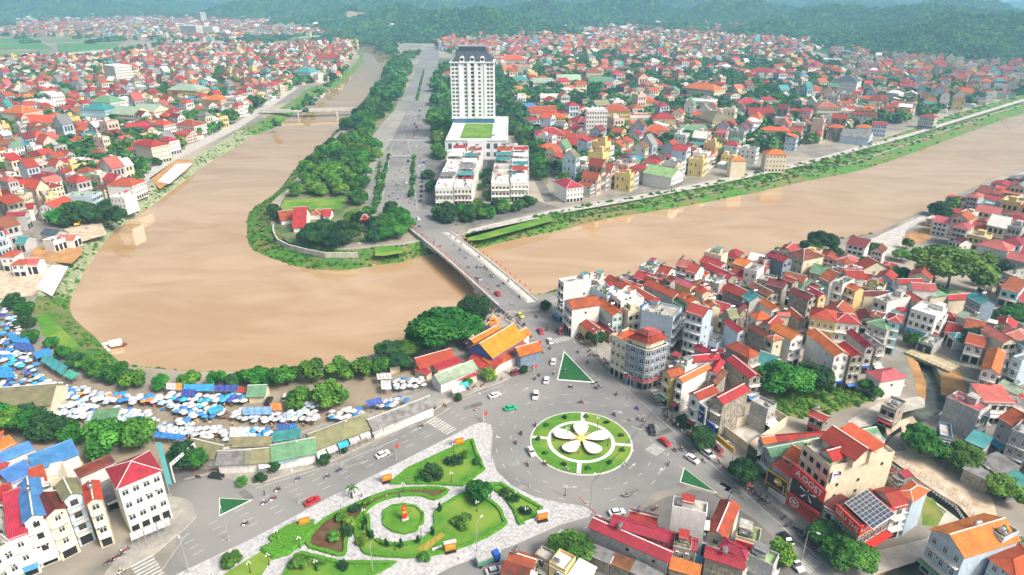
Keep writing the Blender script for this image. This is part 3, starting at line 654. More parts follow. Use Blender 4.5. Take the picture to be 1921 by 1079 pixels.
def house(x, y, rot, w, d, h, kind, rc, wc, lod=0, name='house', cat='house', fl=None, label=None, where='in town', anchor='the bridge', apos=(0, 0), group=None, street=None, sign=None):
    """x,y: the front-left corner; lod 0 = full detail, 1 = windows only, 2 = walls and roof"""
    wm = WALL[wc]; rm = ROOF[rc]; fl = fl or max(1, round((h-.5)/3.6)); fh = h/fl
    t = thing(name, (x, y, 0), rot, None, cat, group)
    if label: t['label'] = label
    else: reg(t, f"{FLW.get(fl, 'tall')} {WNAME[wc]} {cat if ' ' not in cat else 'building'} with {RNAME[rc]} {KW[kind]} roof", where, anchor, apos)
    b = MB(); par = .0
    if kind == 'g':
        r = d*.26; P = [(0, 0), (d, 0)]
        b.box(0, w, 0, d, -.3, h, wm, False)
        for X in (0, w): b.face([(X, 0, h), (X, d, h), (X, d/2, h+r)] if X else [(X, d, h), (X, 0, h), (X, d/2, h+r)], wm)
    elif kind == 'p':
        r = w*.28; b.box(0, w, 0, d, -.3, h, wm, False)
        for Y in (0, d): b.face([(0, Y, h), (w, Y, h), (w/2, Y, h+r)] if not Y else [(w, Y, h), (0, Y, h), (w/2, Y, h+r)], wm)
    elif kind == 's':
        r = d*.16; b.box(0, w, 0, d, -.3, h, wm, False)
        b.face([(w, 0, h), (w, d, h), (w, d, h+r)], wm); b.face([(0, d, h), (0, 0, h), (0, d, h+r)], wm); b.face([(w, d, h), (0, d, h), (0, d, h+r), (w, d, h+r)], wm)
    elif kind == 'f':
        b.box(0, w, 0, d, -.3, h, wm, False); p = .9
        b.box(0, w, 0, .15, h, h+p, wm); b.box(0, w, d-.15, d, h, h+p, wm); b.box(0, .15, .15, d-.15, h, h+p, wm); b.box(w-.15, w, .15, d-.15, h, h+p, wm)
    else: b.box(0, w, 0, d, -.3, h, wm, False)
    st = street or ('F' if w <= d*1.15 else 'R')
    faces = {'F': (w, lambda s: (s, 0, 0), 0), 'R': (d, lambda s: (w, s, 0), math.pi/2), 'L': (d, lambda s: (0, d-s, 0), -math.pi/2), 'B': (w, lambda s: (w-s, d, 0), math.pi)}
    if lod <= 1:   # string courses at every floor on the street side
        for k in range(1, fl+1):
            z = k*fh; e = .14
            if st == 'F': b.box(-.04, w+.04, -e, 0, z-.22, z, FRAME if wc in 'wcybtsp' else CONC)
            elif st == 'R': b.box(w, w+e, -.04, d+.04, z-.22, z, FRAME if wc in 'wcybtsp' else CONC)
    b.obj('wall', t)
    roof_mesh(w, d, h, kind, rm, cap=(rm if random.random() < .5 else FRAME)).obj('roof', t)
    rr = random.Random(int(abs(x*37+y*91)))
    stl = rr.choice('wwwbd' if wc != 'g' else 'dwd')
    ww_, wh_ = rr.choice(((1.3, 1.5), (1.6, 1.6), (1.1, 1.6)))
    if lod <= 1:
        for fc in 'FRL' + ('B' if lod == 0 else ''):
            L, pos, rz = faces[fc]
            full = fc == st or (min(w, d) > 9 and fc in 'FR' and cat == 'building')
            if lod == 1 and not full: continue
            n_ = max(1, int(L/2.15)) if full else max(1, int(L/6))
            for k in range(fl):
                z = k*fh+(.95 if k or fc != st else .3)
                for j in range(n_):
                    if not full and (rr.random() < .62 or k == 0): continue
                    p = pos(L*(j+.5)/n_); hh = min(wh_, fh-1.3)
                    if full: me = window_mesh(min(ww_, L/n_*.62) if (k or fc != st) else L/n_*.72, hh if (k or fc != st) else fh*.68, stl if k else 'd')
                    else: me = window_mesh(.8, .9, stl)
                    ob('window' if (k or fc != st) else 'door', me, t, (p[0], p[1], z), rz)
        if lod == 0 and fl > 1 and rr.random() < .75:
            L, pos, rz = faces[st]; bd = rr.uniform(.8, 1.3); bb = MB(); bb.box(0, L-.3, -bd, -.0, -.16, 0, FRAME); me = bb.mesh('balcony')
            for k in range(1, fl):
                p = pos(.15); o = ob('balcony', me, t, (p[0], p[1], k*fh+.05), rz)
                ob('railing', rail_mesh(L-.3), o, (0, -bd, 0))
        if lod == 0 and fl > 1 and rr.random() < .4 and st:
            L, pos, rz = faces[st]; aw = MB(); c = rr.choice((ROOF['w'], ROOF['b'], ROOF['n'], ROOF['g'], FRAME)); slope(aw, (0, -2, -.5), (L, -2, -.5), (L, 0, 0), (0, 0, 0), c, .06)
            p = pos(0); aw.obj('awning', t, (p[0], p[1], fh*.92)).rotation_euler = (0, 0, rz)
        if lod == 0:
            L, pos, rz = faces[st]; cl_ = rr.choice((RED, BLU, YEL, WHT, GRN, BLK, WHT))
            if rr.random() < .6: sb = MB(); sb.box(.2, L-.2, -.42, -.15, fh*.78, fh*.98, cl_); p = pos(0); sb.obj('signboard', t, (p[0], p[1], 0), rotz=rz)
            for q in range(rr.randint(0, 3)):
                p = pos(rr.uniform(.6, max(.7, L-.6))); k = rr.randint(1, max(1, fl-1))
                if fl > 1: ac = MB(); ac.box(-.4, .4, -.45, -.12, 0, .55, FRAME); ac.box(-.25, .25, -.47, -.45, .05, .5, DARK); ac.obj('air_conditioner', t, (p[0], p[1], k*fh+2.45), rotz=rz)
        # things on the roof
        if kind == 'f' and min(w, d) > 3.5:
            if rr.random() < .7:
                s = MB(); cw = min(2.6, w*.5); s.box(0, cw, 0, 2.4, 0, 2.3, wm, False); slope(s, (-.2, -.3, 2.25), (cw+.2, -.3, 2.25), (cw+.2, 2.6, 2.55), (-.2, 2.6, 2.55), ROOF[rr.choice('nrkctw')], .1)
                s.obj('stair_head', t, (rr.uniform(.4, max(.5, w-cw-.4)), d-3.0, h+.06))
            for q in range(rr.randint(1, 3)): ob('water_tank', tank_mesh(), t, (rr.uniform(1, max(1.1, w-1)), rr.uniform(1, max(1.1, d-3.5)), h+.06), rr.choice((0, math.pi/2)))
            if rr.random() < .6:
                g = MB()
                for q in range(rr.randint(5, 14)):
                    a, c = rr.uniform(.3, w-.6), rr.choice((rr.uniform(.2, .9), rr.uniform(.3, d-.8))); s = rr.uniform(.25, .6)
                    g.tube((a, c, h+.06), (a, c, h+.4), .16, .2, ROOF['n'], 5); g.lathe([(.05, h+.4), (s, h+.55), (s*.8, h+.4+s*1.1), (0, h+.45+s*1.6)], GREENL, 5, (a, c))
                g.obj('planter', t, None, kind='stuff')
        elif rr.random() < .5 and lod == 0:
            if kind == 'g': ob('water_tank', tank_mesh(), t, (rr.uniform(1, max(1.2, w-1)), d/2, h+d*.26))
            elif kind == 'p': ob('water_tank', tank_mesh(), t, (w/2, rr.uniform(1, max(1.2, d-1)), h+w*.28))
    c = Vector((w/2, d/2, 0)); c.rotate(t.rotation_euler); OCC.append((x+c.x, y+c.y, min(w, d)*.5+abs(w-d)*.12))
    if w > d*1.5 or d > w*1.5:
        m_, s_ = (w, d) if w > d else (d, w); n_ = int(m_/s_)+1
        for k in range(n_):
            f = (k+.5)/n_; c = Vector((w*f, d/2, 0)) if w > d else Vector((w/2, d*f, 0)); c.rotate(t.rotation_euler); OCC.append((x+c.x, y+c.y, s_*.5))
    return t
TILE = dict(T=(1020, 440, 6), U=(1340, 440, 6), V=(1600, 440, 6), A=(1020, 600, 6), B=(1340, 600, 6), C=(1600, 600, 6), D=(1240, 740, 6), E=(1540, 760, 5.042), Z=(1440, 720, 3.0125),
 F=(900, 899, 6), G=(1180, 899, 6), H=(1460, 899, 6), L=(0, 800, 6), M=(0, 899, 6), O=(0, 0, 1), P=(640, 0, 3), Q=(1280, 0, 3), S=(0, 0, 3), W=(640, 360, 3), X=(0, 360, 5.394))
def row(s, **kw):
    """T ax ay bx by cx cy floors kind roof wall: eave corners front-left, front-right, back-right, in photo tile pixels"""
    q = s.split(); ox, oy, k = TILE[q[0]]; n = [float(v) for v in q[1:8]]; fl = n[6]; h = fl*3.7+.3
    A, B, C = (G(ox+n[i]/k, oy+n[i+1]/k, h) for i in (0, 2, 4))
    u = (B-A); wd = u.length; u.normalize(); nn = Vector((-u.y, u.x, 0)); dp = (C-B).dot(nn)
    dp = max(3.0, dp); wd = max(2.5, wd)
    if q[0] in 'PQSO': dp = min(dp, max(9, .75*wd), 24)
    return house(A.x, A.y, math.atan2(u.y, u.x), wd, dp, h, q[8], q[9], q[10], fl=max(1, round(fl)), **kw)
BR = G2(1000, 575); RBT = (RBX, RBY); STRM = G2(1745, 690)
NEAR = """T 165 520 225 568 490 478 4.6 f c w
T 235 745 320 830 590 745 3.4 p n w
T 590 745 780 905 850 850 3 g o t
T 385 975 560 1105 680 1065 1.5 g r y
T 600 990 745 1110 790 1080 1.2 g m g
T 525 600 715 715 810 630 3.6 f c b
T 690 505 880 605 985 570 3.6 g r w
T 735 665 870 775 1040 665 3.8 f w w
T 850 805 950 885 1040 825 3.2 f c c
T 1020 645 1205 750 1300 720 3.6 g r k
T 975 715 1110 800 1170 765 3.2 g b b
T 1130 555 1455 700 1540 655 3.6 g r k
T 1515 690 1650 770 1745 735 3.6 g o c
T 1100 870 1455 955 1600 850 4 f c b
T 1460 748 1570 805 1645 770 3 g g k
T 1605 862 1790 920 1925 845 5 g r b
T 1480 532 1650 602 1725 570 3.4 g p y
T 1370 492 1430 530 1495 500 2.6 g r k
T 1140 492 1240 532 1295 508 2.6 g m g
T 1275 492 1350 525 1400 500 2.2 g p g
T 1710 602 1790 662 1875 628 3.4 g o c
T 1760 560 1810 590 1860 560 2.6 g r w
T 1730 695 1800 742 1885 685 2.6 f c c
T 1795 765 1870 822 1965 785 3 g o c
U -160 302 60 372 145 332 2.6 g n k
U -110 365 165 492 250 462 2.4 g r g
T 1755 436 1820 462 1875 430 2 g o w
U 215 318 375 368 465 318 2.4 g o y
U 428 372 492 398 570 365 1.6 g r w
U 600 235 780 302 868 270 3.2 g r n
U 500 262 560 305 640 235 2.6 f n p
U 810 200 1005 285 1150 205 3.2 h u c
U 1385 292 1470 332 1552 305 2.2 h n w
U 1550 345 1650 405 1845 305 1.5 g n c
U 1440 412 1500 482 1635 430 3.8 p r w
U 1420 382 1450 420 1565 350 3.2 p r w
U 1180 482 1300 532 1425 450 3 g n w
U 1335 545 1445 582 1540 510 3.8 f a w
U 1490 590 1590 632 1650 590 3.6 g o y
U 1640 545 1680 562 1828 492 2.4 p r c
U 1660 640 1700 672 1878 600 2.6 p m c
V 235 728 385 792 590 695 2.8 f c w
U 100 600 300 695 395 638 2.8 g r g
U 315 692 400 748 488 668 3.2 g t k
U 385 582 600 692 705 660 2.8 g u g
U 590 556 770 602 880 560 3 g m g
U 780 502 880 542 940 512 3 g r g
U 850 642 1060 732 1135 690 3.6 g m g
U 1030 612 1180 692 1235 662 3.8 g r y
U 1040 592 1100 622 1185 582 3.6 g r g
U 450 712 650 846 720 815 3 g o w
U 100 852 185 938 225 880 2.8 p y g
U 230 842 300 862 445 792 2.6 p m g
U 385 888 480 962 585 900 2.8 h o w
U 700 870 722 906 815 860 2.6 p p c
U 1085 928 1365 978 1405 872 3.4 h r y
U 1370 980 1640 1005 1605 905 3.2 h r w
U 820 842 960 962 1005 935 2.4 g n g
U 1610 862 1660 942 1775 885 2.8 g m g
U 1672 938 1740 968 1835 922 2.6 g o g
V 165 990 385 1072 420 980 3 h g k
V 400 962 540 992 665 935 3.7 h r s
V 465 822 510 862 575 830 2 h r w
V 585 672 720 752 768 715 2.8 g r k
V 735 628 880 702 1010 652 2.2 h g c
V 1010 682 1090 728 1295 672 1.8 p r c
V 470 505 530 548 712 490 2.8 p r w
V 620 548 680 610 858 545 3 p p w
V 1285 695 1445 778 1550 735 3 g t n
V 650 852 930 942 1055 850 2.7 f w w
V 645 915 1000 1012 1110 930 1.8 f w w
V 1180 902 1370 985 1465 955 2.2 g a k
V 1450 1002 1600 1075 1655 1050 1.8 g t w
V 1410 112 1745 192 1805 130 2.8 h p w
V 1680 440 1900 522 1960 400 1.6 f c g
V 1670 592 1860 602 1885 578 1.1 g r g
V 1130 62 1210 95 1260 50 2 g m w
V 1420 432 1500 460 1530 430 1.6 g p c
V 1430 512 1500 545 1555 520 1.5 g r g
A 768 190 930 270 1000 130 4 f o c
A 1640 402 1690 462 1905 355 3.2 p r k
A 1700 312 1890 412 1940 370 3.4 g r k
A 1340 572 1430 640 1565 595 3.2 p n y
A 1495 655 1565 692 1925 560 3.2 p o w
A 1640 825 1750 892 1965 810 3.2 p r w
A 1490 492 1590 560 1692 500 2.8 f a w
B 120 32 270 132 315 90 3 g r b
B 385 78 570 190 620 150 3.4 g m g
B 590 188 668 236 738 192 3.3 h n c
B 635 95 868 216 990 165 3.4 g o w
B 750 272 800 336 885 295 1.4 g r w
B 135 295 388 428 498 372 3 h r g
B 150 442 400 650 498 608 2.6 g r g
B -60 572 10 592 185 490 3 p n w
B -60 692 0 712 245 620 2.6 p u g
B -20 872 100 938 372 780 3.4 p n g
B 1357 398 1518 385 1345 120 3.6 p o w
B 1545 412 1680 402 1590 270 3.5 p n g
B 1710 305 1800 300 1700 120 3 p r k
B 1830 302 1918 292 1850 160 2.8 p k g
C 310 692 595 645 560 520 1.9 h p w
C 1455 550 1640 602 1540 330 3.6 p o w
C 1480 920 1830 936 1700 775 2 s p w
C 1050 892 1420 1060 1490 960 2.4 f p k
C 1425 1062 1500 1080 1600 1010 2.0 s i n
C 1700 252 1850 240 1745 85 3 p p c
C 1230 182 1320 202 1402 160 1.4 h r w
C 1080 150 1150 200 1225 160 1.4 h t w
C 730 252 900 312 1130 270 1 f c k
C 1860 262 1930 312 1980 260 3 g t w
C 1790 432 1900 482 1990 400 2.6 f k b
C 1640 732 1900 852 1980 800 1.5 g a k
Z 640 130 725 165 800 120 1.6 f c g
E 1120 300 1240 330 1300 220 2 f c n
E 1370 330 1540 405 1590 320 1.8 s t k
E 1480 520 1690 660 1760 540 1.5 s k g
E 1640 650 1800 780 1890 680 1.3 s t k
E 1690 120 1880 230 1990 110 2.8 g n k
E 1350 600 1600 720 1640 640 1.2 s k g
E 1800 250 1990 330 2050 200 3 f c k
D 1150 590 1250 690 2226 264 2.5 p g k
D 1150 462 1200 528 1745 310 2 p n c
D 1105 470 1165 540 1250 480 2 p o w
D 1670 230 1830 305 1890 240 1.6 g n g
D 1010 90 1200 190 1330 150 2.2 f c k
D 1260 790 1450 940 1510 870 2.4 s r w
D 1380 700 1560 810 1600 600 2.6 g o c
Z 200 345 355 482 645 345 4.7 f c c
Z 320 690 385 730 440 660 2.0 s m w
Z 600 600 715 700 790 680 2.8 p r w
Z 735 610 820 660 925 610 3.0 h o b
Z 660 520 730 590 800 540 2.2 f c g
Z 600 510 660 545 760 510 2.0 g n c
Z 930 820 1115 972 1300 790 3.2 p o b
Z 1260 990 1400 1090 1500 960 2.6 h o b
Z 1240 830 1330 890 1420 850 3.4 f c b
Z 1375 870 1440 960 1560 900 1.6 f l k
F 1245 530 2118 918 2184 792 1.8 g r k
F 1480 505 2418 786 2412 660 2.2 g r g
G 500 745 700 790 730 670 2.2 f c g
G 860 860 1285 995 1350 905 2.1 g r g
G 485 330 870 415 985 320 3.4 f c w
G 890 580 1085 655 1435 375 2.1 p n c
G 1030 755 1300 890 1345 800 2.2 h r k
G 1200 665 1460 745 1610 625 1.3 f l c
G 1335 870 1620 1005 1755 905 2 f l k
G 460 1000 780 1095 820 1030 1.4 s o g
G 10 450 290 520 420 430 1.6 g r w
G 1000 400 1050 430 1200 305 1.8 s n w
F 330 900 590 985 660 880 1.5 g n w
F 240 1060 540 1110 570 990 1.3 s m g
F 780 960 960 1055 1085 905 1.8 f w y
F 620 870 770 950 870 860 1.5 f c g
F 1190 830 1450 940 1480 860 1.0 s k g
F 1465 940 1680 1030 1720 960 .9 s u g
F 1700 1030 1990 1180 2030 1100 .9 s k g
F 1000 1080 1180 1180 1280 1010 1.6 s w g
L 1325 690 1800 492 1640 300 4.1 h r w
L 265 1072 500 985 360 605 3.8 p b w
L 515 1012 735 908 620 735 3.7 p m c
L 715 822 905 742 810 590 4.0 p y b
L 975 862 1135 806 1045 630 3.8 p o c
M 95 680 300 605 160 215 3.2 s r w
M -120 880 130 735 40 480 3.1 f c w
L 400 500 880 312 760 200 1.8 s b w
L 125 642 395 508 300 400 2 s b w
L 0 410 370 260 310 195 2 s b w
L 380 697 530 642 460 478 2.6 s r c
L 520 602 660 572 620 440 2.4 f w c
L 410 790 600 720 560 640 3 f c w
L 900 572 1285 400 1200 350 1.8 s m w
L -130 330 162 192 40 120 1.8 g o w
M -120 560 30 480 0 180 3 f c k
M -200 330 110 230 60 90 3 s r w
L 1130 640 1190 860 1260 800 .8 s k d""".split('\n')
def quarter(px, py):
    if px < 400 and py > 780: return ('in the south-west row', 'the roundabout', RBT)
    if px < 700: return ('on the west bank', 'the bridge', BR)
    if py < 440 and px < 1740: return ('north of the river', 'the tower', G2(888, 290))
    if py > 910 and px < 1500: return ('beside the southern street', 'the roundabout', RBT)
    if px > 1730 and py < 560: return ('on the eastern bend', 'the creek bridge', STRM)
    if px > 1560 and py > 560 or (py > 770 and px > 1400): return ('by the walled creek', 'the creek bridge', STRM)
    if px < 1340 and py < 640: return ('by the river bridge', 'the bridge', BR)
    if py > 640: return ('east of the roundabout', 'the roundabout', RBT)
    return ('in the riverside quarter', 'the bridge', BR)
HEROES = {}
for i, s in enumerate(NEAR):
    q = s.split(); ox, oy, k = TILE[q[0]]; px, py = ox+float(q[1])/k, oy+float(q[2])/k; wh, an, ap = quarter(px, py)
    HEROES[i] = row(s, where=wh, anchor=an, apos=ap, lod=0)
FAR = """P 1383 624 1500 624 1500 600 8 f w w
P 1470 625 1625 625 1632 598 5 h r y
P 1252 815 1525 812 1525 790 3 g r c
P 1102 765 1265 762 1262 735 3 h n w
P 1120 840 1232 836 1225 792 2.2 h o w
P 1160 662 1262 662 1250 640 3.6 h o y
P 1065 640 1220 635 1215 615 3 g n w
P 892 335 1040 335 1035 312 4.5 h o p
P 940 370 1062 372 1060 350 4 f p c
P 960 450 1055 450 1050 425 3 h t w
P 1080 465 1190 465 1190 450 3 g a w
P 1215 450 1350 450 1345 432 3 g a c
P 1120 545 1245 545 1245 528 3.4 f w w
P 1380 405 1470 405 1465 385 4.6 h r c
P 1390 460 1520 465 1520 450 2.5 g g w
P 1662 570 1770 570 1768 550 3 h o y
P 1628 655 1755 655 1755 630 3.2 f p w
P 1755 668 1885 668 1880 645 3.2 h r y
P 1708 738 1852 738 1850 720 3 h o c
P 1280 670 1335 690 1345 660 2.6 h r w
P 570 415 625 415 622 390 3.4 h r w
P 1590 850 1660 862 1670 835 3 h o w
P 1280 720 1330 740 1360 690 2.4 g r w
P 1330 770 1370 800 1400 780 2 g r w
P 1200 1020 1270 1060 1290 1010 2.6 h r w
P 1700 970 1860 1000 1900 960 2.4 g l w
Q 845 452 985 462 992 428 6.6 h i w
Q 315 580 440 582 445 558 3 h n c
Q 380 640 520 642 518 625 3 g n w
Q 70 652 170 684 235 655 4 h y c
Q 440 732 600 742 680 735 3.2 h o c
Q 762 605 888 608 888 580 4.4 h p c
Q 652 630 748 632 745 615 3.2 h n c
Q 640 498 740 515 760 500 3.2 h r w
Q 750 525 830 535 850 515 3 h r w
Q 368 400 500 415 500 390 3 h r w
Q 480 425 570 440 575 415 2.6 h n c
Q 0 490 180 512 182 480 4 h o c
Q 20 568 178 578 180 555 4 f w w
Q 520 668 618 675 622 650 4 f c k
Q 890 760 1050 778 1060 740 1.8 g k b
Q 1070 700 1152 706 1155 685 3 g r b
Q 978 715 1058 722 1062 698 3 h o w
Q 0 742 145 740 145 720 2.4 g g c
Q 1150 520 1220 528 1222 508 4.2 h w w
Q 1335 655 1420 665 1425 645 3 h r k
Q 475 870 590 872 560 825 3.6 h o c
Q 278 905 362 905 350 880 3.4 h o c
Q 790 335 890 340 888 330 2.6 f w w
Q 525 295 590 300 590 285 4 h r c
Q 490 135 585 138 585 128 4 h w w
S 578 368 642 376 688 358 8 f w w
S 240 522 285 540 318 518 5.4 f w w
S 130 570 230 578 238 560 4 f w w
S 502 572 620 580 652 560 5.4 h g w
S 450 618 588 622 600 600 4.4 h t s
S 615 638 748 648 760 615 3.6 g a c
S 740 620 862 628 868 600 3.8 g a c
S 90 690 330 690 335 668 2.4 g o c
S 940 505 1108 512 1112 490 3.8 h a y
S 998 570 1100 572 1095 540 1.2 g t w
S 1140 560 1240 565 1245 535 4 h o y
S 1262 550 1330 555 1335 530 4.4 f c w
S 980 705 1092 712 1098 680 3 h r w
S 842 700 920 708 925 675 3.6 h o w
S 752 812 850 830 858 795 3.6 h r c
S 886 790 950 798 952 770 3 h r w
S 0 632 125 640 130 612 4 h o c
S 1770 325 1895 330 1898 308 4.5 g n w
S 1650 405 1748 410 1752 390 3.6 h t w
S 600 1042 742 1048 772 1005 2.6 h r w
S 425 965 500 972 510 940 2.6 h r c
S 210 1048 270 1062 300 1020 2.8 h m c
S 130 985 215 1000 240 965 2.4 g p w
S 480 990 560 1000 570 975 2.2 g g w
S 1098 70 1125 72 1158 68 12 f w w
S 1012 145 1100 148 1105 128 9 f w w
S 1112 150 1195 152 1195 140 7 f w w
X 395 150 540 155 545 75 2.6 p o w
X 70 190 330 165 340 130 2 g r w
X 60 240 245 232 250 205 2.4 g r k
X 0 300 115 300 120 270 2.4 g r y
X 0 440 75 420 80 380 2.6 g n w
X 0 660 130 655 130 600 2 h r w
X 110 740 240 735 250 690 1.6 h r w
X 240 735 370 730 370 680 1.4 g p w
X 400 -10 460 60 560 30 3.6 f c y
X 80 60 250 55 255 20 3 f c c
X 630 60 930 60 935 10 2.6 f a b
X 1110 60 1260 70 1270 20 2.6 f w w
X 580 480 740 480 745 440 1.3 g p w
X 430 500 540 520 560 460 1.3 f w w
X 410 420 550 440 560 385 1.4 g i k
X 150 520 240 520 290 460 1.3 g t k""".split('\n')
for s in FAR:
    q = s.split(); ox, oy, k = TILE[q[0]]; px, py = ox+float(q[1])/k, oy+float(q[2])/k; wh, an, ap = quarter(px, py)
    big = float(q[7]) >= 3 and q[0] in 'PQS'
    row(s, where=wh, anchor=an, apos=ap, lod=1, name='large_building' if big else 'house', cat='building' if big else 'house')
# ================================================================ landmarks
POLE = plain('grey_pole', (.45, .46, .47), .4, .3)
def height_at(py, D):
    """height whose picture row is py on the plane at distance D"""
    y = (py-539.5)/FPX; dy = math.cos(PITCH)-y*math.sin(PITCH); dz = -math.sin(PITCH)-y*math.cos(PITCH); return CAMH+D*dz/dy
def text(s, parent, loc, rot, size, m, name='lettering'):
    me = TXT[s].copy(); me.materials.clear(); me.materials.append(m); o = bpy.data.objects.new(name, me); COL.objects.link(o); o.parent = parent; o.location = loc; o.rotation_euler = rot; o.scale = (size, size, 1); return o
# hotel tower on its podium
D0 = G(893, 262, 16).y; XL, XR = G(837, 262, 16).x, G(951, 262, 16).x; D1 = G(888, 231, 16).y; D2 = D1+30
tw = thing('hotel_tower', ((XL+XR)/2, D0, 0), 0, 'tall white hotel tower with dark slate mansard roof above a white podium', 'tower')
W2 = (XR-XL)/2; dd = D2-D0
TW = mat('tower_white', (.74, .76, .77), .7, .06, .3, 0); b = MB(); b.box(-W2, W2, 0, dd+4, 0, 15.2, TW); b.box(-W2-.6, W2+.6, -.6, dd+4.6, 15.2, 16, TW); b.box(-W2, W2, 0, .3, 16, 17, TW); b.box(-W2, -W2+.3, .3, dd, 16, 17, TW); b.box(W2-.3, W2, .3, dd, 16, 17, TW)
for k in range(9): x = -W2+W2*2*(k+.5)/9; b.box(x-W2*.205+1.2, x-W2*.205+2.0, -.35, 0, 0, 15.2, TW)
b.box(-7.5, 7.5, -1.6, 0, 0, 14.6, TW); b.box(W2-10, W2-4, 12, 20, 16, 21, TW); b.obj('podium', tw)
sheet('roof_lawn', [(-14, 3), (12, 3), (12, D1-D0-3), (-14, D1-D0-3)], 16.12, LAWN, raw=True, kind=None).parent = tw
for k in range(8):
    x = -W2+W2*2*(k+.5)/8
    if abs(x) > 8: ob('window', window_mesh(3.4, 4.5, 'w'), tw, (x, -.02, 8.5)); ob('window', window_mesh(3.4, 3.6, 'w'), tw, (x, -.02, 2.2))
bb = MB(); bb.box(-5, 5, -.3, 0, 0, 8.5, WHT); bb.box(-4, 4, -.42, -.3, .9, 7.6, BLK)
rr = random.Random(2)
for q in range(16): x, z = rr.uniform(-3.4, 2.4), rr.uniform(1.4, 6.4); bb.box(x, x+rr.uniform(.3, 1), -.5, -.42, z, z+rr.uniform(.3, .9), rr.choice((WHT, RED, GRN, WHT)))
bb.obj('billboard', tw, (0, -1.7, 3.2))
bb = MB(); bb.box(0, 4.2, -.3, 0, 0, 4.2, RED); bb.box(.8, 3.4, -.36, -.3, 1.2, 3, WHT); bb.obj('red_sign', tw, (W2-7, -.1, 6.5))
tx0, tx1 = G(849, 230, 16).x-tw.location.x, G(928, 230, 16).x-tw.location.x; zc_ = height_at(118, D1); zr = height_at(84, D1+11); y0 = D1-D0; tx0 *= 1; tcx = (tx0+tx1)/2; hw = (tx1-tx0)/2
b = MB(); b.box(tx0, tx1, y0, y0+26, 16, zc_, TW); b.box(tx0+7.2, tx0+9, y0-.6, y0, 21, zc_, TW); b.box(tx1-9, tx1-7.2, y0-.6, y0, 21, zc_, TW)
b.box(tcx-4.4, tcx-1.7, y0-1.0, y0, 21, zc_+1, TW); b.box(tcx+1.7, tcx+4.4, y0-1.0, y0, 21, zc_+1, TW); b.box(tx0-.9, tx1+.9, y0-1.3, y0+27, zc_, zc_+.8, TW); b.box(tx0-.5, tx1+.5, y0-.8, y0, 20.2, 21, TW); b.obj('tower_wall', tw)
b = MB(); b.box(tx0-.3, tx1+.3, y0-.5, y0+.02, 16.3, 20.0, plain('blue_glass', (.05, .14, .24), .12)); b.obj('glass_band', tw)
n_r = 14; fh = (zc_-21.5)/n_r
for r_ in range(n_r):
    for cx in (tx0+2.2, tx0+5.4, tcx-6.2, tcx, tcx+6.2, tx1-5.4, tx1-2.2):
        cen = abs(cx-tcx) < .5; ob('window', window_mesh(2.4 if not cen else 2.6, fh-1.5, 'w' if not cen else 'd'), tw, (cx, y0-.02, 21.6+r_*fh+.6))
SL = mat('slate_mansard', (.045, .06, .085), .5, .2, .5, 0); b = MB(); m1 = zc_+.8; mz = m1+(zr-m1)*.62
i0, i1 = 1.2, 7.0
P0 = [(tx0+i0, y0+i0), (tx1-i0, y0+i0), (tx1-i0, y0+26-i0), (tx0+i0, y0+26-i0)]; P1 = [(tx0+i1, y0+i1*.8), (tx1-i1, y0+i1*.8), (tx1-i1, y0+26-i1), (tx0+i1, y0+26-i1)]
for k in range(4): a, c = P0[k], P0[(k+1) % 4]; d, e = P1[(k+1) % 4], P1[k]; b.face([(*a, m1), (*c, m1), (*d, mz), (*e, mz)], SL)
b.prism([(p[0]*.97+tcx*.03, p[1]) for p in P1], mz-.1, zr-1.2, SL); b.prism([((p[0]-tcx)*1.05+tcx, p[1]) for p in P1], zr-1.2, zr-.5, plain('roof_rail', (.3, .33, .36))); b.obj('roof', tw)
for k in range(3):
    o = MB(); x = tcx+(k-1)*9; o.box(x-2, x+2, y0+.2, y0+5, m1, m1+2.8, TW); o.tube((x, y0+.2, m1+2.8), (x, y0+5, m1+2.8), 2, 2, TW, 12); o.box(x-1, x+1, y0+.1, y0+.2, m1+.6, m1+3.2, DARK); dm = o.obj('dormer', tw)
sheet('hotel_street', [(805,300),(1010,300),(1018,320),(806,320)], .04, ASPD)
# white shophouse terraces before the podium
def terrace(xl, xr, yb, yt, side, nm):
    f0, f1 = G((xl+xr)/2, yb).y, G((xl+xr)/2, yt).y; n_ = 7; x0, x1 = G(xl, yb).x, G(xr, yb).x; mid = (x0+x1)/2; d_ = (f1-f0)/n_
    for c in range(2):
        for k in range(n_):
            wd = mid-x0-.3; h = 12.6+random.uniform(-.6, 1.2); X = (x0 if c == 0 else mid+.3)+k*.35
            t = house(X, f0+k*d_, 0, wd, d_-.4, h, 'f', random.choice('wwcn') if k else 'w', 'w', lod=0, name='shophouse', cat='shophouse', fl=3, where=nm, anchor='the river', apos=(mid, f0-50), street='F')
            if k and random.random() < .75:
                o = MB(); rc = random.choice('rttkwn'); slope(o, (0, 0, 0), (wd*.9, 0, 0), (wd*.9, d_*.45, .7), (0, d_*.45, .7), ROOF[rc], .1)
                for px_ in (.1, wd*.88):
                    for py_ in (.1, d_*.4): o.tube((px_, py_, -2.4), (px_, py_, .02), .06, .06, FRAME, 4)
                o.obj('terrace_roof', t, (wd*.05, d_*.3, h+2.6))
terrace(818, 886, 388, 306, 'L', 'in the western terrace'); terrace(922, 992, 380, 304, 'R', 'in the eastern terrace')
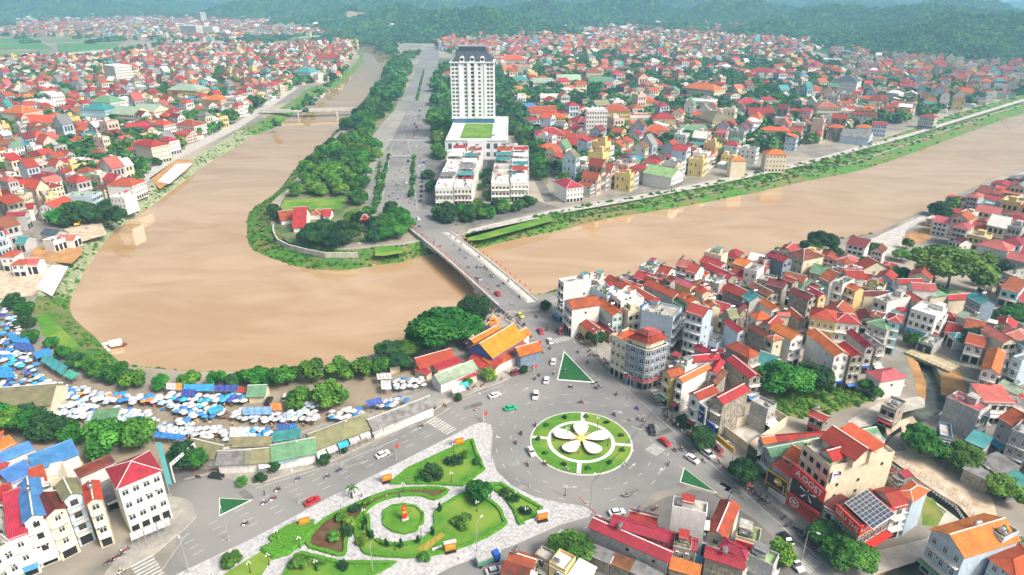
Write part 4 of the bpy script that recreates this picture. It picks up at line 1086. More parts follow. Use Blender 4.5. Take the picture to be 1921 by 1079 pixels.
# corner building on the roundabout
h5 = 16.0; A_, B_, C_ = G(TILE['A'][0]+940/6, TILE['A'][1]+262/6, h5), G(TILE['A'][0]+1175/6, TILE['A'][1]+345/6, h5), G(TILE['A'][0]+1395/6, TILE['A'][1]+268/6, h5)
u = (B_-A_).normalized(); v_ = (C_-B_).normalized(); cb_ = thing('corner_building', (B_.x, B_.y, 0), 0, 'five-storey slate-blue corner building with a two-tier red roof and red ground-floor shop', 'building')
lA = (A_-B_).length; lC = (C_-B_).length; D_ = A_+(C_-B_)
L2 = lambda p: (p.x-B_.x, p.y-B_.y)
foot = [L2(A_), L2(B_-u*3.2), L2(B_-u*1.2+v_*.3-Vector((0, .5, 0))), L2(B_+v_*1.5-Vector((0, .2, 0))), L2(B_+v_*3.4), L2(C_), L2(D_)]
def grow(poly, k): cx = sum(p[0] for p in poly)/len(poly); cy = sum(p[1] for p in poly)/len(poly); return [(cx+(p[0]-cx)*k, cy+(p[1]-cy)*k) for p in poly]
def ccw(poly): return poly if sum(a[0]*b_[1]-b_[0]*a[1] for a, b_ in zip(poly, poly[1:]+poly[:1])) > 0 else poly[::-1]
foot = ccw(foot); b = MB(); b.prism(foot, -.3, h5, WALL['n']); b.obj('wall', cb_)
b = MB()
for k in range(1, 6): b.prism(grow(foot, 1.05 if k < 5 else 1.09), h5/5*k-.28, h5/5*k, WALL['k'] if k < 5 else FRAME)
b.obj('cornice', cb_)
b = MB(); b.prism(grow(foot, 1.03), 2.6, 4.0, RED); b.prism(grow(foot, .8), h5, h5+2.2, WALL['c']); b.obj('shop_fascia', cb_)
def cone_roof(poly, z0, z1, k, m, nm, par):
    o = MB(); q = grow(poly, k); n_ = len(poly)
    for i in range(n_):
        j = (i+1) % n_; L = math.dist(poly[i], poly[j]); o.face([(*poly[i], z0), (*poly[j], z0), (*q[j], z1), (*q[i], z1)], m, [(0, 0), (L, 0), (L*.8, 3), (L*.2, 3)])
        o.tube((*poly[i], z0), (*q[i], z1), .12, .12, m, 4)
    o.face([(*p, z1) for p in q], m); o.face([(*p, z0-.05) for p in poly[::-1]], m); return o.obj(nm, par)
cone_roof(grow(foot, 1.02), h5+2.2, h5+4.2, .6, ROOF['r'], 'lower_roof', cb_); cone_roof(grow(foot, .72), h5+4.6, h5+6.2, .45, ROOF['p'], 'upper_roof', cb_)
for i in range(len(foot)):
    a, c = Vector(foot[i]), Vector(foot[(i+1) % len(foot)]); L = (c-a).length; n_ = max(1, int(L/2.4)); an = math.atan2(c.y-a.y, c.x-a.x)
    for k in range(5):
        for j in range(n_): p = a.lerp(c, (j+.5)/n_); ob('window' if k else 'shop_window', window_mesh(min(1.8, L/n_*.75), 1.9 if k else 2.2, 'w' if k else 'd'), cb_, (p.x, p.y, k*h5/5+(.7 if k else .2)), an)
OCC.append((B_.x+2, B_.y+6, 8))
# ================================================================ river bridge
z1 = 1.0
LA, LB = G(768, 431, z1), G(932, 573, z1); RA, RB_ = G(848, 438, z1), G(1009, 567, z1)
br = thing('river_bridge', (0, 0, 0), 0, 'long concrete road bridge with white parapets crossing the brown river', 'bridge')
N = 40; Lw = [LA.lerp(LB, k/N) for k in range(N+1)]; Rw = [RA.lerp(RB_, k/N) for k in range(N+1)]
BC = mat('bridge_concrete', (.58, .56, .51), .85, .2, .25, 0, detail=8)
def cam_(k): t = k/N; return z1+.25+1.0*math.sin(math.pi*t)
def strip(b, a0, a1, dz, m, k):
    p, q, r_, s = Lw[k].lerp(Rw[k], a0), Lw[k].lerp(Rw[k], a1), Lw[k+1].lerp(Rw[k+1], a1), Lw[k+1].lerp(Rw[k+1], a0); za, zb = cam_(k)+dz, cam_(k+1)+dz
    b.face([(p.x, p.y, za), (s.x, s.y, zb), (r_.x, r_.y, zb), (q.x, q.y, za)], m)
def wallstrip(b, a0, a1, lo, hi, m, k0=0, k1=N):
    for k in range(k0, k1):
        strip(b, a0, a1, hi, m, k)
        for a in (a0, a1):
            p, s = Lw[k].lerp(Rw[k], a), Lw[k+1].lerp(Rw[k+1], a); la = lo(k) if callable(lo) else lo; lb = lo(k+1) if callable(lo) else lo
            b.face([(p.x, p.y, cam_(k)+la), (s.x, s.y, cam_(k+1)+lb), (s.x, s.y, cam_(k+1)+hi), (p.x, p.y, cam_(k)+hi)], m)
def haunch(k):
    t = k/N; return -1.1-2.6*max(0, 1-abs(t-.2)/.2)**1.6-2.6*max(0, 1-abs(t-.82)/.2)**1.6
b = MB(); wallstrip(b, 0, 1, -.9, 0, BC); b.obj('deck', br)
b = MB()
for k in range(N): strip(b, .07, .74, .03, ASPH, k)
b.obj('carriageway', br)
b = MB()
for k in range(N): strip(b, .79, .965, .035, BC, k)
b.obj('walkway', br)
for a in (.02, .3, .55, .8, .95): g = MB(); wallstrip(g, a, a+.03, haunch, -.85, BC); g.obj('girder', br)
for a0, a1 in ((.0, .02), (.98, 1.0)):
    g = MB(); wallstrip(g, a0, a1, 0, .35, BC)
    for k in range(N):
        p = Lw[k].lerp(Rw[k], (a0+a1)/2); g.tube((p.x, p.y, cam_(k)+.3), (p.x, p.y, cam_(k)+1.15), .14, .14, FRAME, 5); q = Lw[k+1].lerp(Rw[k+1], (a0+a1)/2)
        for zz in (.7, 1.1): g.tube((p.x, p.y, cam_(k)+zz), (q.x, q.y, cam_(k+1)+zz), .06, .06, FRAME, 4)
    g.obj('parapet', br)
g = MB()
for k in range(N*2):
    f = k/2; k_ = int(f); p = Lw[k_].lerp(Lw[k_+1], f-k_).lerp(Rw[k_].lerp(Rw[k_+1], f-k_), .765); g.tube((p.x, p.y, cam_(k_)), (p.x, p.y, cam_(k_)+.8), .1, .1, plain('dark_rail', (.06, .06, .06)), 4)
for k in range(N):
    p, q = Lw[k].lerp(Rw[k], .765), Lw[k+1].lerp(Rw[k+1], .765); g.tube((p.x, p.y, cam_(k)+.75), (q.x, q.y, cam_(k+1)+.75), .06, .06, POLE, 4)
g.obj('divider_rail', br)
g = MB()
for k in range(N):
    strip(g, .403, .409, .045, YPAINT, k)
    if k % 2: strip(g, .235, .24, .045, PAINT, k); strip(g, .57, .575, .045, PAINT, k)
g.obj('lane_markings', br)
for f in (.2, .82):
    k = int(f*N); g = MB(); p, q = Lw[k], Rw[k]; t = (Lw[k+1]-Lw[k]).normalized()*.9; a, c = p.lerp(q, .04), p.lerp(q, .96)
    g.prism([(a-t).xy[:], (c-t).xy[:], (c+t).xy[:], (a+t).xy[:]], -8, cam_(k)+haunch(k)+.05, BC); a, c = p.lerp(q, -.01), p.lerp(q, 1.01); g.prism([(a-t*1.4).xy[:], (c-t*1.4).xy[:], (c+t*1.4).xy[:], (a+t*1.4).xy[:]], cam_(k)+haunch(k)-.7, cam_(k)+haunch(k)+.0, BC); g.obj('pier', br)
for k, w_ in ((0, 'north'), (N, 'south')):
    g = MB(); p, q = Lw[k], Rw[k]; t = (Lw[1]-Lw[0]).normalized()*(7 if k else -7); P = [p.xy[:], q.xy[:], (q+t).xy[:], (p+t).xy[:]]; g.prism(ccw(P), -6, cam_(k)-.02, CONC, ASPH); g.obj('abutment', br)
# upstream bridge
b0, b1 = G(486, 209, 2.5), G(668, 204, 2.5); fb = thing('far_bridge', (0, 0, 0), 0, 'low concrete bridge with two piers crossing the upper river bend', 'bridge')
t = (b1-b0).normalized(); n_ = Vector((-t.y, t.x, 0))*5; g = MB(); g.prism([(b0-n_).xy[:], (b1-n_).xy[:], (b1+n_).xy[:], (b0+n_).xy[:]], 1.2, 2.5, BC, ASPH); g.obj('deck', fb)
for s in (-1, 1): g = MB(); o = n_*s; a, c = b0+o*1.0, b1+o*1.0; e = n_*.05*s; g.prism(ccw([(a).xy[:], (c).xy[:], (c+e).xy[:], (a+e).xy[:]]), 2.4, 3.6, BC); g.obj('parapet', fb)
for f in (.40, .80): p = b0.lerp(b1, f); g = MB(); g.prism([(p-n_*.9-t*.9).xy[:], (p-n_*.9+t*.9).xy[:], (p+n_*.9+t*.9).xy[:], (p+n_*.9-t*.9).xy[:]], -7, 1.2, BC); g.obj('pier', fb)
# creek bridge
c0, c1 = G(1708, 656, .8), G(1792, 692, .8); cbg = thing('creek_bridge', (0, 0, 0), 0, 'small tan concrete bridge over the walled creek', 'bridge'); t = (c1-c0).normalized(); n_ = Vector((-t.y, t.x, 0))*3.6
g = MB(); g.prism([(c0-n_).xy[:], (c1-n_).xy[:], (c1+n_).xy[:], (c0+n_).xy[:]], -.3, .8, YST, mat('tan_deck', (.52, .44, .27), .9, .2, .4, 0)); g.obj('deck', cbg)
for s in (-1, 1):
    g = MB(); n2_ = int((c1-c0).length/1.5)
    for k in range(n2_+1): p = c0.lerp(c1, k/n2_)+n_*s*.97; g.tube((p.x, p.y, .8), (p.x, p.y, 1.7), .1, .1, CONC, 5)
    p, q = c0+n_*s*.97, c1+n_*s*.97; g.tube((p.x, p.y, 1.65), (q.x, q.y, 1.65), .08, .08, CONC, 5); g.obj('railing', cbg)
# fence along the creek path
def railing(pts, lb, h=1.0, m=FRAME, step=1.2, zz=0, raw=False):
    g = MB(); P = [G(*p, 0) for p in pts] if not raw else pts
    for a, c in zip(P, P[1:]):
        n_ = max(1, int((c-a).length/step))
        for k in range(n_): p = a.lerp(c, k/n_); g.tube((p.x, p.y, zz), (p.x, p.y, zz+h), .07, .07, m, 4)
        for q in (h, h*.5): g.tube((a.x, a.y, zz+q), (c.x, c.y, zz+q), .05, .05, m, 4)
    return g.obj('railing', label=lb, cat='railing')
railing([p for p in [(1655,864),(1700,896),(1750,926),(1792,956),(1812,985)]], 'white railing between the creek and the pale creek path', 1.1, WHT, .9)
railing([(1665,852),(1715,884),(1768,918),(1815,950),(1842,990)], 'thin railing on the far edge of the creek channel', 1.0, CONC, 1.4)
TPR = [Vector((p.x, p.y, 0)) for p in RT]; railing(TPR[60:nR:2], 'low white balustrade along the northern river embankment', 1.0, FRAME, 4, raw=True)
# ================================================================ temple and sheds
def piece(par, s, wall=True, nm='hall', h=None):
    q = s.split(); ox, oy, k = TILE[q[0]]; n = [float(v) for v in q[1:8]]; h = n[6]
    A, B, C = (G(ox+n[i]/k, oy+n[i+1]/k, h) for i in (0, 2, 4)); u = (B-A); wd = u.length; u.normalize(); nn = Vector((-u.y, u.x, 0)); dp = max(2.0, (C-B).dot(nn))
    kind = q[8]; rm = ROOF[q[9]]; wm = WALL[q[10]]; a = math.atan2(u.y, u.x); b = MB()
    b.box(0, wd, 0, dp, 0, h, wm, False)
    if kind == 'g': r = dp*.30; [b.face([(X, 0, h), (X, dp, h), (X, dp/2, h+r)] if X else [(X, dp, h), (X, 0, h), (X, dp/2, h+r)], wm) for X in (0, wd)]
    if kind == 'p': r = wd*.30; [b.face([(0, Y, h), (wd, Y, h), (wd/2, Y, h+r)] if not Y else [(wd, Y, h), (0, Y, h), (wd/2, Y, h+r)], wm) for Y in (0, dp)]
    o = b.obj(nm, par, (A.x, A.y, 0), rotz=a); rf = roof_mesh(wd, dp, h, kind, rm, cap=FRAME, ov=.7, rise={'g': dp*.32, 'p': wd*.32}.get(kind)).obj('roof', o); cc = Vector((wd/2, dp/2, 0)); cc.rotate(o.rotation_euler); OCC.append((A.x+cc.x, A.y+cc.y, min(wd, dp)*.6))
    return o, wd, dp, h
ROOF['O'] = roofmat('temple_orange_roof', (.85, .27, .03), 1.2)
tp = thing('temple', (0, 0, 0), 0, 'orange-roofed temple with blue walls between the bridge and the market', 'temple')
for s in ("W 720 872 852 925 985 800 6 p O v", "W 970 880 1010 915 1080 850 6 p O n", "W 862 985 1075 875 1040 830 3.6 s n w", "W 700 838 770 868 870 775 4.5 p O v", "W 960 800 1000 820 1050 790 5 p O w"):
    o, wd, dp, h = piece(tp, s)
    if 'v' in s[-1]:
        for k in range(3): ob('window', window_mesh(1.0, 1.4, 'b'), o, (wd*(k+.5)/3, -.02, 1.4))
for s in ("W 830 742 885 757 905 722 8 h n w", "W 715 852 745 862 765 835 6 h O w"):
    q = s.split(); A = G(640+float(q[1])/3, 360+float(q[2])/3, 4); pv_ = MB()
    for x in (0, 3.4):
        for y in (0, 3.4): pv_.tube((x, y, 0), (x, y, 4.2), .22, .22, RED, 6)
    o = pv_.obj('pavilion', tp, (A.x, A.y, 0)); r1 = roof_mesh(3.4, 3.4, 4.2, 'h', ROOF['O'], rise=1.4, ov=.9, cap=FRAME); r1.add(roof_mesh(1.6, 1.6, 0, 'h', ROOF['O'], rise=1.1, ov=.6, cap=FRAME), __import__('mathutils').Matrix.Translation((.9, .9, 5.6))); r1.obj('roof', o)
for s, lb in (("W 445 985 632 932 585 890 3.6 g r c", 'red-roofed open shed nearest the riverside trees by the market'), ("W 545 1002 678 955 655 935 3.2 s r c", 'bright red lean-to roof beside the pale green shed'), ("W 560 1070 758 990 724 950 4.6 g a w", 'pale green vaulted-roof shed beside the temple forecourt'),
     ("W 700 965 858 1005 810 930 3.4 s n c", 'brick-red low roof between the temple and green shed'), ("W 640 1060 760 1030 770 1000 2.8 s r c", 'low red roof before the pale green shed'), ("W 415 1000 480 1030 500 1010 2.6 s r c", 'small red canopy at the corner of the red sheds'), ("W 275 985 330 975 325 955 3 s g c", 'small green sheet roof under the riverside trees'),
     ("W 640 790 690 800 700 765 2.6 h m w", 'little maroon-roofed riverside pavilion behind the temple'), ("W 470 800 520 810 530 770 3 h m w", 'maroon pavilion at the water edge behind the temple'),
     ("O 408 868 462 866 468 842 4 g k w", 'grey-blue roofed market hall by the overhead gantry'), ("O 463 866 512 862 508 838 4 g y w", 'tan roofed market hall between grey and green halls'), ("O 513 861 590 847 575 822 4.2 g g w", 'green roofed market hall facing the main road'), ("O 592 840 694 801 677 776 4.2 g y w", 'long tan ribbed-roof market hall facing the main road'), ("O 701 803 812 759 800 743 4.2 g k w", 'long grey ribbed-roof market hall next to the crossing'),
     ("O 350 845 405 858 425 832 4 g y w", 'cream vaulted market hall behind the flowering tree'), ("O 425 838 505 836 500 822 3.6 s y w", 'low cream roof behind the grey-blue market hall'), ("O -60 768 92 756 96 722 6 g y c", 'wide tan warehouse roof at the western market edge'), ("O 465 741 494 740 500 722 3.2 g g c", 'small green-roofed cream kiosk under the row of trees'), ("O 512 828 561 822 559 808 3.6 s t w", 'teal sheet roof among the umbrellas behind the green hall'),
     ("O 172 788 218 782 224 768 3 s g w", 'dark green sheet roof among blue umbrellas'), ("V 500 405 520 420 560 400 3 h r y", 'tiny yellow shrine with red roof by the lime-green tree'), ("O 527 412 550 409 548 399 3.4 g n w", 'red-roofed white temple gatehouse on the wooded river point'), ("O 550 425 572 424 578 400 3.6 g n w", 'brick-red temple hall on the wooded river point'), ("O 582 402 600 402 600 394 3.2 h n w", 'small brick-red temple roof among point trees'), ("O 606 404 618 404 618 396 3.2 g n w", 'tiny tiled roof beside the river point temple')):
    t = thing('shed' if 'hall' not in lb else 'market_hall', (0, 0, 0), 0, lb, 'shed' if 'hall' not in lb else 'hall'); piece(t, s, nm='wall')
# pavilion on the point
p = G(687, 432); pv_ = thing('pavilion', p, 0, 'small orange two-tier pagoda pavilion among the wooded point trees', 'pavilion'); o = MB()
for x in (-1.6, 1.6):
    for y in (-1.6, 1.6): o.tube((x, y, 0), (x, y, 7), .2, .2, RED, 6)
o.box(-2.2, 2.2, -2.2, 2.2, 0, 3.6, CONC); o.obj('base', pv_); r1 = roof_mesh(3.4, 3.4, 0, 'h', ROOF['n'], rise=1.6, ov=1.0, cap=FRAME).obj('roof', pv_, (-1.7, -1.7, 7)); roof_mesh(1.8, 1.8, 0, 'h', ROOF['n'], rise=1.3, ov=.6, cap=FRAME).obj('upper_roof', pv_, (-.9, -.9, 8.6))
# embankment wall of the point
g = MB(); P = [G(*q, .0) for q in ((512,425),(512,436),(520,452),(540,462),(570,470),(610,478),(672,478))]
for a, c in zip(P, P[1:]): g.face([(a.x, a.y, -1.8), (c.x, c.y, -1.8), (c.x, c.y, 1.1), (a.x, a.y, 1.1)], CONC); n_ = (c-a).normalized().cross(Vector((0, 0, 1)))*-.5; g.face([(a.x, a.y, 1.1), (c.x, c.y, 1.1), (c.x+n_.x, c.y+n_.y, 1.1), (a.x+n_.x, a.y+n_.y, 1.1)], FRAME)
g.obj('embankment_wall', label='curved pale embankment wall round the river point', cat='wall')
# ================================================================ signs on the shops of the eastern street
def panel(name, A, B, z0, z1, m, label, cat, out=.25, thick=.25):
    """upright board between two photo points given at height z1"""
    a, c = G(*A, z1), G(*B, z1); u = c-a; L = u.length; an = math.atan2(u.y, u.x); t = thing(name, (a.x, a.y, 0), an, label, cat)
    b = MB(); b.box(0, L, -out-thick, -out, z0, z1, m); b.obj('board', t); return t, L, -out-thick-.03
t, L, y = panel('shop_sign', (1496, 867), (1557, 920), 12.6, 16.2, RED, 'long red sign with white lettering across the cream building, upper of two', 'sign', .9)
text('A.OOST', t, (L*.52, y, 14.4), (math.pi/2, 0, 0), 2.5, WHT)
t, L, y = panel('billboard', (1493, 886), (1553, 925), 6.6, 12.5, BLK, 'black billboard with a white pinwheel mark between two red signs', 'billboard', .8)
pw = MB()
for k in range(5):
    a = k*2*math.pi/5+.3; pw.face([(L*.52+math.cos(a)*.2, y, 9.5+math.sin(a)*.2), (L*.52+math.cos(a+.12)*2.4, y, 9.5+math.sin(a+.12)*2.4), (L*.52+math.cos(a-.12)*2.4, y, 9.5+math.sin(a-.12)*2.4)], WHT)
pw.obj('emblem', t)
t, L, y = panel('shop_sign', (1486, 918), (1543, 960), 2.8, 6.9, RED, 'long red sign with white emblem and black lettering, lower of two', 'sign', 1.1)
text('SYMSTT', t, (L*.60, y, 4.7), (math.pi/2, 0, 0), 2.6, BLK); em = MB()
for k in range(12): a = k*math.pi/6; em.tube((2.2+1.35*math.cos(a), y, 4.9+1.35*math.sin(a)), (2.2+1.35*math.cos(a+math.pi/6), y, 4.9+1.35*math.sin(a+math.pi/6)), .1, .1, WHT, 4)
for k in range(3): a = k*math.pi/3+.5; em.tube((2.2-1.3*math.cos(a), y, 4.9-1.3*math.sin(a)), (2.2+1.3*math.cos(a), y, 4.9+1.3*math.sin(a)), .12, .12, WHT, 4)
em.obj('emblem', t)
t, L, y = panel('shop_sign', (1444, 877), (1484, 903), 3.4, 8.4, BLK, 'black and yellow shop sign with a round yellow emblem', 'sign', .6)
b = MB(); b.box(0, L, y-.02, y+.03, 7.9, 8.4, YEL); b.box(0, .3, y-.02, y+.03, 3.4, 7.9, YEL); b.box(L-.3, L, y-.02, y+.03, 3.4, 7.9, YEL); b.obj('frame', t); em = MB(); em.tube((L*.55, y-.03, 6.4), (L*.55, y+.02, 6.4), 1.15, 1.15, YEL, 20); em.obj('emblem', t); text('thegioididong.com', t, (L*.5, y, 4.3), (math.pi/2, 0, 0), 1.0, YEL)
t, L, y = panel('shop_sign', (1408, 832), (1424, 845), 2.8, 9.6, BLK, 'tall dark signboard with green lettering beside the green roof', 'sign', .5)
text('OPPO', t, (L*.5, y, 7.4), (math.pi/2, 0, 0), 1.2, GRN); b = MB(); b.box(L*.2, L*.45, y-.03, y, 3.6, 4.4, WHT); b.box(L*.55, L*.8, y-.03, y, 3.6, 4.4, WHT); b.obj('panel', t)
t, L, y = panel('shop_sign', (1314, 752), (1330, 763), 3.4, 11.5, WHT, 'tall white vertical shop banner with dark blue phone pictures', 'sign', .6)
b = MB(); navy = plain('navy_paint', (.02, .03, .16)); b.box(L*.2, L*.8, y-.02, y, 9.2, 10.8, navy); b.box(L*.2, L*.85, y-.02, y, 5.2, 8.8, navy); b.box(L*.35, L*.5, y-.04, y-.02, 6.6, 7.6, WHT); b.obj('picture', t)
t, L, y = panel('shop_sign', (1330, 787), (1345, 798), 2.4, 7.4, BLU, 'blue shop sign with white lines beside the phone banner', 'sign', .6)
b = MB()
for k in range(4): b.box(L*.12, L*.9, y-.02, y, 3.0+k*.75, 3.4+k*.75, WHT)
b.obj('lettering', t)
t, L, y = panel('shop_sign', (1349, 815), (1382, 842), 2.6, 4.4, YEL, 'orange-yellow fascia over the low cream shopfront', 'sign', .5)
# supermarket with solar panels
zt = 10.5; A_, B_, C_ = G(1572, 949, zt), G(1614, 989, zt), G(1676, 952, zt)
sm = thing('supermarket', (B_.x, B_.y, 0), 0, 'brown glazed supermarket corner with wide red sign band and rooftop solar panels', 'shop'); a_, c_ = A_-B_, C_-B_; dpt = a_+c_
b = MB(); ft = ccw([a_.xy[:], (0, 0), c_.xy[:], dpt.xy[:]]); b.prism(ft, -.2, zt, mat('brown_cladding', (.22, .15, .08), .6, .3, .8, 0)); b.obj('wall', sm)
for v, nm in ((a_, 'l'), (c_, 'r')):
    L = v.length; an = math.atan2(-v.y, -v.x) if nm == 'l' else math.atan2(v.y, v.x); base = v if nm == 'l' else Vector((0, 0, 0))
    o = MB(); o.box(-.3, L+.3, -.35, -.02, zt-2.4, zt+.4, RED); sb = o.obj('sign_board', sm, (base.x, base.y, 0), rotz=an)
    text('SIÊU THỊ' if nm == 'l' else 'ĐIỆN MÁY NỘI THẤT', sb, (L/2, -.38, zt-1.1), (math.pi/2, 0, 0), 1.9 if nm == 'l' else 1.35, WHT)
    o = MB(); o.box(-.25, L+.2, -.28, -.03, zt-2.7, zt-2.4, YEL); o.box(-.2, L, -1.8, 0, 3.1, 3.3, RED); o.obj('fascia', sm, (base.x, base.y, 0), rotz=an)
    n_ = 5
    for k in range(n_): ob('window', window_mesh(L/n_*.8, 3.0, 'w'), sm, (*(base+v*((k+.5)/n_)*(-1 if nm == 'l' else 1)).xy, 4.2), an)
b = MB(); b.prism(grow(ft, .9), zt, zt+.15, ROOF['m']); b.obj('roof', sm)
SOL = plain('solar_cell', (.07, .085, .12), .25); u, v = -a_.normalized(), c_.normalized(); o = MB(); P0 = a_*.88+c_*.12
for i in range(8):
    for j in range(6):
        q = P0+u*(i*1.12)+v*(j*1.4); z = zt+1.02+j*.08; e1, e2 = u*1.0, v*1.26
        o.face([(q.x, q.y, z), (q.x+e1.x, q.y+e1.y, z), (q.x+e1.x+e2.x, q.y+e1.y+e2.y, z+.07), (q.x+e2.x, q.y+e2.y, z+.07)], SOL)
q = P0-u*.15-v*.15; e1, e2 = u*9.2, v*8.6; o.face([(q.x, q.y, zt+.95), (q.x+e1.x, q.y+e1.y, zt+.95), (q.x+e1.x+e2.x, q.y+e1.y+e2.y, zt+1.44), (q.x+e2.x, q.y+e2.y, zt+1.44)], FRAME)
for fu, fv in ((1, 1), (8, 1), (1, 7), (8, 7)): p = P0+u*fu+v*fv; o.tube((p.x, p.y, zt), (p.x, p.y, zt+1.1), .08, .08, STEEL, 5)
o.obj('solar_array', sm); OCC.append((B_.x+4, B_.y+5, 6))
# roofs on top of the tall cream building
crm = HEROES[[i for i, s in enumerate(NEAR) if s.startswith('Z 200 345')][0]]; crm['label'] = 'tall cream five-storey building with red and orange roofs above the long red signs'; REG[:] = [r for r in REG if r[0] is not crm]
bpy.context.view_layer.update(); inv = crm.matrix_world.inverted()
for s in ("Z 318 300 492 418 560 352 20.8 g r c", "Z 405 256 588 380 652 352 21.6 s o c", "Z 312 372 372 420 438 372 19.8 p n c"):
    o, wd, dp, h = piece(crm, s, nm='roof_storey')
    for v in o.data.vertices:
        if v.co.z < 1: v.co.z = 17.6
    o.matrix_parent_inverse = inv
# walled yard beside it
g = MB(); P = [G(*q, 0) for q in ((1352,812),(1446,780),(1474,798),(1402,850),(1352,812))]
for a, c in zip(P, P[1:]): e = (c-a).normalized(); n_ = Vector((-e.y, e.x, 0))*.12; g.prism(ccw([(a-n_).xy[:], (c-n_).xy[:], (c+n_).xy[:], (a+n_).xy[:]]), 0, 3.4, WALL['c'])
g.obj('yard_wall', label='cream boundary wall round the open yard beside the orange fascia', cat='wall')
# purple banner on the cream wall
t, L, y = panel('wall_banner', (1562, 886), (1602, 866), 13.6, 17.0, WHT, 'white wall banner with purple pattern on the tall cream wall', 'banner', .05, .08)
PUR = plain('purple_paint', (.25, .04, .30)); b = MB(); rr = random.Random(3)
for k in range(26): x, z = rr.uniform(.3, L-1.6), rr.uniform(13.8, 16.2); w_ = rr.uniform(.5, 1.3); b.face([(x, y, z), (x+w_, y, z+.1), (x+w_*.8, y, z+.5), (x+.1, y, z+.35)], PUR)
b.obj('pattern', t)
# ---------------------------------------------------------------- the rest of the town
ZONES = [  # polygon in photo pixels, cell along, cell across, angle, share of houses, share of trees
 ([(-160,520),(-160,170),(0,120),(220,108),(330,92),(500,92),(650,85),(672,90),(630,150),(560,160),(440,228),(330,285),(270,340),(190,380),(120,395),(60,430),(0,480)], 8.2, 13.5, 62, .84, .15),
 ([(1008,262),(1045,380),(1270,340),(1450,292),(1700,228),(1930,176),(2100,140),(2100,110),(1930,135),(1760,118),(1650,95),(1560,90),(1560,130),(1600,170),(1500,215),(1300,225),(1180,270),(1060,240)], 8.0, 13.5, 58, .84, .15),
 ([(940,128),(960,190),(1010,262),(1060,240),(1180,270),(1300,225),(1500,215),(1600,170),(1560,130),(1500,100),(1300,120),(1120,105)], 11.5, 15, 20, .42, .56),
 ([(820,92),(930,122),(1120,105),(1300,120),(1500,100),(1570,90),(1560,72),(1400,70),(1150,62),(960,72),(820,80)], 9.5, 13, 10, .74, .22),
 ([(1380,52),(1500,62),(1640,88),(1680,100),(1700,85),(1600,60),(1480,44),(1390,44)], 11, 15, 0, .5, .3),
 ([(-200,62),(0,58),(120,45),(330,34),(470,36),(560,52),(620,64),(760,72),(640,66),(480,74),(330,82),(200,70),(-200,70)], 13, 17, 0, .55, .2),
 ([(1745,412),(1921,336),(2080,300),(2080,520),(1921,600),(1850,540),(1830,500),(1790,455),(1730,445)], 8.5, 13, -48, .9, .08),
 ([(1060,560),(1110,548),(1290,515),(1400,500),(1480,490),(1600,480),(1690,520),(1810,560),(1921,650),(2000,700),(1900,740),(1790,680),(1700,650),(1640,720),(1560,700),(1500,640),(1400,760),(1250,700),(1200,640)], 6.5, 10.5, -40, .9, .05),
 ([(1790,760),(1921,720),(2050,800),(2050,980),(1921,980),(1890,950),(1840,880)], 8, 12, -35, .7, .2),
 ([(-100,840),(0,830),(0,1100),(-150,1100)], 6, 14, 20, .9, 0),
 ([(1060,1085),(1480,1085),(1480,1160),(1040,1160)], 8, 12, -28, .9, 0),
]
KEEPOUT = [[(800,400),(1060,380),(1030,300),(960,200),(815,190)], [(60,470),(150,455),(170,480),(110,560),(60,560)], [(110,430),(240,405),(230,470),(110,465)],
 [(1440,640),(1560,650),(1650,690),(1650,760),(1440,770)], [(1640,660),(1780,650),(1820,700),(1760,800),(1640,800)], [(1615,470),(1700,430),(1735,470),(1680,520),(1640,500)], [(1690,460),(1840,470),(1850,560),(1720,560)]]
BIGT = []
INST = []; TREES = []
rz = random.Random(11)
def rcol(): return rz.choices('rnompkctgbwiuy', (22, 21, 9, 12, 7, 9, 9, 3, 3, 1, 5, 0, 6, 1))[0]
def rwal(): return rz.choices('wcykgpbst', (30, 22, 8, 14, 9, 8, 6, 2, 2))[0]
cand = []
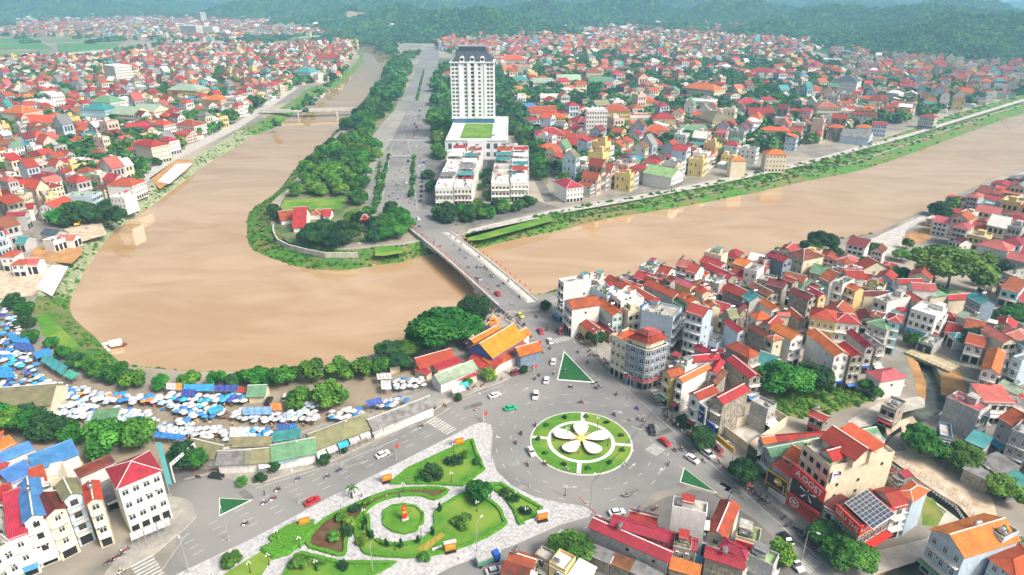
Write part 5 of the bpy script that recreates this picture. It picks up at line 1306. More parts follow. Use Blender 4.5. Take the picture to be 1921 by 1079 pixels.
for zi, (poly, ca, cb, ang, ph, pt) in enumerate(ZONES):
    W_ = [G2(*p) for p in poly]; cx = sum(p[0] for p in W_)/len(W_); cy = sum(p[1] for p in W_)/len(W_)
    L_ = max(math.hypot(p[0]-cx, p[1]-cy) for p in W_); c0, s0 = math.cos(R(ang)), math.sin(R(ang))
    v = -L_; rown = 0
    while v < L_:
        dd = cb*rz.uniform(.85, 1.1); rown += 1
        u = -L_; bend = 0
        while u < L_:
            wd = ca*rz.uniform(.7, 1.35); uu, vv = u+wd/2, v+dd/2+10*math.sin(u/70+zi)
            x = cx+uu*c0-vv*s0; y = cy+uu*s0+vv*c0; u += wd+.15
            if rz.random() < .03: u += 4
            if not inside(x, y, W_): continue
            px, py = PX((x, y, 0))
            if px < -90 or px > 2010 or py > 1120: continue
            if any(inside(px, py, k) for k in KEEPOUT): continue
            if occupied(x, y, min(wd, dd)*.42): continue
            r_ = rz.random()
            if noise.noise(Vector((x/60, y/60, zi))) > (.42 if pt < .1 else .15 if pt < .3 else .02): r_ = 1-pt*.5 if rz.random() < .75 else r_
            if r_ < ph:
                fl = rz.choices((1, 2, 3, 4, 5), (14, 34, 32, 15, 5))[0]
                if zi in (6, 7): fl = min(fl, rz.choice((1, 2, 2, 3)))
                k_ = rz.choices('gphfs', (30, 22, 18, 22, 8))[0]; rc = rcol()
                if k_ == 'f' and rc not in 'cwkt': rc = rz.choice('ccwk')
                if k_ != 'f' and rc == 'c': rc = 'n'
                if py < 340 and rz.random() < .48: TREES.append((x+rz.uniform(-6, 6), y+rz.uniform(-6, 6), rz.uniform(5, 9), px, 100, zi))
                cand.append((y, x, R(ang), wd, dd*rz.uniform(.75, .97), fl, k_, rc, rwal(), px, py))
            elif r_ > 1-pt: TREES.append((x, y, rz.uniform(5, 9), px, py, zi))
        v += dd + (3.2 if rown % 2 else .6)
cand.sort()
NH = len(NEAR)+len(FAR); NIND = 300-NH+len([0 for s in FAR if s[0] in 'PQS' and float(s.split()[7]) >= 3])
for i, (y, x, a, wd, dd, fl, k_, rc, wc, px, py) in enumerate(cand):
    h = fl*3.5+rz.uniform(0, 1.2)
    if i < NIND:
        c, s = math.cos(a), math.sin(a); fx = x-wd/2*c+dd/2*s; fy = y-wd/2*s-dd/2*c; wh, an, ap = quarter(px, py)
        house(fx, fy, a, wd, dd, h, k_, rc, wc, fl=fl, where=wh, anchor=an, apos=ap, lod=0 if px > 1000 and py > 450 or py > 700 else 1)
    else: INST.append((x, y, a+rz.choice((0, 0, math.pi)), wd, dd, h, k_, rc, wc))
print('houses', NH, 'filler', len(cand), 'inst', len(INST), 'trees', len(TREES))
# ---------------------------------------------------------------- far roofs beyond count: one object of kind stuff, real instances of whole small houses
def gn_scatter(name, protos, pts, label, cat=None):
    """pts: (x, y, z, rotz, sx, sy, sz, proto index); one stuff object that sets a whole prototype on every point"""
    me = bpy.data.meshes.new(name); me.vertices.add(len(pts)); A = np.array(pts, dtype=np.float32)
    me.vertices.foreach_set('co', A[:, :3].ravel())
    for nm, ty, dat in (('rot', 'FLOAT', A[:, 3]), ('idx', 'INT', A[:, 7].astype(np.int32))):
        at = me.attributes.new(nm, ty, 'POINT'); at.data.foreach_set('value', dat)
    at = me.attributes.new('scl', 'FLOAT_VECTOR', 'POINT'); at.data.foreach_set('vector', A[:, 4:7].ravel())
    o = bpy.data.objects.new(name, me); COL.objects.link(o)
    cl = bpy.data.collections.new(name+'_kinds')
    for k, pm in enumerate(protos): q = bpy.data.objects.new(f"{name}_kind_{k:03d}", pm); cl.objects.link(q)
    ng = bpy.data.node_groups.new(name, 'GeometryNodeTree'); ng.interface.new_socket('Geometry', in_out='INPUT', socket_type='NodeSocketGeometry'); ng.interface.new_socket('Geometry', in_out='OUTPUT', socket_type='NodeSocketGeometry')
    N = ng.nodes; L = ng.links; gi = N.new('NodeGroupInput'); go = N.new('NodeGroupOutput'); ip = N.new('GeometryNodeInstanceOnPoints'); ci = N.new('GeometryNodeCollectionInfo')
    ci.inputs['Collection'].default_value = cl; ci.inputs['Separate Children'].default_value = True; ci.inputs['Reset Children'].default_value = True
    ip.inputs['Pick Instance'].default_value = True
    def att(nm, ty): a = N.new('GeometryNodeInputNamedAttribute'); a.data_type = ty; a.inputs[0].default_value = nm; return a.outputs[0]
    cb = N.new('ShaderNodeCombineXYZ'); L.new(att('rot', 'FLOAT'), cb.inputs[2])
    L.new(gi.outputs[0], ip.inputs['Points']); L.new(ci.outputs[0], ip.inputs['Instance']); L.new(att('idx', 'INT'), ip.inputs['Instance Index']); L.new(cb.outputs[0], ip.inputs['Rotation']); L.new(att('scl', 'FLOAT_VECTOR'), ip.inputs['Scale']); L.new(ip.outputs[0], go.inputs[0])
    md = o.modifiers.new('scatter', 'NODES'); md.node_group = ng
    return tag(o, label, cat, None, 'stuff')
def proto_house(kind, rc, wc, fl):
    w, d, h = 1.0*8, 1.0*13, fl*3.5; wm = WALL[wc]; rm = ROOF[rc]; b = MB()
    b.box(0, w, 0, d, 0, h, wm, False)
    if kind == 'g':
        r = d*.22
        for X in (0, w): b.face([(X, 0, h), (X, d, h), (X, d/2, h+r)] if X else [(X, d, h), (X, 0, h), (X, d/2, h+r)], wm)
    elif kind == 'p':
        r = w*.28
        for Y in (0, d): b.face([(0, Y, h), (w, Y, h), (w/2, Y, h+r)] if not Y else [(w, Y, h), (0, Y, h), (w/2, Y, h+r)], wm)
    elif kind == 'f':
        for q in ((0, w, 0, .2), (0, w, d-.2, d), (0, .2, .2, d-.2), (w-.2, w, .2, d-.2)): b.box(*q, h, h+.9, wm)
        b.box(w*.3, w*.7, d*.6, d*.85, h, h+2.3, wm); b.tube((w*.3, d*.3, h+.9), (w*.55, d*.3, h+.9), .5, .5, STEEL, 6)
    o = roof_mesh(w, d, h, kind, rm, cap=rm, rise=(d*.22 if kind == 'g' else None)); b.add(o)
    for k in range(fl):
        z = k*3.5+1
        for x in (1.2, 3.4, 5.6): b.box(x, x+1.3, -.05, .0, z, z+1.6, DARK); b.box(x, x+1.3, d, d+.05, z, z+1.6, DARK)
        for y in (2, 6, 10):
            if random.random() < .6: b.box(w, w+.05, y, y+1.1, z, z+1.4, DARK)
            if random.random() < .6: b.box(-.05, 0, y, y+1.1, z, z+1.4, DARK)
        if k: b.box(-.1, w+.1, -.7, 0, k*3.5-.1, k*3.5+.08, FRAME)
    for i, p in enumerate(b.v): b.v[i] = ((p[0]-w/2)/w, (p[1]-d/2)/d, p[2]/h)
    return b.mesh('far_house')
PK_, pidx = [], {}
for (k, c, wl_) in sorted({(t[6], t[7], t[8]) for t in INST}):
    pass
combos = []
rq = random.Random(5)
for t in INST:
    key = (t[6], t[7])
    if key not in pidx: pidx[key] = []
for key in sorted(pidx):
    nv = 4 if key[1] in 'rno' else 2
    for q in range(nv):
        fl = rq.choice((2, 3, 3, 4)); wc = rq.choices('wckgpyb', (30, 22, 14, 8, 10, 8, 8))[0]
        pidx[key].append(len(PK_)); PK_.append(proto_house(key[0], key[1], wc, fl))
pts = []
for (x, y, a, wd, dd, h, k_, rc, wc) in INST:
    pts.append((x, y, 0, a, wd, dd, h, rq.choice(pidx[(k_, rc)])))
# ================================================================ hills
HILLS = [  # px, distance m, radius across, radius along, height
 (700, 5400, 900, 420, 112), (930, 5600, 800, 420, 124), (1180, 5800, 800, 420, 118), (1420, 5300, 700, 420, 122), (1660, 5000, 620, 400, 108), (1790, 5600, 420, 400, 60),
 (800, 4300, 420, 260, 88), (1050, 4200, 520, 260, 98), (1330, 4100, 480, 260, 92), (1580, 3900, 420, 260, 90),
 (870, 2280, 250, 170, 58), (770, 2650, 230, 170, 58), (1010, 2950, 330, 190, 72), (1190, 3150, 260, 180, 66), (1390, 3000, 300, 190, 74), (1560, 2600, 290, 190, 62), (1270, 2450, 150, 100, 26), (1450, 2150, 140, 110, 30),
 (1830, 1860, 300, 230, 62), (1960, 1560, 330, 240, 55), (1700, 2250, 260, 190, 56), (2100, 1900, 460, 500, 66), (1760, 2900, 360, 220, 78), (1130, 3700, 300, 160, 84),
 (570, 3900, 430, 300, 92), (470, 3600, 220, 180, 36), (680, 3000, 260, 210, 66), (740, 3800, 300, 260, 80), (90, 4100, 480, 260, 66), (-80, 3900, 400, 300, 78), (250, 4300, 220, 200, 30), (330, 4900, 420, 240, 40), (230, 5600, 600, 300, 58), (330, 7000, 1100, 400, 66), (80, 8000, 1300, 500, 72), (560, 7000, 700, 400, 80), (1900, 8500, 1600, 900, 50)]
HL = []
for px, D, rx, ry, h in HILLS:
    x = (px-960.5)/FPX*D*math.cos(PITCH)*1.02; HL.append((x, D, rx, ry, h))
def hz(x, y):
    z = 0.0
    for hx, hy, rx, ry, h in HL:
        u, v = (x-hx)/rx, (y-hy)/ry; q = u*u+v*v
        if q < 6: z = z+h*math.exp(-q*1.1) - z*h*math.exp(-q*1.1)/150
    if z < 2: return z-1.2
    nn = noise.fractal(Vector((x/420, y/420, 0)), 1, 2.1, 5)*.62 + noise.fractal(Vector((x/150, y/150, 5)), 1, 2, 3)*.26
    return max(z*(1+nn)-1.5+ nn*8, -1)
HILLM = mat('forest_floor', (.035, .10, .03), .95, .5, .01, 0, col2=(.02, .06, .02), detail=12)
b = MB(); rows = []; ys = [1150*(1.0165**i) for i in range(142)]; nx = 200; k = b.mi(HILLM)
QU = (-600, 2830)
kq = b.mi(mat('quarry_rock', (.44, .29, .20), .95, .35, .02, 0, col2=(.30, .20, .15), detail=12))
for y in ys:
    half = y*1.02
    b.v += [(x, y, hz(x, y)) for x in (half*(2*i/(nx-1)-1) for i in range(nx))]
def quarry(x, y):
    r_ = math.hypot((x-QU[0])/105, (y-QU[1])/90)+noise.noise(Vector((x/60, y/60, 1)))*.5; r2 = math.hypot((x+1160)/150, (y-3900)/130)+noise.noise(Vector((x/70, y/70, 2)))*.5
    return r_ < 1 or r2 < .8
for j in range(len(ys)-1):
    for i in range(nx-1):
        a = j*nx+i; p = b.v[a]
        if max(b.v[q][2] for q in (a, a+1, a+nx+1, a+nx)) < -.3: continue
        b.f.append((a, a+1, a+nx+1, a+nx)); b.m.append(kq if quarry(p[0], p[1]) else k)
b.obj('hills', kind='structure', smooth=True)
# ================================================================ trees
def leafmat(name, a, c, d):
    m, n, l, p = nt(name); tc = n.new("ShaderNodeTexCoord"); no = n.new("ShaderNodeTexNoise"); no.inputs['Scale'].default_value = .9; no.inputs['Detail'].default_value = 4
    l.new(tc.outputs['Object'], no.inputs[0]); ra = n.new("ShaderNodeValToRGB"); ra.color_ramp.elements[0].position = .35; ra.color_ramp.elements[0].color = (*a, 1); ra.color_ramp.elements[1].position = .7; ra.color_ramp.elements[1].color = (*d, 1)
    e = ra.color_ramp.elements.new(.52); e.color = (*c, 1); l.new(no.outputs[0], ra.inputs[0])
    oi = n.new("ShaderNodeObjectInfo"); hs = n.new("ShaderNodeHueSaturation"); mr = n.new("ShaderNodeMapRange"); mr.inputs[3].default_value = .72; mr.inputs[4].default_value = 1.3
    l.new(oi.outputs['Random'], mr.inputs[0]); l.new(mr.outputs[0], hs.inputs['Value']); mh = n.new("ShaderNodeMapRange"); mh.inputs[3].default_value = .53; mh.inputs[4].default_value = .475
    m2 = n.new("ShaderNodeMath"); m2.operation = 'MULTIPLY'; m2.inputs[1].default_value = 5.7; m3 = n.new("ShaderNodeMath"); m3.operation = 'FRACT'; l.new(oi.outputs['Random'], m2.inputs[0]); l.new(m2.outputs[0], m3.inputs[0]); l.new(m3.outputs[0], mh.inputs[0]); l.new(mh.outputs[0], hs.inputs['Hue'])
    l.new(ra.outputs[0], hs.inputs['Color']); l.new(hs.outputs[0], p.inputs['Base Color']); p.inputs['Roughness'].default_value = .65; p.inputs['Specular IOR Level'].default_value = .25
    return m
LEAF = leafmat('leaves', (.022, .085, .012), (.055, .18, .022), (.13, .31, .04))
LEAF2 = leafmat('yellow_green_leaves', (.05, .13, .015), (.12, .26, .03), (.22, .36, .05))
LEAFD = leafmat('dark_leaves', (.012, .045, .015), (.025, .085, .022), (.05, .14, .03))
FORL = leafmat('forest_leaves', (.015, .08, .022), (.06, .20, .05), (.17, .36, .08))
BARK = mat('bark', (.12, .085, .06), .95, .35, 2, .1)
def crown(n, seed, m, rx=1, rz_=.95, lobes=9, leaf=.13, lob_r=.42, inner=.45):
    """leaf clumps: small folded leaf faces spread through overlapping lobes, so the outline is uneven and gaps show"""
    r = np.random.RandomState(seed); C = []
    for k in range(lobes):
        v = r.normal(size=3); v /= np.linalg.norm(v); v[2] = abs(v[2])*1.35-.6; C.append((v*np.array([.66*rx, .66*rx, .6*rz_])*r.uniform(.75, 1.15), lob_r*r.uniform(.7, 1.15)))
    C.append((np.array([0, 0, .1]), lob_r*1.25)); V = []; F = []
    for k in range(n):
        c, cr = C[r.randint(len(C))]; v = r.normal(size=3); v /= np.linalg.norm(v)
        if v[2] < -.85: v[2] *= -1
        p = c+v*cr*(r.uniform(inner, 1.0)**.5)
        nn = v*.9+r.normal(size=3)*.55+np.array([0, 0, .35]); nn /= np.linalg.norm(nn)
        t = np.cross(nn, r.normal(size=3)); t /= np.linalg.norm(t); s = np.cross(nn, t); L = leaf*r.uniform(.6, 1.4)
        i = len(V); V += [p-t*L-s*L*.5, p+t*L*.2-s*L*.75+nn*L*.25, p+t*L+s*L*.3, p+s*L*.85-t*L*.2+nn*L*.2]; F.append((i, i+1, i+2, i+3))
    V = np.array(V); V[:, 2] *= rz_; me = bpy.data.meshes.new('crown'); me.from_pydata([tuple(v) for v in V], [], F); me.materials.append(m); me.update(); return me
def trunk_mesh(seed, h=1.0, r0=.09, limbs=5):
    r = random.Random(seed); b = MB(); p = Vector((0, 0, -.05)); q = Vector((r.uniform(-.06, .06), r.uniform(-.06, .06), h*.5)); b.tube(p, q, r0, r0*.7, BARK, 7)
    top = q+Vector((r.uniform(-.05, .05), r.uniform(-.05, .05), h*.5)); b.tube(q, top, r0*.7, r0*.35, BARK, 6)
    for k in range(limbs):
        a = 2*math.pi*k/limbs+r.uniform(-.4, .4); s = q.lerp(top, r.uniform(0, .5)); e = s+Vector((math.cos(a)*.5, math.sin(a)*.5, r.uniform(.25, .55))); b.tube(s, e, r0*.42, r0*.12, BARK, 5)
    return b.mesh('trunk')
# kinds: crown of radius 1 centred on the origin; a tree = trunk (height th) + crown
TK = []
for k in range(4): TK.append(('tree', crown(2600, 20+k, LEAF, leaf=.085, lobes=11), .8))
for k in range(2): TK.append(('tree', crown(2600, 40+k, LEAFD, leaf=.085, lobes=12, lob_r=.42), .85))
TK.append(('tree', crown(2400, 50, LEAF2, leaf=.09, lobes=10), .8))
TRK = [trunk_mesh(s) for s in (1, 2, 3)]
BIGC = [crown(9000, 60+k, m_, leaf=.05, lobes=20, lob_r=.36, rz_=.75) for k, m_ in enumerate((LEAF, LEAFD, LEAF2))]
SMALLC = [crown(700, 70+k, m_, leaf=.15, lobes=7) for k, m_ in enumerate((LEAF, LEAFD, LEAF2, LEAF))]
FARC = [crown(230, 90+k, m_, leaf=.30, lobes=8, lob_r=.5, inner=.8) for k, m_ in enumerate((FORL, FORL, LEAFD, FORL, LEAF, LEAF2))]
TDESC = {0: 'round leafy green', 1: 'round bushy green', 2: 'broad green', 3: 'dense green', 4: 'dark green', 5: 'dark dense', 6: 'bright yellow-green'}
tr = random.Random(4)
def tree(x, y, r, h=None, k=None, where='', an='', ap=(0, 0), name='tree', z=0, label=None, big=False, small=False, cat='tree', desc=None, sq=None):
    r *= 1.13; h = h or r*(tr.uniform(1.5, 1.9) if r < 7 else 1.3); k = tr.randint(0, 6) if k is None else k
    cm = BIGC[{4: 1, 5: 1, 6: 2}.get(k, 0)] if big else SMALLC[k % 4] if small else TK[k][1]
    t = thing(name, (x, y, z), 0, None, cat)
    tk = ob('trunk', TRK[tr.randint(0, 2)], t, (0, 0, 0), tr.uniform(0, 6), (h*.55*(.8 if not big else .6),)*2+(h*.62,))
    ob('crown', cm, t, (0, 0, max(h-r*.92, r*.78)), tr.uniform(0, 6.28), (r*tr.uniform(.85, 1.12), r*tr.uniform(.85, 1.12), r*tr.uniform(.8, 1.05)))
    if label: t['label'] = label
    else: reg(t, (desc or TDESC[k])+' tree', where, an, ap)
    return t
def treeat(px, py, r, **kw): p = G(px, py, kw.get('z', 0)); return tree(p.x, p.y, r, **kw)
# the row between the market and the river
MK = G2(30, 600)
for px, py, r, k in ((30,575,4.5,4),(52,590,4,0),(50,612,3.4,4),(62,640,3.4,0),(98,652,3,1),(120,672,3.2,2),(142,684,3.4,4),(165,694,3.4,0),(187,703,3.8,1),(205,716,4,2),(225,712,4.2,3),(252,725,4.6,0),(306,727,3.4,1),(358,719,3.2,0),(407,720,3.2,2),(436,722,2.8,4),(458,718,3.4,1),(484,720,4.4,3),(508,716,3.6,0),(537,720,4.6,1),(586,716,5,2),(638,708,4.8,0),(684,704,4.8,3),(712,700,4.2,1)):
    treeat(px, py+2, r, h=r*1.75, k=k, where='in the row between market and river', an='the upstream end', ap=MK)
for px, py, r, k, lb in ((564,764,4,6,'round yellow-green tree standing among stalls at the market centre'), (620,762,5.2,6,'large round bright green tree on the market dirt yard'), (210,845,6.2,0,'leafy green tree behind the south-west rooftops beside the market entrance'), (262,840,6,1,'bushy green tree closest to the market entrance gantry'), (352,872,4.6,4,'dark flowering tree beside the overhead road gantry'), (372,880,3.5,1,'small tree leaning beside the overhead road gantry')):
    treeat(px, py, r, k=k, label=lb)
for px, py, r in ((8,806,5),(35,812,5),(62,815,5.2),(90,818,5),(118,824,4.6),(140,830,3.8),(20,785,4),(60,790,4.4)): treeat(px, py, r, k=tr.choice((0, 1, 4)), where='in the clump behind the blue roofs', an='the market entrance', ap=G2(300, 860))
for px, py, r, k, lb in ((832,655,12,0,'huge spreading tree on the riverbank behind the orange-roofed temple'), (888,606,8,4,'dark tree beside the parapet at the southern bridge end'), (800,655,7.5,3,'spreading tree over the riverbank west of the temple'), (868,640,8,2,'broad tree shading the temple courtyard'), (735,680,5.5,5,'dark tree between the market row and the red sheds'), (765,672,5,1,'green tree with a red flag beside the red sheds'), (752,695,4.5,4,'dark tree in front of the red market sheds'), (918,712,2.6,6,'small bright tree at the white temple gate'), (877,724,1.8,1,'little street tree before the pale green shed'),
     (1022,580,2.6,4,'small dark tree at the eastern bridge end'), (1117,645,4.4,4,'round dark street tree before the low yellow house'), (1283,800,2.4,4,'slim street tree on the pavement of the eastern street'), (1315,838,4.6,4,'bushy tree beside the parked white car and red car'), (1392,905,4.4,4,'dark street tree below the green and black signboard'), (1546,1020,4.4,0,'round green street tree beside the red shop corner'), (1590,1062,5.2,1,'round bright tree at the corner by the solar-roofed shop'), (1068,1052,5.2,0,'leafy tree among roofs beside the southern street'), (1462,1050,3.4,6,'fan-leaved palm-like tree beside the green flat roof'),
     (1725,850,6,1,'large bush-like tree on the far creek path nearest the creek bend'), (1805,880,5.4,1,'bushy tree between grey ruins and the creek path'), (1880,935,4.6,6,'light green tree below the teal sheet roof'), (1466,742,8.8,1,'huge round tree above the weedy lot, nearer the brown roofs'), (1522,735,7.5,4,'dark spreading tree leaning on the tall white orange-roofed house'), (1632,740,4,0,'tree between the ruined grey house and pink hipped house'), (1775,545,15.5,6,'enormous round tree standing alone east of the riverside houses'), (1720,540,6,4,'dark tree at the foot of the enormous round tree'),
     (1540,470,7.5,4,'big dark tree rising behind the villa on the river edge'), (1520,480,6,5,'dark tree beside the striped-roof villa'), (1560,500,6,4,'dark tree below the riverside villa'), (1690,490,4.5,6,'bright lime-green tree at the river works'), (1830,660,7,4,'dark wide tree by the ruined wall above the creek bridge'), (1860,650,5.5,5,'dark tree behind the orange-roofed white house at the creek'), (1712,650,3.5,0,'small tree hugging the sky-blue balcony house'), (1900,610,6,1,'green tree beside the teal roofs at the eastern edge')):
    treeat(px, py, r, k=k, label=lb, big=r > 4.2)
for px, py, r in ((1390,535,4),(1405,545,3.4),(1420,530,3.6),(1440,545,3),(1372,540,3),(1455,520,3.4),(1510,545,3.6),(1225,528,3.5),(1290,500,3),(1305,515,2.4),(1440,490,3),(1460,478,3),(1640,470,4),(1660,520,3.5),(1850,500,5),(1880,520,5),(1760,400,6),(1790,390,6),(1830,385,5),(1700,460,3.5),(1720,480,4)): treeat(px, py+6, r, where='between the riverside houses', an='the river bridge', ap=BR)
# the wooded point and the river park
PEN = G2(770, 420)
for px, py, r, k in ((578,452,6,4),(605,458,6,5),(632,462,6.5,4),(655,455,6,5),(640,440,6.5,4),(610,438,6,5),(585,440,5,4),(668,440,5,4),(705,452,5,4),(725,448,6,0),(745,444,6.5,0),(762,430,6,0),(700,430,5.5,5),(680,420,6,4),(722,425,6,1),(748,415,6,1),(735,402,5,4),(522,408,4.5,4),(515,398,3.5,4),(695,408,5,2),(665,415,5,6)):
    treeat(px, py+3, r, k=k, where='on the wooded river point', an='the bridge', ap=PEN, big=r >= 6)
def fill(poly, n, rr, where, an, ap, ks=(0, 1, 2, 3, 6, 6, 4), small=False, mind=.9, stuff=False, h=None):
    W_ = [G2(*p) for p in poly]; xs = [p[0] for p in W_]; ys_ = [p[1] for p in W_]; got = []; q = 0
    while len(got) < n and q < n*60:
        q += 1; x, y = tr.uniform(min(xs), max(xs)), tr.uniform(min(ys_), max(ys_)); r = tr.uniform(*rr)
        if not inside(x, y, W_) or occupied(x, y, r*.3) or any((a-x)**2+(c-y)**2 < ((r+d)*mind*.62)**2 for a, c, d in got): continue
        got.append((x, y, r))
        if stuff: FARTREES.append((x, y, r))
        else: tree(x, y, r, k=tr.choice(ks), where=where, an=an, ap=ap, small=small, h=h)
FARTREES = []
fill([(560,345),(600,290),(650,250),(690,262),(712,285),(692,330),(676,388),(650,372),(540,366)], 75, (4.2,6.4), 'in the river park', 'the bridge', PEN, mind=1.0)
fill([(625,262),(672,212),(705,190),(735,195),(715,228),(690,262),(650,250)], 34, (5,7), 'in the river park', 'the bridge', PEN, ks=(4, 5, 0, 1))
fill([(812,205),(846,200),(848,300),(818,300),(806,250)], 22, (5.5,8), 'west of the tower', 'the podium', G2(888, 300), ks=(0, 1, 2, 6))
fill([(935,200),(955,215),(985,262),(1000,270),(1020,300),(1012,345),(985,300),(965,262),(938,232)], 34, (5,7.5), 'east of the tower', 'the podium', G2(888, 300), ks=(0, 1, 4, 4))
fill([(820,402),(870,400),(1000,385),(1012,378),(990,392),(905,412),(850,420),(822,412)], 20, (3.8,5), 'in the row before the tower', 'the bridge', PEN, ks=(0, 1, 4))
fill([(888,320),(915,318),(925,378),(896,384)], 9, (2.8,3.8), 'between the white shophouse terraces', 'the podium', G2(888, 300), ks=(0, 1, 4))
fill([(800,330),(812,330),(815,375),(802,380)], 3, (3.5,4.5), 'beside the boulevard', 'the podium', G2(888, 300), ks=(4,))
fill([(705,188),(735,120),(760,112),(768,130),(745,190)], 130, (6,9), '', '', None, stuff=True, mind=.8)
fill([(822,130),(845,125),(847,200),(806,205)], 40, (6,9), '', '', None, stuff=True, mind=.8)
fill([(930,130),(960,140),(1000,262),(960,215),(932,195)], 90, (6,8), '', '', None, stuff=True, mind=.8)
fill([(760,100),(790,98),(775,112),(750,120)], 15, (5,7), '', '', None, stuff=True)
fill([(640,78),(700,74),(740,84),(745,110),(728,108),(690,84)], 60, (6,9), '', '', None, stuff=True, mind=.8)
fill([(480,245),(540,222),(575,185),(600,165),(640,130),(648,120),(655,128),(620,165),(575,212),(545,228),(490,256)], 36, (2.5,4.5), '', '', None, stuff=True)
fill([(90,420),(200,390),(215,400),(225,430),(180,425),(110,430)], 10, (5,7), 'by the cleared plots on the west bank', 'the bridge', PEN, ks=(4, 5, 0))
fill([(0,118),(60,112),(110,118),(0,126)], 25, (5,8), '', '', None, stuff=True)
fill([(200,100),(300,88),(330,96),(260,106)], 25, (6,9), '', '', None, stuff=True)
fill([(1570,95),(1700,105),(1780,118),(1720,120),(1600,110)], 60, (6,9), '', '', None, stuff=True, mind=.7)
fill([(1330,90),(1440,85),(1480,120),(1440,200),(1380,200),(1300,150)], 120, (5,8), '', '', None, stuff=True, mind=.8)
fill([(1480,160),(1560,150),(1560,190),(1500,205)], 45, (5,8), '', '', None, stuff=True, mind=.8)
fill([(1380,230),(1480,215),(1500,240),(1400,262)], 30, (4,7), '', '', None, stuff=True, mind=.8)
# trees among the roofs: the nearer ones singly, the rest with the far wood
for a_, c_, n_ in (((710,383),(731,288),16), ((772,370),(777,292),14), ((782,189),(796,129),18), ((702,398),(714,302),14)):
    for q in range(n_): p = G(a_[0]+(c_[0]-a_[0])*q/n_, a_[1]+(c_[1]-a_[1])*q/n_); FARTREES.append((p.x, p.y, tr.uniform(1.3, 2.3)))
TREES.sort(key=lambda t: t[1])
nt_ = 0
for x, y, r, px, py, zi in TREES:
    if py > 270 and nt_ < 60 and -20 < px < 1940: wh, an, ap = quarter(px, py); tree(x, y, r*.62, where=wh, an=an, ap=ap, small=py < 400); nt_ += 1
    else: FARTREES.append((x, y, r*.88))
pf = []; hr = random.Random(9)
for x, y, r in FARTREES: pf.append((x, y, r*.95, hr.uniform(0, 6.28), r, r, r*.85, hr.choice((0, 1, 2, 4, 4))))
# forest on the hills
HOUSES_HILL = []
y = 1160.0
while y < 7200:
    s = 9.5+(y-1160)*.005; half = y*.82; x = -half
    while x < half:
        xx, yy = x+hr.uniform(-s, s)*.5, y+hr.uniform(-s, s)*.5; x += s*1.15; z = hz(xx, yy)
        if z > 4 and not quarry(xx, yy) and hr.random() < .96 and (z > 9 or noise.noise(Vector((xx/90, yy/90, 8))) < .15):
            r = s*hr.uniform(.55, .85); pf.append((xx, yy, z+r*.45, hr.uniform(0, 6), r, r, r*hr.uniform(.7, 1.1), hr.choice((0, 1, 2, 3, 3) if noise.noise(Vector((xx/130, yy/130, 6))) < .12 else (4, 5, 4, 0))))
        elif z < 5 and y > 1900 and noise.noise(Vector((xx/160, yy/160, 4))) > .12 and hr.random() < .6:
            r = s*.55; pf.append((xx, yy, max(0, z)+r*.5, 0, r, r, r*.8, hr.choice((0, 2, 3))))
    y += s*1.15
print('forest', len(pf))
gn_scatter('forest', FARC, pf, 'dense green forest and tree belts covering the hills behind the town')
# houses at the foot of the hills
pt2 = []
for (px0, px1, y0, y1, n_) in ((1140, 1640, 2300, 3300, 500), (900, 1160, 2100, 2600, 160), (20, 640, 2600, 3900, 900), (640, 860, 2400, 3100, 160), (1380, 1500, 2500, 2900, 90)):
    for q in range(n_):
        D = y0+(y1-y0)*hr.random()**1.3; px = hr.uniform(px0, px1); x = (px-960.5)/FPX*D*math.cos(PITCH)
        z = hz(x, D)
        if z > 12: continue
        s = hr.uniform(1, 1.6); pt2.append((x, D, max(0, z), hr.choice((0, .3, 1.2, 2)), 12*s, 15*s, hr.uniform(6, 15), hr.choice(pidx[hr.choice([k for k in pidx if k[1] in 'rwcn'])])))
# outlying houses in the valley floor between fields and hills, whiter walls
pts = [p for p in pts if p[1] < 1300 or hz(p[0], p[1]) < 5]
gn_scatter('town_houses', PK_, pts+pt2, 'mass of small red-roofed town houses filling the distant town')
# ---------------------------------------------------------------- bushes and tufts on the banks
pb = []
def along(Wp, Tp, i0, i1, n, t0, t1, s0, s1, ks=(0, 2, 3, 2)):
    for q in range(n):
        i = hr.randint(i0, i1-1); f = hr.random(); t = hr.uniform(t0, t1); a = Wp[i].lerp(Wp[i+1], f).lerp(Tp[i].lerp(Tp[i+1], f), t); s = hr.uniform(s0, s1)
        pb.append((a.x, a.y, WZ+5*np.interp(t, (0, .35, .5, 1), (0, .45, .5, 1))+s*.3, hr.uniform(0, 6), s, s, s*.7, hr.choice(ks)))
along(RW, RT, 0, nR, 1500, .0, .95, .4, 1.3); along(LW, LT, 64, 120, 350, .1, .9, .4, 1.2); along(LW, LT, 0, 64, 500, .05, .9, .4, 1.4); along(LW, LT, 120, 165, 160, .0, .9, .8, 2.2); along(RW, RT, 90, nR, 900, .3, 1, .8, 2.2)
for q in range(420):
    x, y = G2(hr.uniform(1450, 1650), hr.uniform(722, 785))
    if inside(x, y, [G2(*p) for p in ((1452,738),(1500,725),(1600,730),(1650,740),(1640,752),(1560,775),(1500,785),(1455,775))]): s = hr.uniform(.4, 1.3); pb.append((x, y, s*.3, 0, s, s, s*.7, hr.choice((0, 2, 2))))
gn_scatter('bank_shrubs', SMALLC, [p[:7]+(p[7] % 4,) for p in pb], 'low shrubs and weeds growing on the river banks')
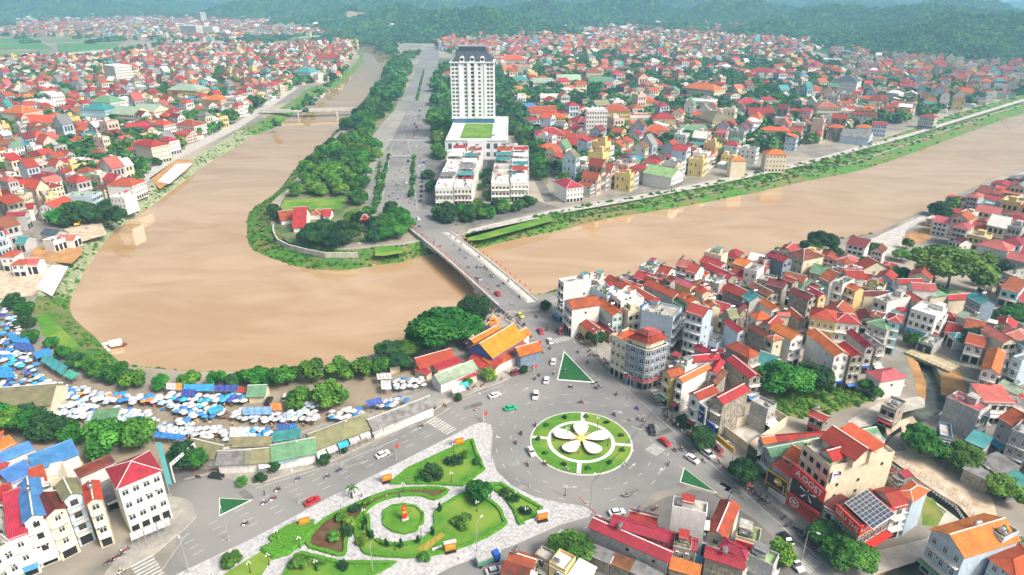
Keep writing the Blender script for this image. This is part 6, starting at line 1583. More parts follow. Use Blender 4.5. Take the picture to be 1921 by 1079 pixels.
# ================================================================ the flower on the roundabout
PET = plain('petal_white', (.78, .75, .73), .4); PRIM = plain('petal_rim', (.55, .03, .08), .5); YST2 = plain('stamen_yellow', (.85, .65, .15), .5)
fl_ = thing('flower_sculpture', (RBX, RBY, .26), 0, 'giant white five-petal flower sculpture on the roundabout lawn', 'sculpture')
for k, (ang, ln) in enumerate(((86, 8.1), (158, 8.8), (230, 8.2), (303, 8.4), (14, 8.9))):
    b = MB(); n_ = 22; out = []
    for i in range(n_): t = 2*math.pi*i/n_; r_ = (1-math.cos(t))/2; out.append((1.0+(ln-1.0)*r_, 3.1*math.sin(t)*(.35+.75*r_)*.95))
    i0 = len(b.v)
    for z, s in ((.7, .97), (1.0, 1.0), (1.1, .9)):
        cx = ln*.55
        for x, y in out: b.v.append((cx+(x-cx)*s, y*s, z+.25*(x/ln)**2*1.2))
    for q in range(2):
        for i in range(n_): j = (i+1) % n_; b.f.append((i0+q*n_+i, i0+q*n_+j, i0+(q+1)*n_+j, i0+(q+1)*n_+i)); b.m.append(b.mi(PRIM if q == 0 else PET))
    b.f.append(tuple(i0+2*n_+i for i in range(n_))); b.m.append(b.mi(PET))
    o = b.obj('petal', fl_, rotz=R(ang)); s = MB()
    s.tube((3, 0, 0), (4.5, 0, .8), .15, .15, POLE, 5); s.tube((6.5, 0, 0), (6.5, 0, .8), .12, .12, POLE, 5); s.obj('petal_support', o)
b = MB(); b.lathe([(1.3, .9), (1.2, 1.4), (.7, 1.6), (0, 1.65)], YST2, 14); b.tube((0, 0, 0), (0, 0, 1.4), .5, .5, POLE, 8); b.obj('flower_centre', fl_)
for k in range(20):
    a = R(k*18+5); r_ = 2.4+(k % 3)*.6; b = MB(); b.tube((math.cos(a), math.sin(a), 1.4), (r_*math.cos(a), r_*math.sin(a), 1.6), .06, .05, YST2, 4); b.lathe([(0, 1.5), (.16, 1.6), (0, 1.75)], YST2, 6, (r_*math.cos(a), r_*math.sin(a))); b.obj('stamen', fl_)
def bush(x, y, r, lb=None, m=0, name='shrub', where='', an='', ap=(0, 0), h=.9, z=.25):
    t = thing(name, (x, y, z), 0, lb, 'shrub'); o = ob('foliage', SMALLC[m], t, (0, 0, r*h*.6), tr.uniform(0, 6), (r, r, r*h)); ob('stem', TRK[0], t, (0, 0, 0), 0, (r*.5, r*.5, r*.6))
    if not lb: reg(t, 'small round green shrub', where, an, ap)
    return t
for k in range(11):
    a = R(k*360/11+12); bush(RBX+12.8*math.cos(a), RBY+12.8*math.sin(a), .9, where='on the roundabout lawn', an='the bridge road', ap=BR, m=k % 2)
# ================================================================ lamps, flags, poles
def lamp(h=9, arm=2.2):
    t = thing('street_lamp', (0, 0, 0), 0, None, 'street lamp'); b = MB(); b.tube((0, 0, 0), (0, 0, h), .13, .08, POLE, 7); b.box(-.25, .25, -.25, .25, 0, .3, CONC); b.obj('pole', t); b = MB(); b.tube((0, 0, h-.1), (arm*.6, 0, h+.5), .06, .05, POLE, 5); b.tube((arm*.6, 0, h+.5), (arm, 0, h+.55), .05, .05, POLE, 5); b.obj('arm', t); b = MB(); b.box(arm-.5, arm+.4, -.16, .16, h+.42, h+.6, FRAME); b.obj('lamp_head', t); return keep(t)
LP0 = lamp(); used_lamp = [0]
def lamp_at(px, py, rot, lb=None, where='', an='', ap=(0, 0)):
    p = G(px, py); o = LP0 if not used_lamp[0] else dup(LP0, p, rot); used_lamp[0] = 1; o.location = p; o.rotation_euler = (0, 0, rot)
    if lb: o['label'] = lb
    else: reg(o, 'tall grey single-arm street lamp', where, an, ap)
    return o
for px, py, a in ((268,962,2.2),(560,944,2.1),(743,862,2.1),(906,792,2),(922,868,-.3),(993,912,.8),(1108,952,1.2),(650,832,-1),(740,790,-1),(560,870,-1),(1119,662,2.4),(1060,612,2.4),(1297,808,2.4),(1370,885,2.4),(1460,965,2.4),(1504,1050,-.6),(895,1035,1),(700,1075,1),(1180,748,2.6),(430,1015,2.2),(355,1075,2.2)): lamp_at(px, py, a, where='beside the main roads', an='the roundabout', ap=RBT)
for k in range(7): p = G(725-k*3.2+k*14, 380-k*36); lamp_at(*PX(p), 0, where='along the northern boulevard', an='the bridge', ap=PEN)
for k in range(6): p = G(796+k*4, 372-k*40); lamp_at(*PX(p), math.pi, where='on the hotel side of the boulevard', an='the bridge', ap=PEN)
def garden_lamp():
    t = thing('garden_lamp', (0, 0, 0), 0, None, 'garden lamp'); b = MB(); b.tube((0, 0, 0), (0, 0, 3.2), .09, .06, BLK, 6); b.tube((0, 0, 0), (0, 0, .4), .2, .14, BLK, 8); b.obj('post', t)
    for k in range(3): a = k*2.09; g = MB(); g.lathe([(.0, 3.0), (.16, 3.1), (.2, 3.25), (.12, 3.42), (0, 3.46)], FRAME, 8, (.4*math.cos(a), .4*math.sin(a))); g.tube((0, 0, 2.9), (.4*math.cos(a), .4*math.sin(a), 3.05), .03, .03, BLK, 4); g.obj('lamp_globe', t)
    return keep(t)
gl = garden_lamp(); first = True
for px, py in ((505,1060),(563,1028),(683,975),(714,1022),(741,1032),(790,1008),(757,925),(847,905),(851,850),(895,960),(640,962),(594,1072),(969,940),(987,972),(1060,930),(1064,820),(1121,800),(1039,827),(1085,851),(1140,837),(470,1075),(520,1015)):
    p = G(px, py, .2); o = gl if first else dup(gl, p); o.location = p; first = False; reg(o, 'small black globe lamp post', 'in the park and roundabout', 'the flower', RBT)
def flag():
    t = thing('flag_pole', (0, 0, 0), 0, None, 'flag'); b = MB(); b.tube((0, 0, 0), (0, 0, 3.6), .05, .04, FRAME, 5); b.obj('pole', t); b = MB(); n_ = 5
    for i in range(n_): x0, x1 = i*.24, (i+1)*.24; b.face([(x0, .08*math.sin(i*1.4), 2.1), (x1, .08*math.sin((i+1)*1.4), 2.05), (x1, .08*math.sin((i+1)*1.4), 3.45), (x0, .08*math.sin(i*1.4), 3.5)], RED)
    b.face([(.45, -.12, 2.6), (.6, -.12, 3.1), (.75, -.12, 2.6)], YEL); b.obj('banner', t); return keep(t)
fp = flag(); first = True
for side, a in (('western', .012), ('eastern', .988)):
    for k in range(1, 38, 2):
        p = Lw[k].lerp(Rw[k], a); o = fp if first else dup(fp, p, .4, .7); first = False; o.location = (p.x, p.y, cam_(k)+.3); reg(o, 'red flag on a white pole', f'on the {side} bridge parapet', 'the southern end', BR)
for px, py in ((742,852),(908,790),(1002,700),(1226,1006),(1290,722),(520,870),(1050,628),(1155,705),(1288,790),(1345,868),(1400,925),(1010,655)): p = G(px, py, .1); o = dup(fp, p, .4); o.location = p; reg(o, 'red street flag on a pole', 'around the roundabout roads', 'the flower', RBT)
# overhead cables
def cable(a, c, h0, h1, lb, n_=3):
    p, q = G(*a), G(*c); t = thing('overhead_cable', (0, 0, 0), 0, lb, 'cable')
    for k in range(n_):
        b = MB(); prev = None; L = (q-p).length; o = Vector((0, 0, k*.35))
        for i in range(13): f = i/12; v = p.lerp(q, f)+Vector((0, 0, h0+(h1-h0)*f-4*f*(1-f)*L*.02))+o; prev is not None and b.tube(prev, v, .035, .035, BLK, 3, False); prev = v
        b.obj('wire', t)
for a, c, lb in (((1240,770),(1297,808),'black cables above the eastern pavement before the row of shops'), ((1297,808),(1370,885),'black cables over the parked cars on the eastern pavement'), ((1370,885),(1460,965),'black cables before the yellow and red shop signs'), ((1460,965),(1560,1050),'black cables over the south-eastern pavement by the round trees'), ((1119,662),(1240,770),'black cables running past the slate-blue corner building'), ((560,870),(650,832),'black cables before the green market hall'), ((650,832),(740,790),'black cables before the long tan market hall'), ((740,790),(850,750),'black cables before the grey ribbed market hall'), ((420,890),(560,870),'black cables before the grey-blue market hall'), ((1108,952),(1290,722),'black cables crossing above the roundabout edge')): cable(a, c, 8.2, 8.2, lb)
# level crossing barrier
p = G(1125, 975); t = thing('crossing_barrier', p, 2.3, 'raised red and white barrier arm beside the southern junction', 'barrier'); b = MB(); b.box(-.3, .3, -.3, .3, 0, 1.1, WHT); b.obj('post', t); b = MB(); [b.box(.3+k*.9, 1.2+k*.9, -.07, .07, .95+k*.2, 1.12+k*.2, RED if k % 4 else WHT) for k in range(8)]; b.obj('arm', t)
# overhead gantry (white latticed truss) and the leaning blue banner
a, c = G(328, 905, 0), G(372, 865, 0); t = thing('road_gantry', (0, 0, 0), 0, 'white lattice gantry spanning the market entrance street', 'gantry'); b = MB()
for q in (a, c): b.tube((q.x, q.y, 0), (q.x, q.y, 6.5), .2, .2, WHT, 6)
b.obj('post', t); b = MB(); n_ = 14
for k in range(n_):
    p, q = a.lerp(c, k/n_), a.lerp(c, (k+1)/n_); b.tube((p.x, p.y, 5.6), (q.x, q.y, 6.5), .07, .07, WHT, 4); b.tube((p.x, p.y, 6.5), (q.x, q.y, 5.6), .07, .07, WHT, 4)
for z in (5.6, 6.5): b.tube((a.x, a.y, z), (c.x, c.y, z), .12, .12, WHT, 5)
b.obj('truss', t)
a, c = G(318, 925, 0), G(325, 938, 0); t = thing('street_banner', (a.x, a.y, 0), 0, 'tall turquoise banner hung beside the white red-roofed building', 'banner'); b = MB(); b.tube((0, 0, 0), (0, 0, 17), .12, .1, POLE, 6); b.obj('pole', t); b = MB(); b.box(.15, 1.3, -.05, .05, 3, 17, plain('turquoise', (.12, .55, .55), .6)); b.obj('cloth', t)
# ================================================================ park furniture
def kiosk_sign(px, py, a, lb):
    p = G(px, py, .2); t = thing('notice_board', p, a, lb, 'notice board'); b = MB()
    for x in (-1, 1): b.tube((x, 0, 0), (x, 0, 3.4), .1, .1, BLK, 5)
    b.box(-1.4, 1.4, -.5, .5, 0, .25, BLK); b.obj('frame', t); b = MB(); b.box(-1.3, 1.3, -.15, .15, .8, 3.2, ORG); b.box(-.8, .9, -.17, -.15, 1.6, 2.3, YEL); b.obj('panel', t); b = MB(); b.box(-1.5, 1.5, -.4, .4, 3.2, 3.5, WHT); b.obj('canopy', t)
for px, py, a, lb in ((727,905,.4,'orange notice board with white canopy on the northern park edge'), (862,836,.4,'orange notice board at the park tip nearest the crossing'), (572,987,.4,'orange notice board beside the bright hedge mass'), (845,1036,.3,'orange notice board on the southern park pavement'), (1018,978,.3,'orange notice board near the eastern park corner')): kiosk_sign(px, py, a, lb)
p = G(760, 975, .3); t = thing('red_monument', p, .5, 'slanted red sign panel with yellow marks standing on the circular lawn', 'sign'); b = MB(); b.box(-.9, .9, -.4, .4, 0, .5, KERB); b.obj('plinth', t); b = MB(); b.prism([(-.65, -.12), (.65, -.12), (.65, .12), (-.65, .12)], .5, 4.6, RED); b.obj('panel', t); b = MB(); b.box(-.5, .5, -.16, -.12, 2.2, 3.0, YEL); b.box(-.3, .3, -.16, -.12, 3.6, 4.1, YEL); b.obj('emblem', t)
for px, py, lb in ((671,930,'white stone bench on the northern park path'), (930,1040,'long white stone bench by the southern park pavement'), (993,980,'white stone bench near the eastern notice board'), (820,1030,'white stone bench beside the yellow flower strip'), (870,1045,'low white stone bench on the southern pavement'), (685,936,'white stone bench beside the palm')):
    p = G(px, py, .2); t = thing('bench', p, .5, lb, 'bench'); b = MB(); b.box(-1.3, 1.3, -.3, .3, .4, .5, WHT); b.obj('seat', t)
    for x in (-1, 1): b = MB(); b.box(x-.15, x+.15, -.25, .25, 0, .4, WHT); b.obj('leg', t)
def cone_tree(px, py):
    p = G(px, py, .25); t = thing('cypress', p, 0, None, 'cypress'); r_ = .8; ob('foliage', SMALLC[1], t, (0, 0, 1.5), tr.uniform(0, 6), (r_*.75, r_*.75, 1.6)); ob('stem', TRK[1], t, (0, 0, 0), 0, (.6, .6, .8)); ob('top', SMALLC[1], t, (0, 0, 2.7), 0, (.4, .4, .9)); reg(t, 'small dark conical cypress', 'round the circular plaza', 'the flower', RBT)
for px, py in ((690,1008),(700,1012),(725,1028),(753,1028),(785,1022),(811,1005),(685,985),(825,960),(683,995)): cone_tree(px, py)
for px, py, r, m, lb in ((870,985,2.6,0,'large round flowering bush in the big park lawn'), (680,1020,1.8,2,'bright round bush in the western lawn corner'), (852,873,2.6,1,'dark purple-green bush in the northern park lawn'), (872,856,1.5,0,'low bush at the northern lawn tip'), (648,1000,2.0,1,'dark bush in the brown flower bed, southern end'), (640,975,1.8,2,'pale leafy bush in the brown flower bed middle'), (668,960,1.8,1,'dark leafy bush in the brown flower bed'), (628,1010,1.8,2,'yellowish bush in the brown bed by the path'), (690,945,1.6,0,'small bush at the northern end of the brown bed'), (655,985,1.9,2,'olive bush beside the dark bush in the brown bed'), (945,925,1.6,1,'dark bush in the narrow eastern lawn'), (962,942,1.8,1,'round dark bush mid-way along the narrow eastern lawn'), (985,965,1.8,1,'dark bush near the eastern notice board'), (790,900,1.6,0,'low bush near the notice board on the northern lawn'), (600,1060,1.6,0,'dark bush in the southern corner lawn'), (640,1066,1.6,1,'long dark bush in the southern corner lawn')): p = G(px, py, .25); bush(p.x, p.y, r, lb, m)
sheet('flower_strip', [(782,1032),(828,1000),(835,1006),(795,1038)], .36, mat('flowers', (.55, .30, .05), .9, .5, 2, 0, col2=(.10, .18, .02)), kind='stuff', label='yellow flower strip across the big park lawn', thick=.1)
for px, py, r, k, lb in ((899,935,3.4,0,'young broad tree at the junction of the park paths'), (810,895,2.8,4,'dark young tree on the northern park lawn'), (563,1062,2.2,6,'lime-green young tree in the southern lawn'), (895,870,1.4,1,'thin bare young tree on the northern pavement'), (436,1058,2.2,0,'young tree on the pavement at the south-west park corner'), (797,1050,1.5,0,'small tree beside the southern pavement')): p = G(px, py, .2); tree(p.x, p.y, r, h=r*1.9, k=k, label=lb)
p = G(661, 935, .2); t = thing('palm', p, 0, 'slender palm with drooping fronds on the northern park pavement', 'palm'); b = MB(); b.tube((0, 0, 0), (.1, 0, 3.4), .16, .1, BARK, 7); b.obj('trunk', t); b = MB()
for k in range(14):
    a = k*.9; up = .5+.5*(k % 3)/2; prev = Vector((.1, 0, 3.4))
    for s in range(1, 5): q = Vector((.1+math.cos(a)*s*.5, math.sin(a)*s*.5, 3.4+up*math.sin(s*.75)*1.0-s*s*.03)); d = (q-prev).normalized().cross(Vector((0, 0, 1)))*.22; b.face([tuple(prev-d), tuple(q-d*.7), tuple(q+d*.7), tuple(prev+d)], LEAF); prev = q
b.obj('fronds', t)
for px, py, r in ((515,882,2),(612,872,2),(647,838,2),(766,784,2),(798,770,2.2),(490,905,1.6),(455,910,1.4),(860,752,1.4),(984,700,1.6),(1004,655,1.2),(995,676,1.2),(645,850,1.2)): treeat(px, py, r, h=r*2.2, k=tr.choice((0, 4, 1)), where='along the market pavement', an='the roundabout', ap=RBT)
# ================================================================ vehicles
CARC = dict(w=(.78, .78, .77), r=(.50, .02, .03), k=(.025, .027, .03), g=(.30, .32, .34), y=(.62, .66, .10), n=(.03, .45, .22), b=(.05, .12, .35), m=(.24, .03, .05))
CNAME = dict(w='white', r='red', k='black', g='grey', y='yellow-green', n='bright green', b='blue', m='dark red')
GL2 = plain('car_glass', (.02, .025, .03), .08); TYRE = plain('tyre', (.02, .02, .02), .9)
def car_proto(c, suv=False):
    m = plain('car_paint_'+CNAME[c], CARC[c], .22); t = thing('car', (0, 0, 0), 0, None, 'car'); L, W, H = (4.3, 1.75, 1.45) if not suv else (4.6, 1.85, 1.75); b = MB()
    prof = [(-L/2, .45), (-L/2+.05, .8), (-L/2+.9, .92), (-L/2+1.5, H*.64), (L/2-.45, .98), (L/2-.03, .85), (L/2, .4)]
    top = [(-L/2, .75), (-L/2+.15, .86), (L*-.20, .98), (L*.34, 1.0), (L/2-.05, .92), (L/2, .7)]
    ys = [(-W/2, .0), (-W/2+.12, .06), (W/2-.12, .06), (W/2, .0)]; n_ = len(top); i0 = len(b.v)
    for y, dz in ys:
        for x, z in top: b.v.append((x*(1 if dz else .97), y, z+dz*.6))
        for x in (L/2, -L/2): b.v.append((x*(1 if dz else .97), y, .28))
    nn = n_+2; k = b.mi(m)
    for q in range(3):
        for i in range(nn): j = (i+1) % nn; b.f.append((i0+q*nn+i, i0+q*nn+j, i0+(q+1)*nn+j, i0+(q+1)*nn+i)); b.m.append(k)
    b.f.append(tuple(i0+i for i in range(nn))); b.m.append(k); b.f.append(tuple(i0+3*nn+nn-1-i for i in range(nn))); b.m.append(k)
    r0, r1 = (-L*.17, L*.30) if not suv else (-L*.17, L*.40); b.box(r0+.25, r1-.1, -W/2+.22, W/2-.22, H-.06, H, m); b.obj('body', t)
    g = MB(); c0 = [(r0-.35, .95), (r0+.3, H-.04), (r1-.15, H-.04), (r1+.35, .98)]
    for s in (-1, 1): g.face([(x, s*(W/2-.08 if z < 1.1 else W/2-.24), z) for x, z in (c0 if s > 0 else c0[::-1])], GL2)
    for a, d in ((0, 1), (3, 2)): (xa, za), (xd, zd) = c0[a], c0[d]; g.face([(xa, -W/2+.08, za), (xa, W/2-.08, za), (xd, W/2-.24, zd), (xd, -W/2+.24, zd)], GL2)
    g.obj('windows', t)
    for x in (-L*.31, L*.30):
        for s in (-1, 1): q = MB(); q.tube((x, s*(W/2-.2), .31), (x, s*(W/2+.01), .31), .31, .31, TYRE, 12); q.tube((x, s*(W/2+.01), .31), (x, s*(W/2+.02), .31), .18, .18, STEEL, 8); q.obj('wheel', t)
    for s in (-1, 1): q = MB(); q.box(-L/2-.01, -L/2+.1, s*.62-.16, s*.62+.16, .62, .76, FRAME); q.obj('headlight', t)
    for s in (-1, 1): q = MB(); q.box(L/2-.08, L/2+.01, s*.66-.12, s*.66+.12, .62, .78, RED); q.obj('tail_light', t)
    return keep(t)
CARP = {}
def car(px, py, dx, dy, c, suv=False, lb=None, where=None, z=0.04, cat='car'):
    p = G(px, py, z); q = G(px+dx, py+dy, z); a = math.atan2(q.y-p.y, q.x-p.x)+math.pi; key = (c, suv)
    if key not in CARP: CARP[key] = o = car_proto(c, suv)
    else: o = dup(CARP[key], p, a)
    o.location = p; o.rotation_euler = (0, 0, a); o['category'] = cat
    if lb: o['label'] = lb
    else: reg(o, f"{CNAME[c]} {'boxy' if suv else 'low'} car", where, 'the roundabout', RBT)
for px, py, dx, dy, c, suv, lb in ((928,744,40,-14,'w',0,'white car leaving toward the roundabout past the park tip'), (958,768,40,-8,'n',0,'bright green taxi entering the roundabout'), (1005,745,-6,30,'w',1,'white car with dark roof north-west of the roundabout'), (997,850,14,26,'w',0,'white car passing just west of the roundabout lawn'), (718,855,40,-20,'w',0,'white car on the wide road beside the park'), (586,943,40,-20,'r',0,'red car on the wide road beside the park'),
   (1025,716,6,-24,'w',0,'white car beside the base of the green triangle'), (1038,681,6,-24,'w',0,'white car level with the tip of the green triangle'), (1032,642,-10,-20,'w',0,'white car by the zebra near the bridge end'), (1223,810,6,20,'k',1,'black car east of the roundabout'), (1247,832,24,18,'r',0,'red car with black roof east of the roundabout'), (1299,864,24,16,'w',0,'white car above the small dark green triangle'), (1328,855,24,18,'w',1,'white pickup-like car parked at the eastern kerb'), (1345,843,24,18,'m',0,'dark red car parked before the cream shopfront'),
   (1180,716,16,10,'k',0,'black car parked before the slate-blue corner building'), (407,896,30,4,'k',0,'black car below the market gantry'), (976,594,18,14,'y',0,'yellow-green taxi on the southern bridge approach'), (961,576,18,14,'g',0,'grey car at the southern bridge end'), (934,553,18,14,'r',0,'red car on the bridge'), (898,525,18,14,'g',0,'grey car mid-way over the bridge'), (1014,624,16,20,'r',0,'dark red car turning beside the temple'), (1157,964,26,-4,'w',0,'white car behind the red crossing barrier'),
   (1475,1014,16,20,'k',0,'black car beside the green flat roof'), (1492,1062,14,16,'w',1,'white car at the zebra of the south-eastern street'), (1558,1045,14,18,'g',0,'dark grey car parked under the two round trees'), (928,1074,30,-8,'w',0,'white car at the bottom street beside the red roof'), (968,702,26,-8,'m',1,'dark red minibus parked at the temple gate'), (1089,633,20,20,'m',0,'maroon car parked by the low yellow house'), (785,412,6,10,'w',0,'white car at the northern bridge end'), (787,429,8,10,'k',0,'black car entering the bridge from the north'), (1050,625,16,20,'m',0,'maroon car parked before the shophouses by the bridge'), (505,755,6,-14,'k',1,'dark van parked on the market dirt yard'), (537,748,5,-16,'w',1,'white truck-like van under the yellow-green tree'), (24,657,10,6,'w',0,'white car among blue umbrellas at the western market')): car(px, py, dx, dy, c, bool(suv), lb, z=.04 if not (800 < px < 950 and 430 < py < 570) else 1.7)
cr = random.Random(8)
for k in range(22):
    f = cr.random(); py = 370-f*250; px = 752+cr.uniform(-22, 30)*(1-f*.75)+f*52; car(px, py, cr.choice((1, -1))*6, -20, cr.choice('wwkgrb'), cr.random() < .4, where='driving on the northern boulevard')
for k in range(9): car(789+k*.8, 378-k*9, 2, -10, cr.choice('kkgwb'), cr.random() < .5, where='parked beside the white terraces')
# truck
p = G(915, 1055); t = thing('truck', p, .45, 'small blue-cab cargo truck on the street below the park', 'truck'); b = MB(); b.box(1.4, 3.0, -.95, .95, .5, 2.3, BLU); b.box(2.6, 3.03, -.8, .8, 1.4, 2.1, GL2); b.obj('cab', t); b = MB(); b.box(-3, 1.2, -1, 1, .8, 1.9, plain('truck_green', (.10, .30, .22))); b.box(-2.8, 1.0, -.85, .85, 1.9, 2.2, CONC); b.obj('cargo_bed', t)
for x in (-2.2, 2.2):
    for s in (-.95, .95): q = MB(); q.tube((x, s-.15, .42), (x, s+.15, .42), .42, .42, TYRE, 10); q.obj('wheel', t)
# ================================================================ people and motorbikes
def bike_proto(c, nm):
    m = plain('bike_'+nm, c, .3); t = thing('motorbike', (0, 0, 0), 0, None, 'motorbike'); b = MB()
    b.tube((-.55, 0, .55), (.35, 0, .42), .16, .14, m, 8); b.tube((-.6, 0, .72), (.15, 0, .72), .15, .13, BLK, 8); b.tube((.35, 0, .42), (.62, 0, 1.0), .10, .07, m, 7); b.box(.5, .72, -.17, .17, .62, 1.0, m); b.tube((.62, -.32, 1.05), (.62, .32, 1.05), .025, .025, BLK, 5); b.tube((.68, 0, .9), (.78, 0, .3), .05, .04, STEEL, 5); b.box(-.85, -.4, -.1, .1, .6, .72, m); b.tube((-.75, -.14, .35), (-.2, -.14, .3), .05, .05, STEEL, 6); b.obj('body', t)
    for x in (-.62, .76):
        q = MB(); n_ = 14
        for i in range(n_): a, d = 2*math.pi*i/n_, 2*math.pi*(i+1)/n_; q.tube((x+.25*math.cos(a), 0, .29+.25*math.sin(a)), (x+.25*math.cos(d), 0, .29+.25*math.sin(d)), .045, .045, TYRE, 5, False)
        q.tube((x, -.06, .29), (x, .06, .29), .09, .09, STEEL, 6)
        for i in range(5): a = i*1.257; q.tube((x, 0, .29), (x+.24*math.cos(a), 0, .29+.24*math.sin(a)), .015, .015, STEEL, 3)
        q.obj('wheel', t)
    return keep(t)
BK = {k: bike_proto(c, k) for k, c in dict(black=(.03, .03, .03), red=(.45, .03, .03), white=(.7, .7, .7), blue=(.04, .1, .35)).items()}; BKU = set()
def bike(px, py, dx, dy, where, rider=True, z=.04, an='the roundabout', ap=None, grp=None):
    p = G(px, py, z); q = G(px+dx, py+dy, z); a = math.atan2(q.y-p.y, q.x-p.x); k = cr.choice(list(BK))
    if k in BKU: o = dup(BK[k], p, a)
    else: o = BK[k]; BKU.add(k)
    o.location = p; o.rotation_euler = (0, 0, a); reg(o, f'{k} motorbike {"with rider" if rider else "parked"}', where, an, ap or RBT)
    if rider:
        s = cr.choice(list(SHIRT)); t = thing('person', (p.x-.1*math.cos(a), p.y-.1*math.sin(a), p.z), a, None, 'person'); ob('body', FIG[('sit', s)], t); h = cr.choice('wrbk'); ob('helmet', HG[(h, 'sit')], t); reg(t, f'rider in {s} top on a {k} motorbike', where, an, ap or RBT)
for px, py, dx, dy in ((512,938,20,-8),(496,946,20,-8),(521,921,20,-8),(558,901,20,-10),(614,897,20,-10),(637,884,-20,10),(790,802,20,-8),(895,770,20,-8),(978,815,6,20),(968,832,6,20),(1022,872,16,14),(1062,884,20,4),(1090,757,-20,-2),(1152,780,14,12),(1198,788,14,12),(1206,790,14,12),(1174,932,-20,0),(1172,874,20,-10),(1256,872,-10,14),(1266,846,14,14),(1278,845,14,14),(1298,847,14,14),(1319,866,14,14),(1230,957,-20,10),(1123,727,20,4),(1157,741,-4,20),(1118,730,18,10),(1220,748,12,-12),(1005,800,-4,-20),(1026,620,4,20),(1032,655,4,20),(1020,662,4,20),(1012,705,6,-20),(1004,712,6,-20),(1040,702,6,-20),(1000,690,6,-20),(1084,662,14,18),(1102,682,14,18),(460,985,20,-8),(1390,1000,14,14),(1006,596,14,14),(1038,596,14,14),(228,1075,20,-8),(1150,1010,20,-8),(1410,905,14,14),(1195,768,14,12),(372,897,20,4),(990,873,-6,-20),(1060,700,5,-20),(1070,728,18,6)): bike(px, py, dx, dy, 'around the roundabout roads')
for k in range(26):
    k_ = cr.randint(1, N-2); a = cr.choice((.15, .22, .3, .5, .6, .68, .85)); p = Lw[k_].lerp(Rw[k_], a); px, py = PX((p.x, p.y, cam_(k_)+.05)); bike(px, py, 13, 12, 'on the river bridge', z=cam_(k_)+.05, an='the southern end', ap=BR)
for k in range(90):
    f = cr.random()**1.5; py = 385-f*200; px = 750+cr.uniform(-30, 34)*(1-f*.6)+f*36; bike(px, py, 3, -12*cr.choice((1, -1)), 'on the northern boulevard', an='the bridge', ap=PEN)
for a, c, n_ in (((1240,775),(1330,850),16), ((1360,880),(1440,950),14), ((1470,975),(1530,1030),10), ((1040,590),(1090,640),12), ((935,582),(985,612),26), ((1100,660),(1190,712),16), ((590,858),(840,757),16), ((200,1060),(240,1035),6), ((925,578),(940,595),8), ((870,735),(990,690),8)):
    for k in range(n_): f = (k+cr.uniform(.2, .8))/n_; bike(a[0]+(c[0]-a[0])*f+cr.uniform(-3, 3), a[1]+(c[1]-a[1])*f+cr.uniform(-3, 3), 14*cr.choice((1, -1)), -9, 'parked on the pavements', rider=False, z=.17)
def person(px, py, where, an, ap, z=.05, hat=None):
    s = cr.choice(list(SHIRT)); k = hat or cr.choice(('hat', 'hair', 'hair', 'w')); t = thing('person', G(px, py, z), cr.uniform(0, 6.28), None, 'person'); ob('body', FIG[('stand', s)], t); ob('hat' if k == 'hat' else 'hair', HG[(k, 'stand')], t); reg(t, f"person in {s} top{' and conical hat' if k == 'hat' else ''}", where, an, ap)
# ================================================================ the open market
UC = dict(white=(.60, .60, .60), lilac=(.50, .49, .62), blue=(.04, .24, .58), sky=(.20, .42, .60), cyan=(.05, .42, .60), navy=(.06, .10, .38), orange=(.80, .28, .06), green=(.05, .34, .22), purple=(.24, .16, .46))
UM = {k: mat('parasol_'+k, c, .75, .28, .9, .14) for k, c in UC.items()}
def umb_proto(c):
    t = thing('market_parasol', (0, 0, 0), 0, None, 'parasol'); b = MB(); n_ = 10; r_, z0, z1 = 1.45, 2.05, 2.62; alt = UM['white'] if c in ('sky', 'lilac') else UM[c]
    for i in range(n_):
        a, d = 2*math.pi*i/n_, 2*math.pi*(i+1)/n_; m = UM[c] if i % 2 else alt
        e = (a+d)/2; A, B_ = (r_*math.cos(a), r_*math.sin(a)), (r_*math.cos(d), r_*math.sin(d)); M = (r_*.93*math.cos(e), r_*.93*math.sin(e))
        for P, Q in ((A, M), (M, B_)): b.face([(*P, z0), (*Q, z0), (Q[0]*.5, Q[1]*.5, z0+.42), (P[0]*.5, P[1]*.5, z0+.42)], m); b.face([(P[0]*.5, P[1]*.5, z0+.42), (Q[0]*.5, Q[1]*.5, z0+.42), (0, 0, z1)], m); b.face([(*P, z0-.14), (*Q, z0-.14), (*Q, z0), (*P, z0)], m)
    b.obj('canopy', t); b = MB(); b.tube((0, 0, 0), (0, 0, 2.7), .035, .03, POLE, 5); b.tube((0, 0, 0), (0, 0, .2), .25, .2, CONC, 7); b.obj('pole', t); return keep(t)
UP = {}; UU = set(); UPOS = []; UEX = []
def umb(px, py, c, where, an='the market entrance', ap=None):
    p = G(px, py, 2.2)
    if any((p.x-x)**2+(p.y-y)**2 < (3.4 if len(UPOS) < 290 else 2.3) for x, y in UPOS): return
    if len(UPOS) > 289: UPOS.append((p.x, p.y)); UEX.append((p.x, p.y, c)); return
    if c not in UP: UP[c] = umb_proto(c)
    UPOS.append((p.x, p.y)); o = UP[c] if c not in UU else dup(UP[c], p, cr.uniform(0, 6), cr.uniform(.75, 1.0)); UU.add(c); o.location = (p.x, p.y, 0); o.rotation_euler = (cr.uniform(-.09, .09), cr.uniform(-.09, .09), cr.uniform(0, 6))
    reg(o, f'{c} market parasol', where, an, ap or G2(300, 870))
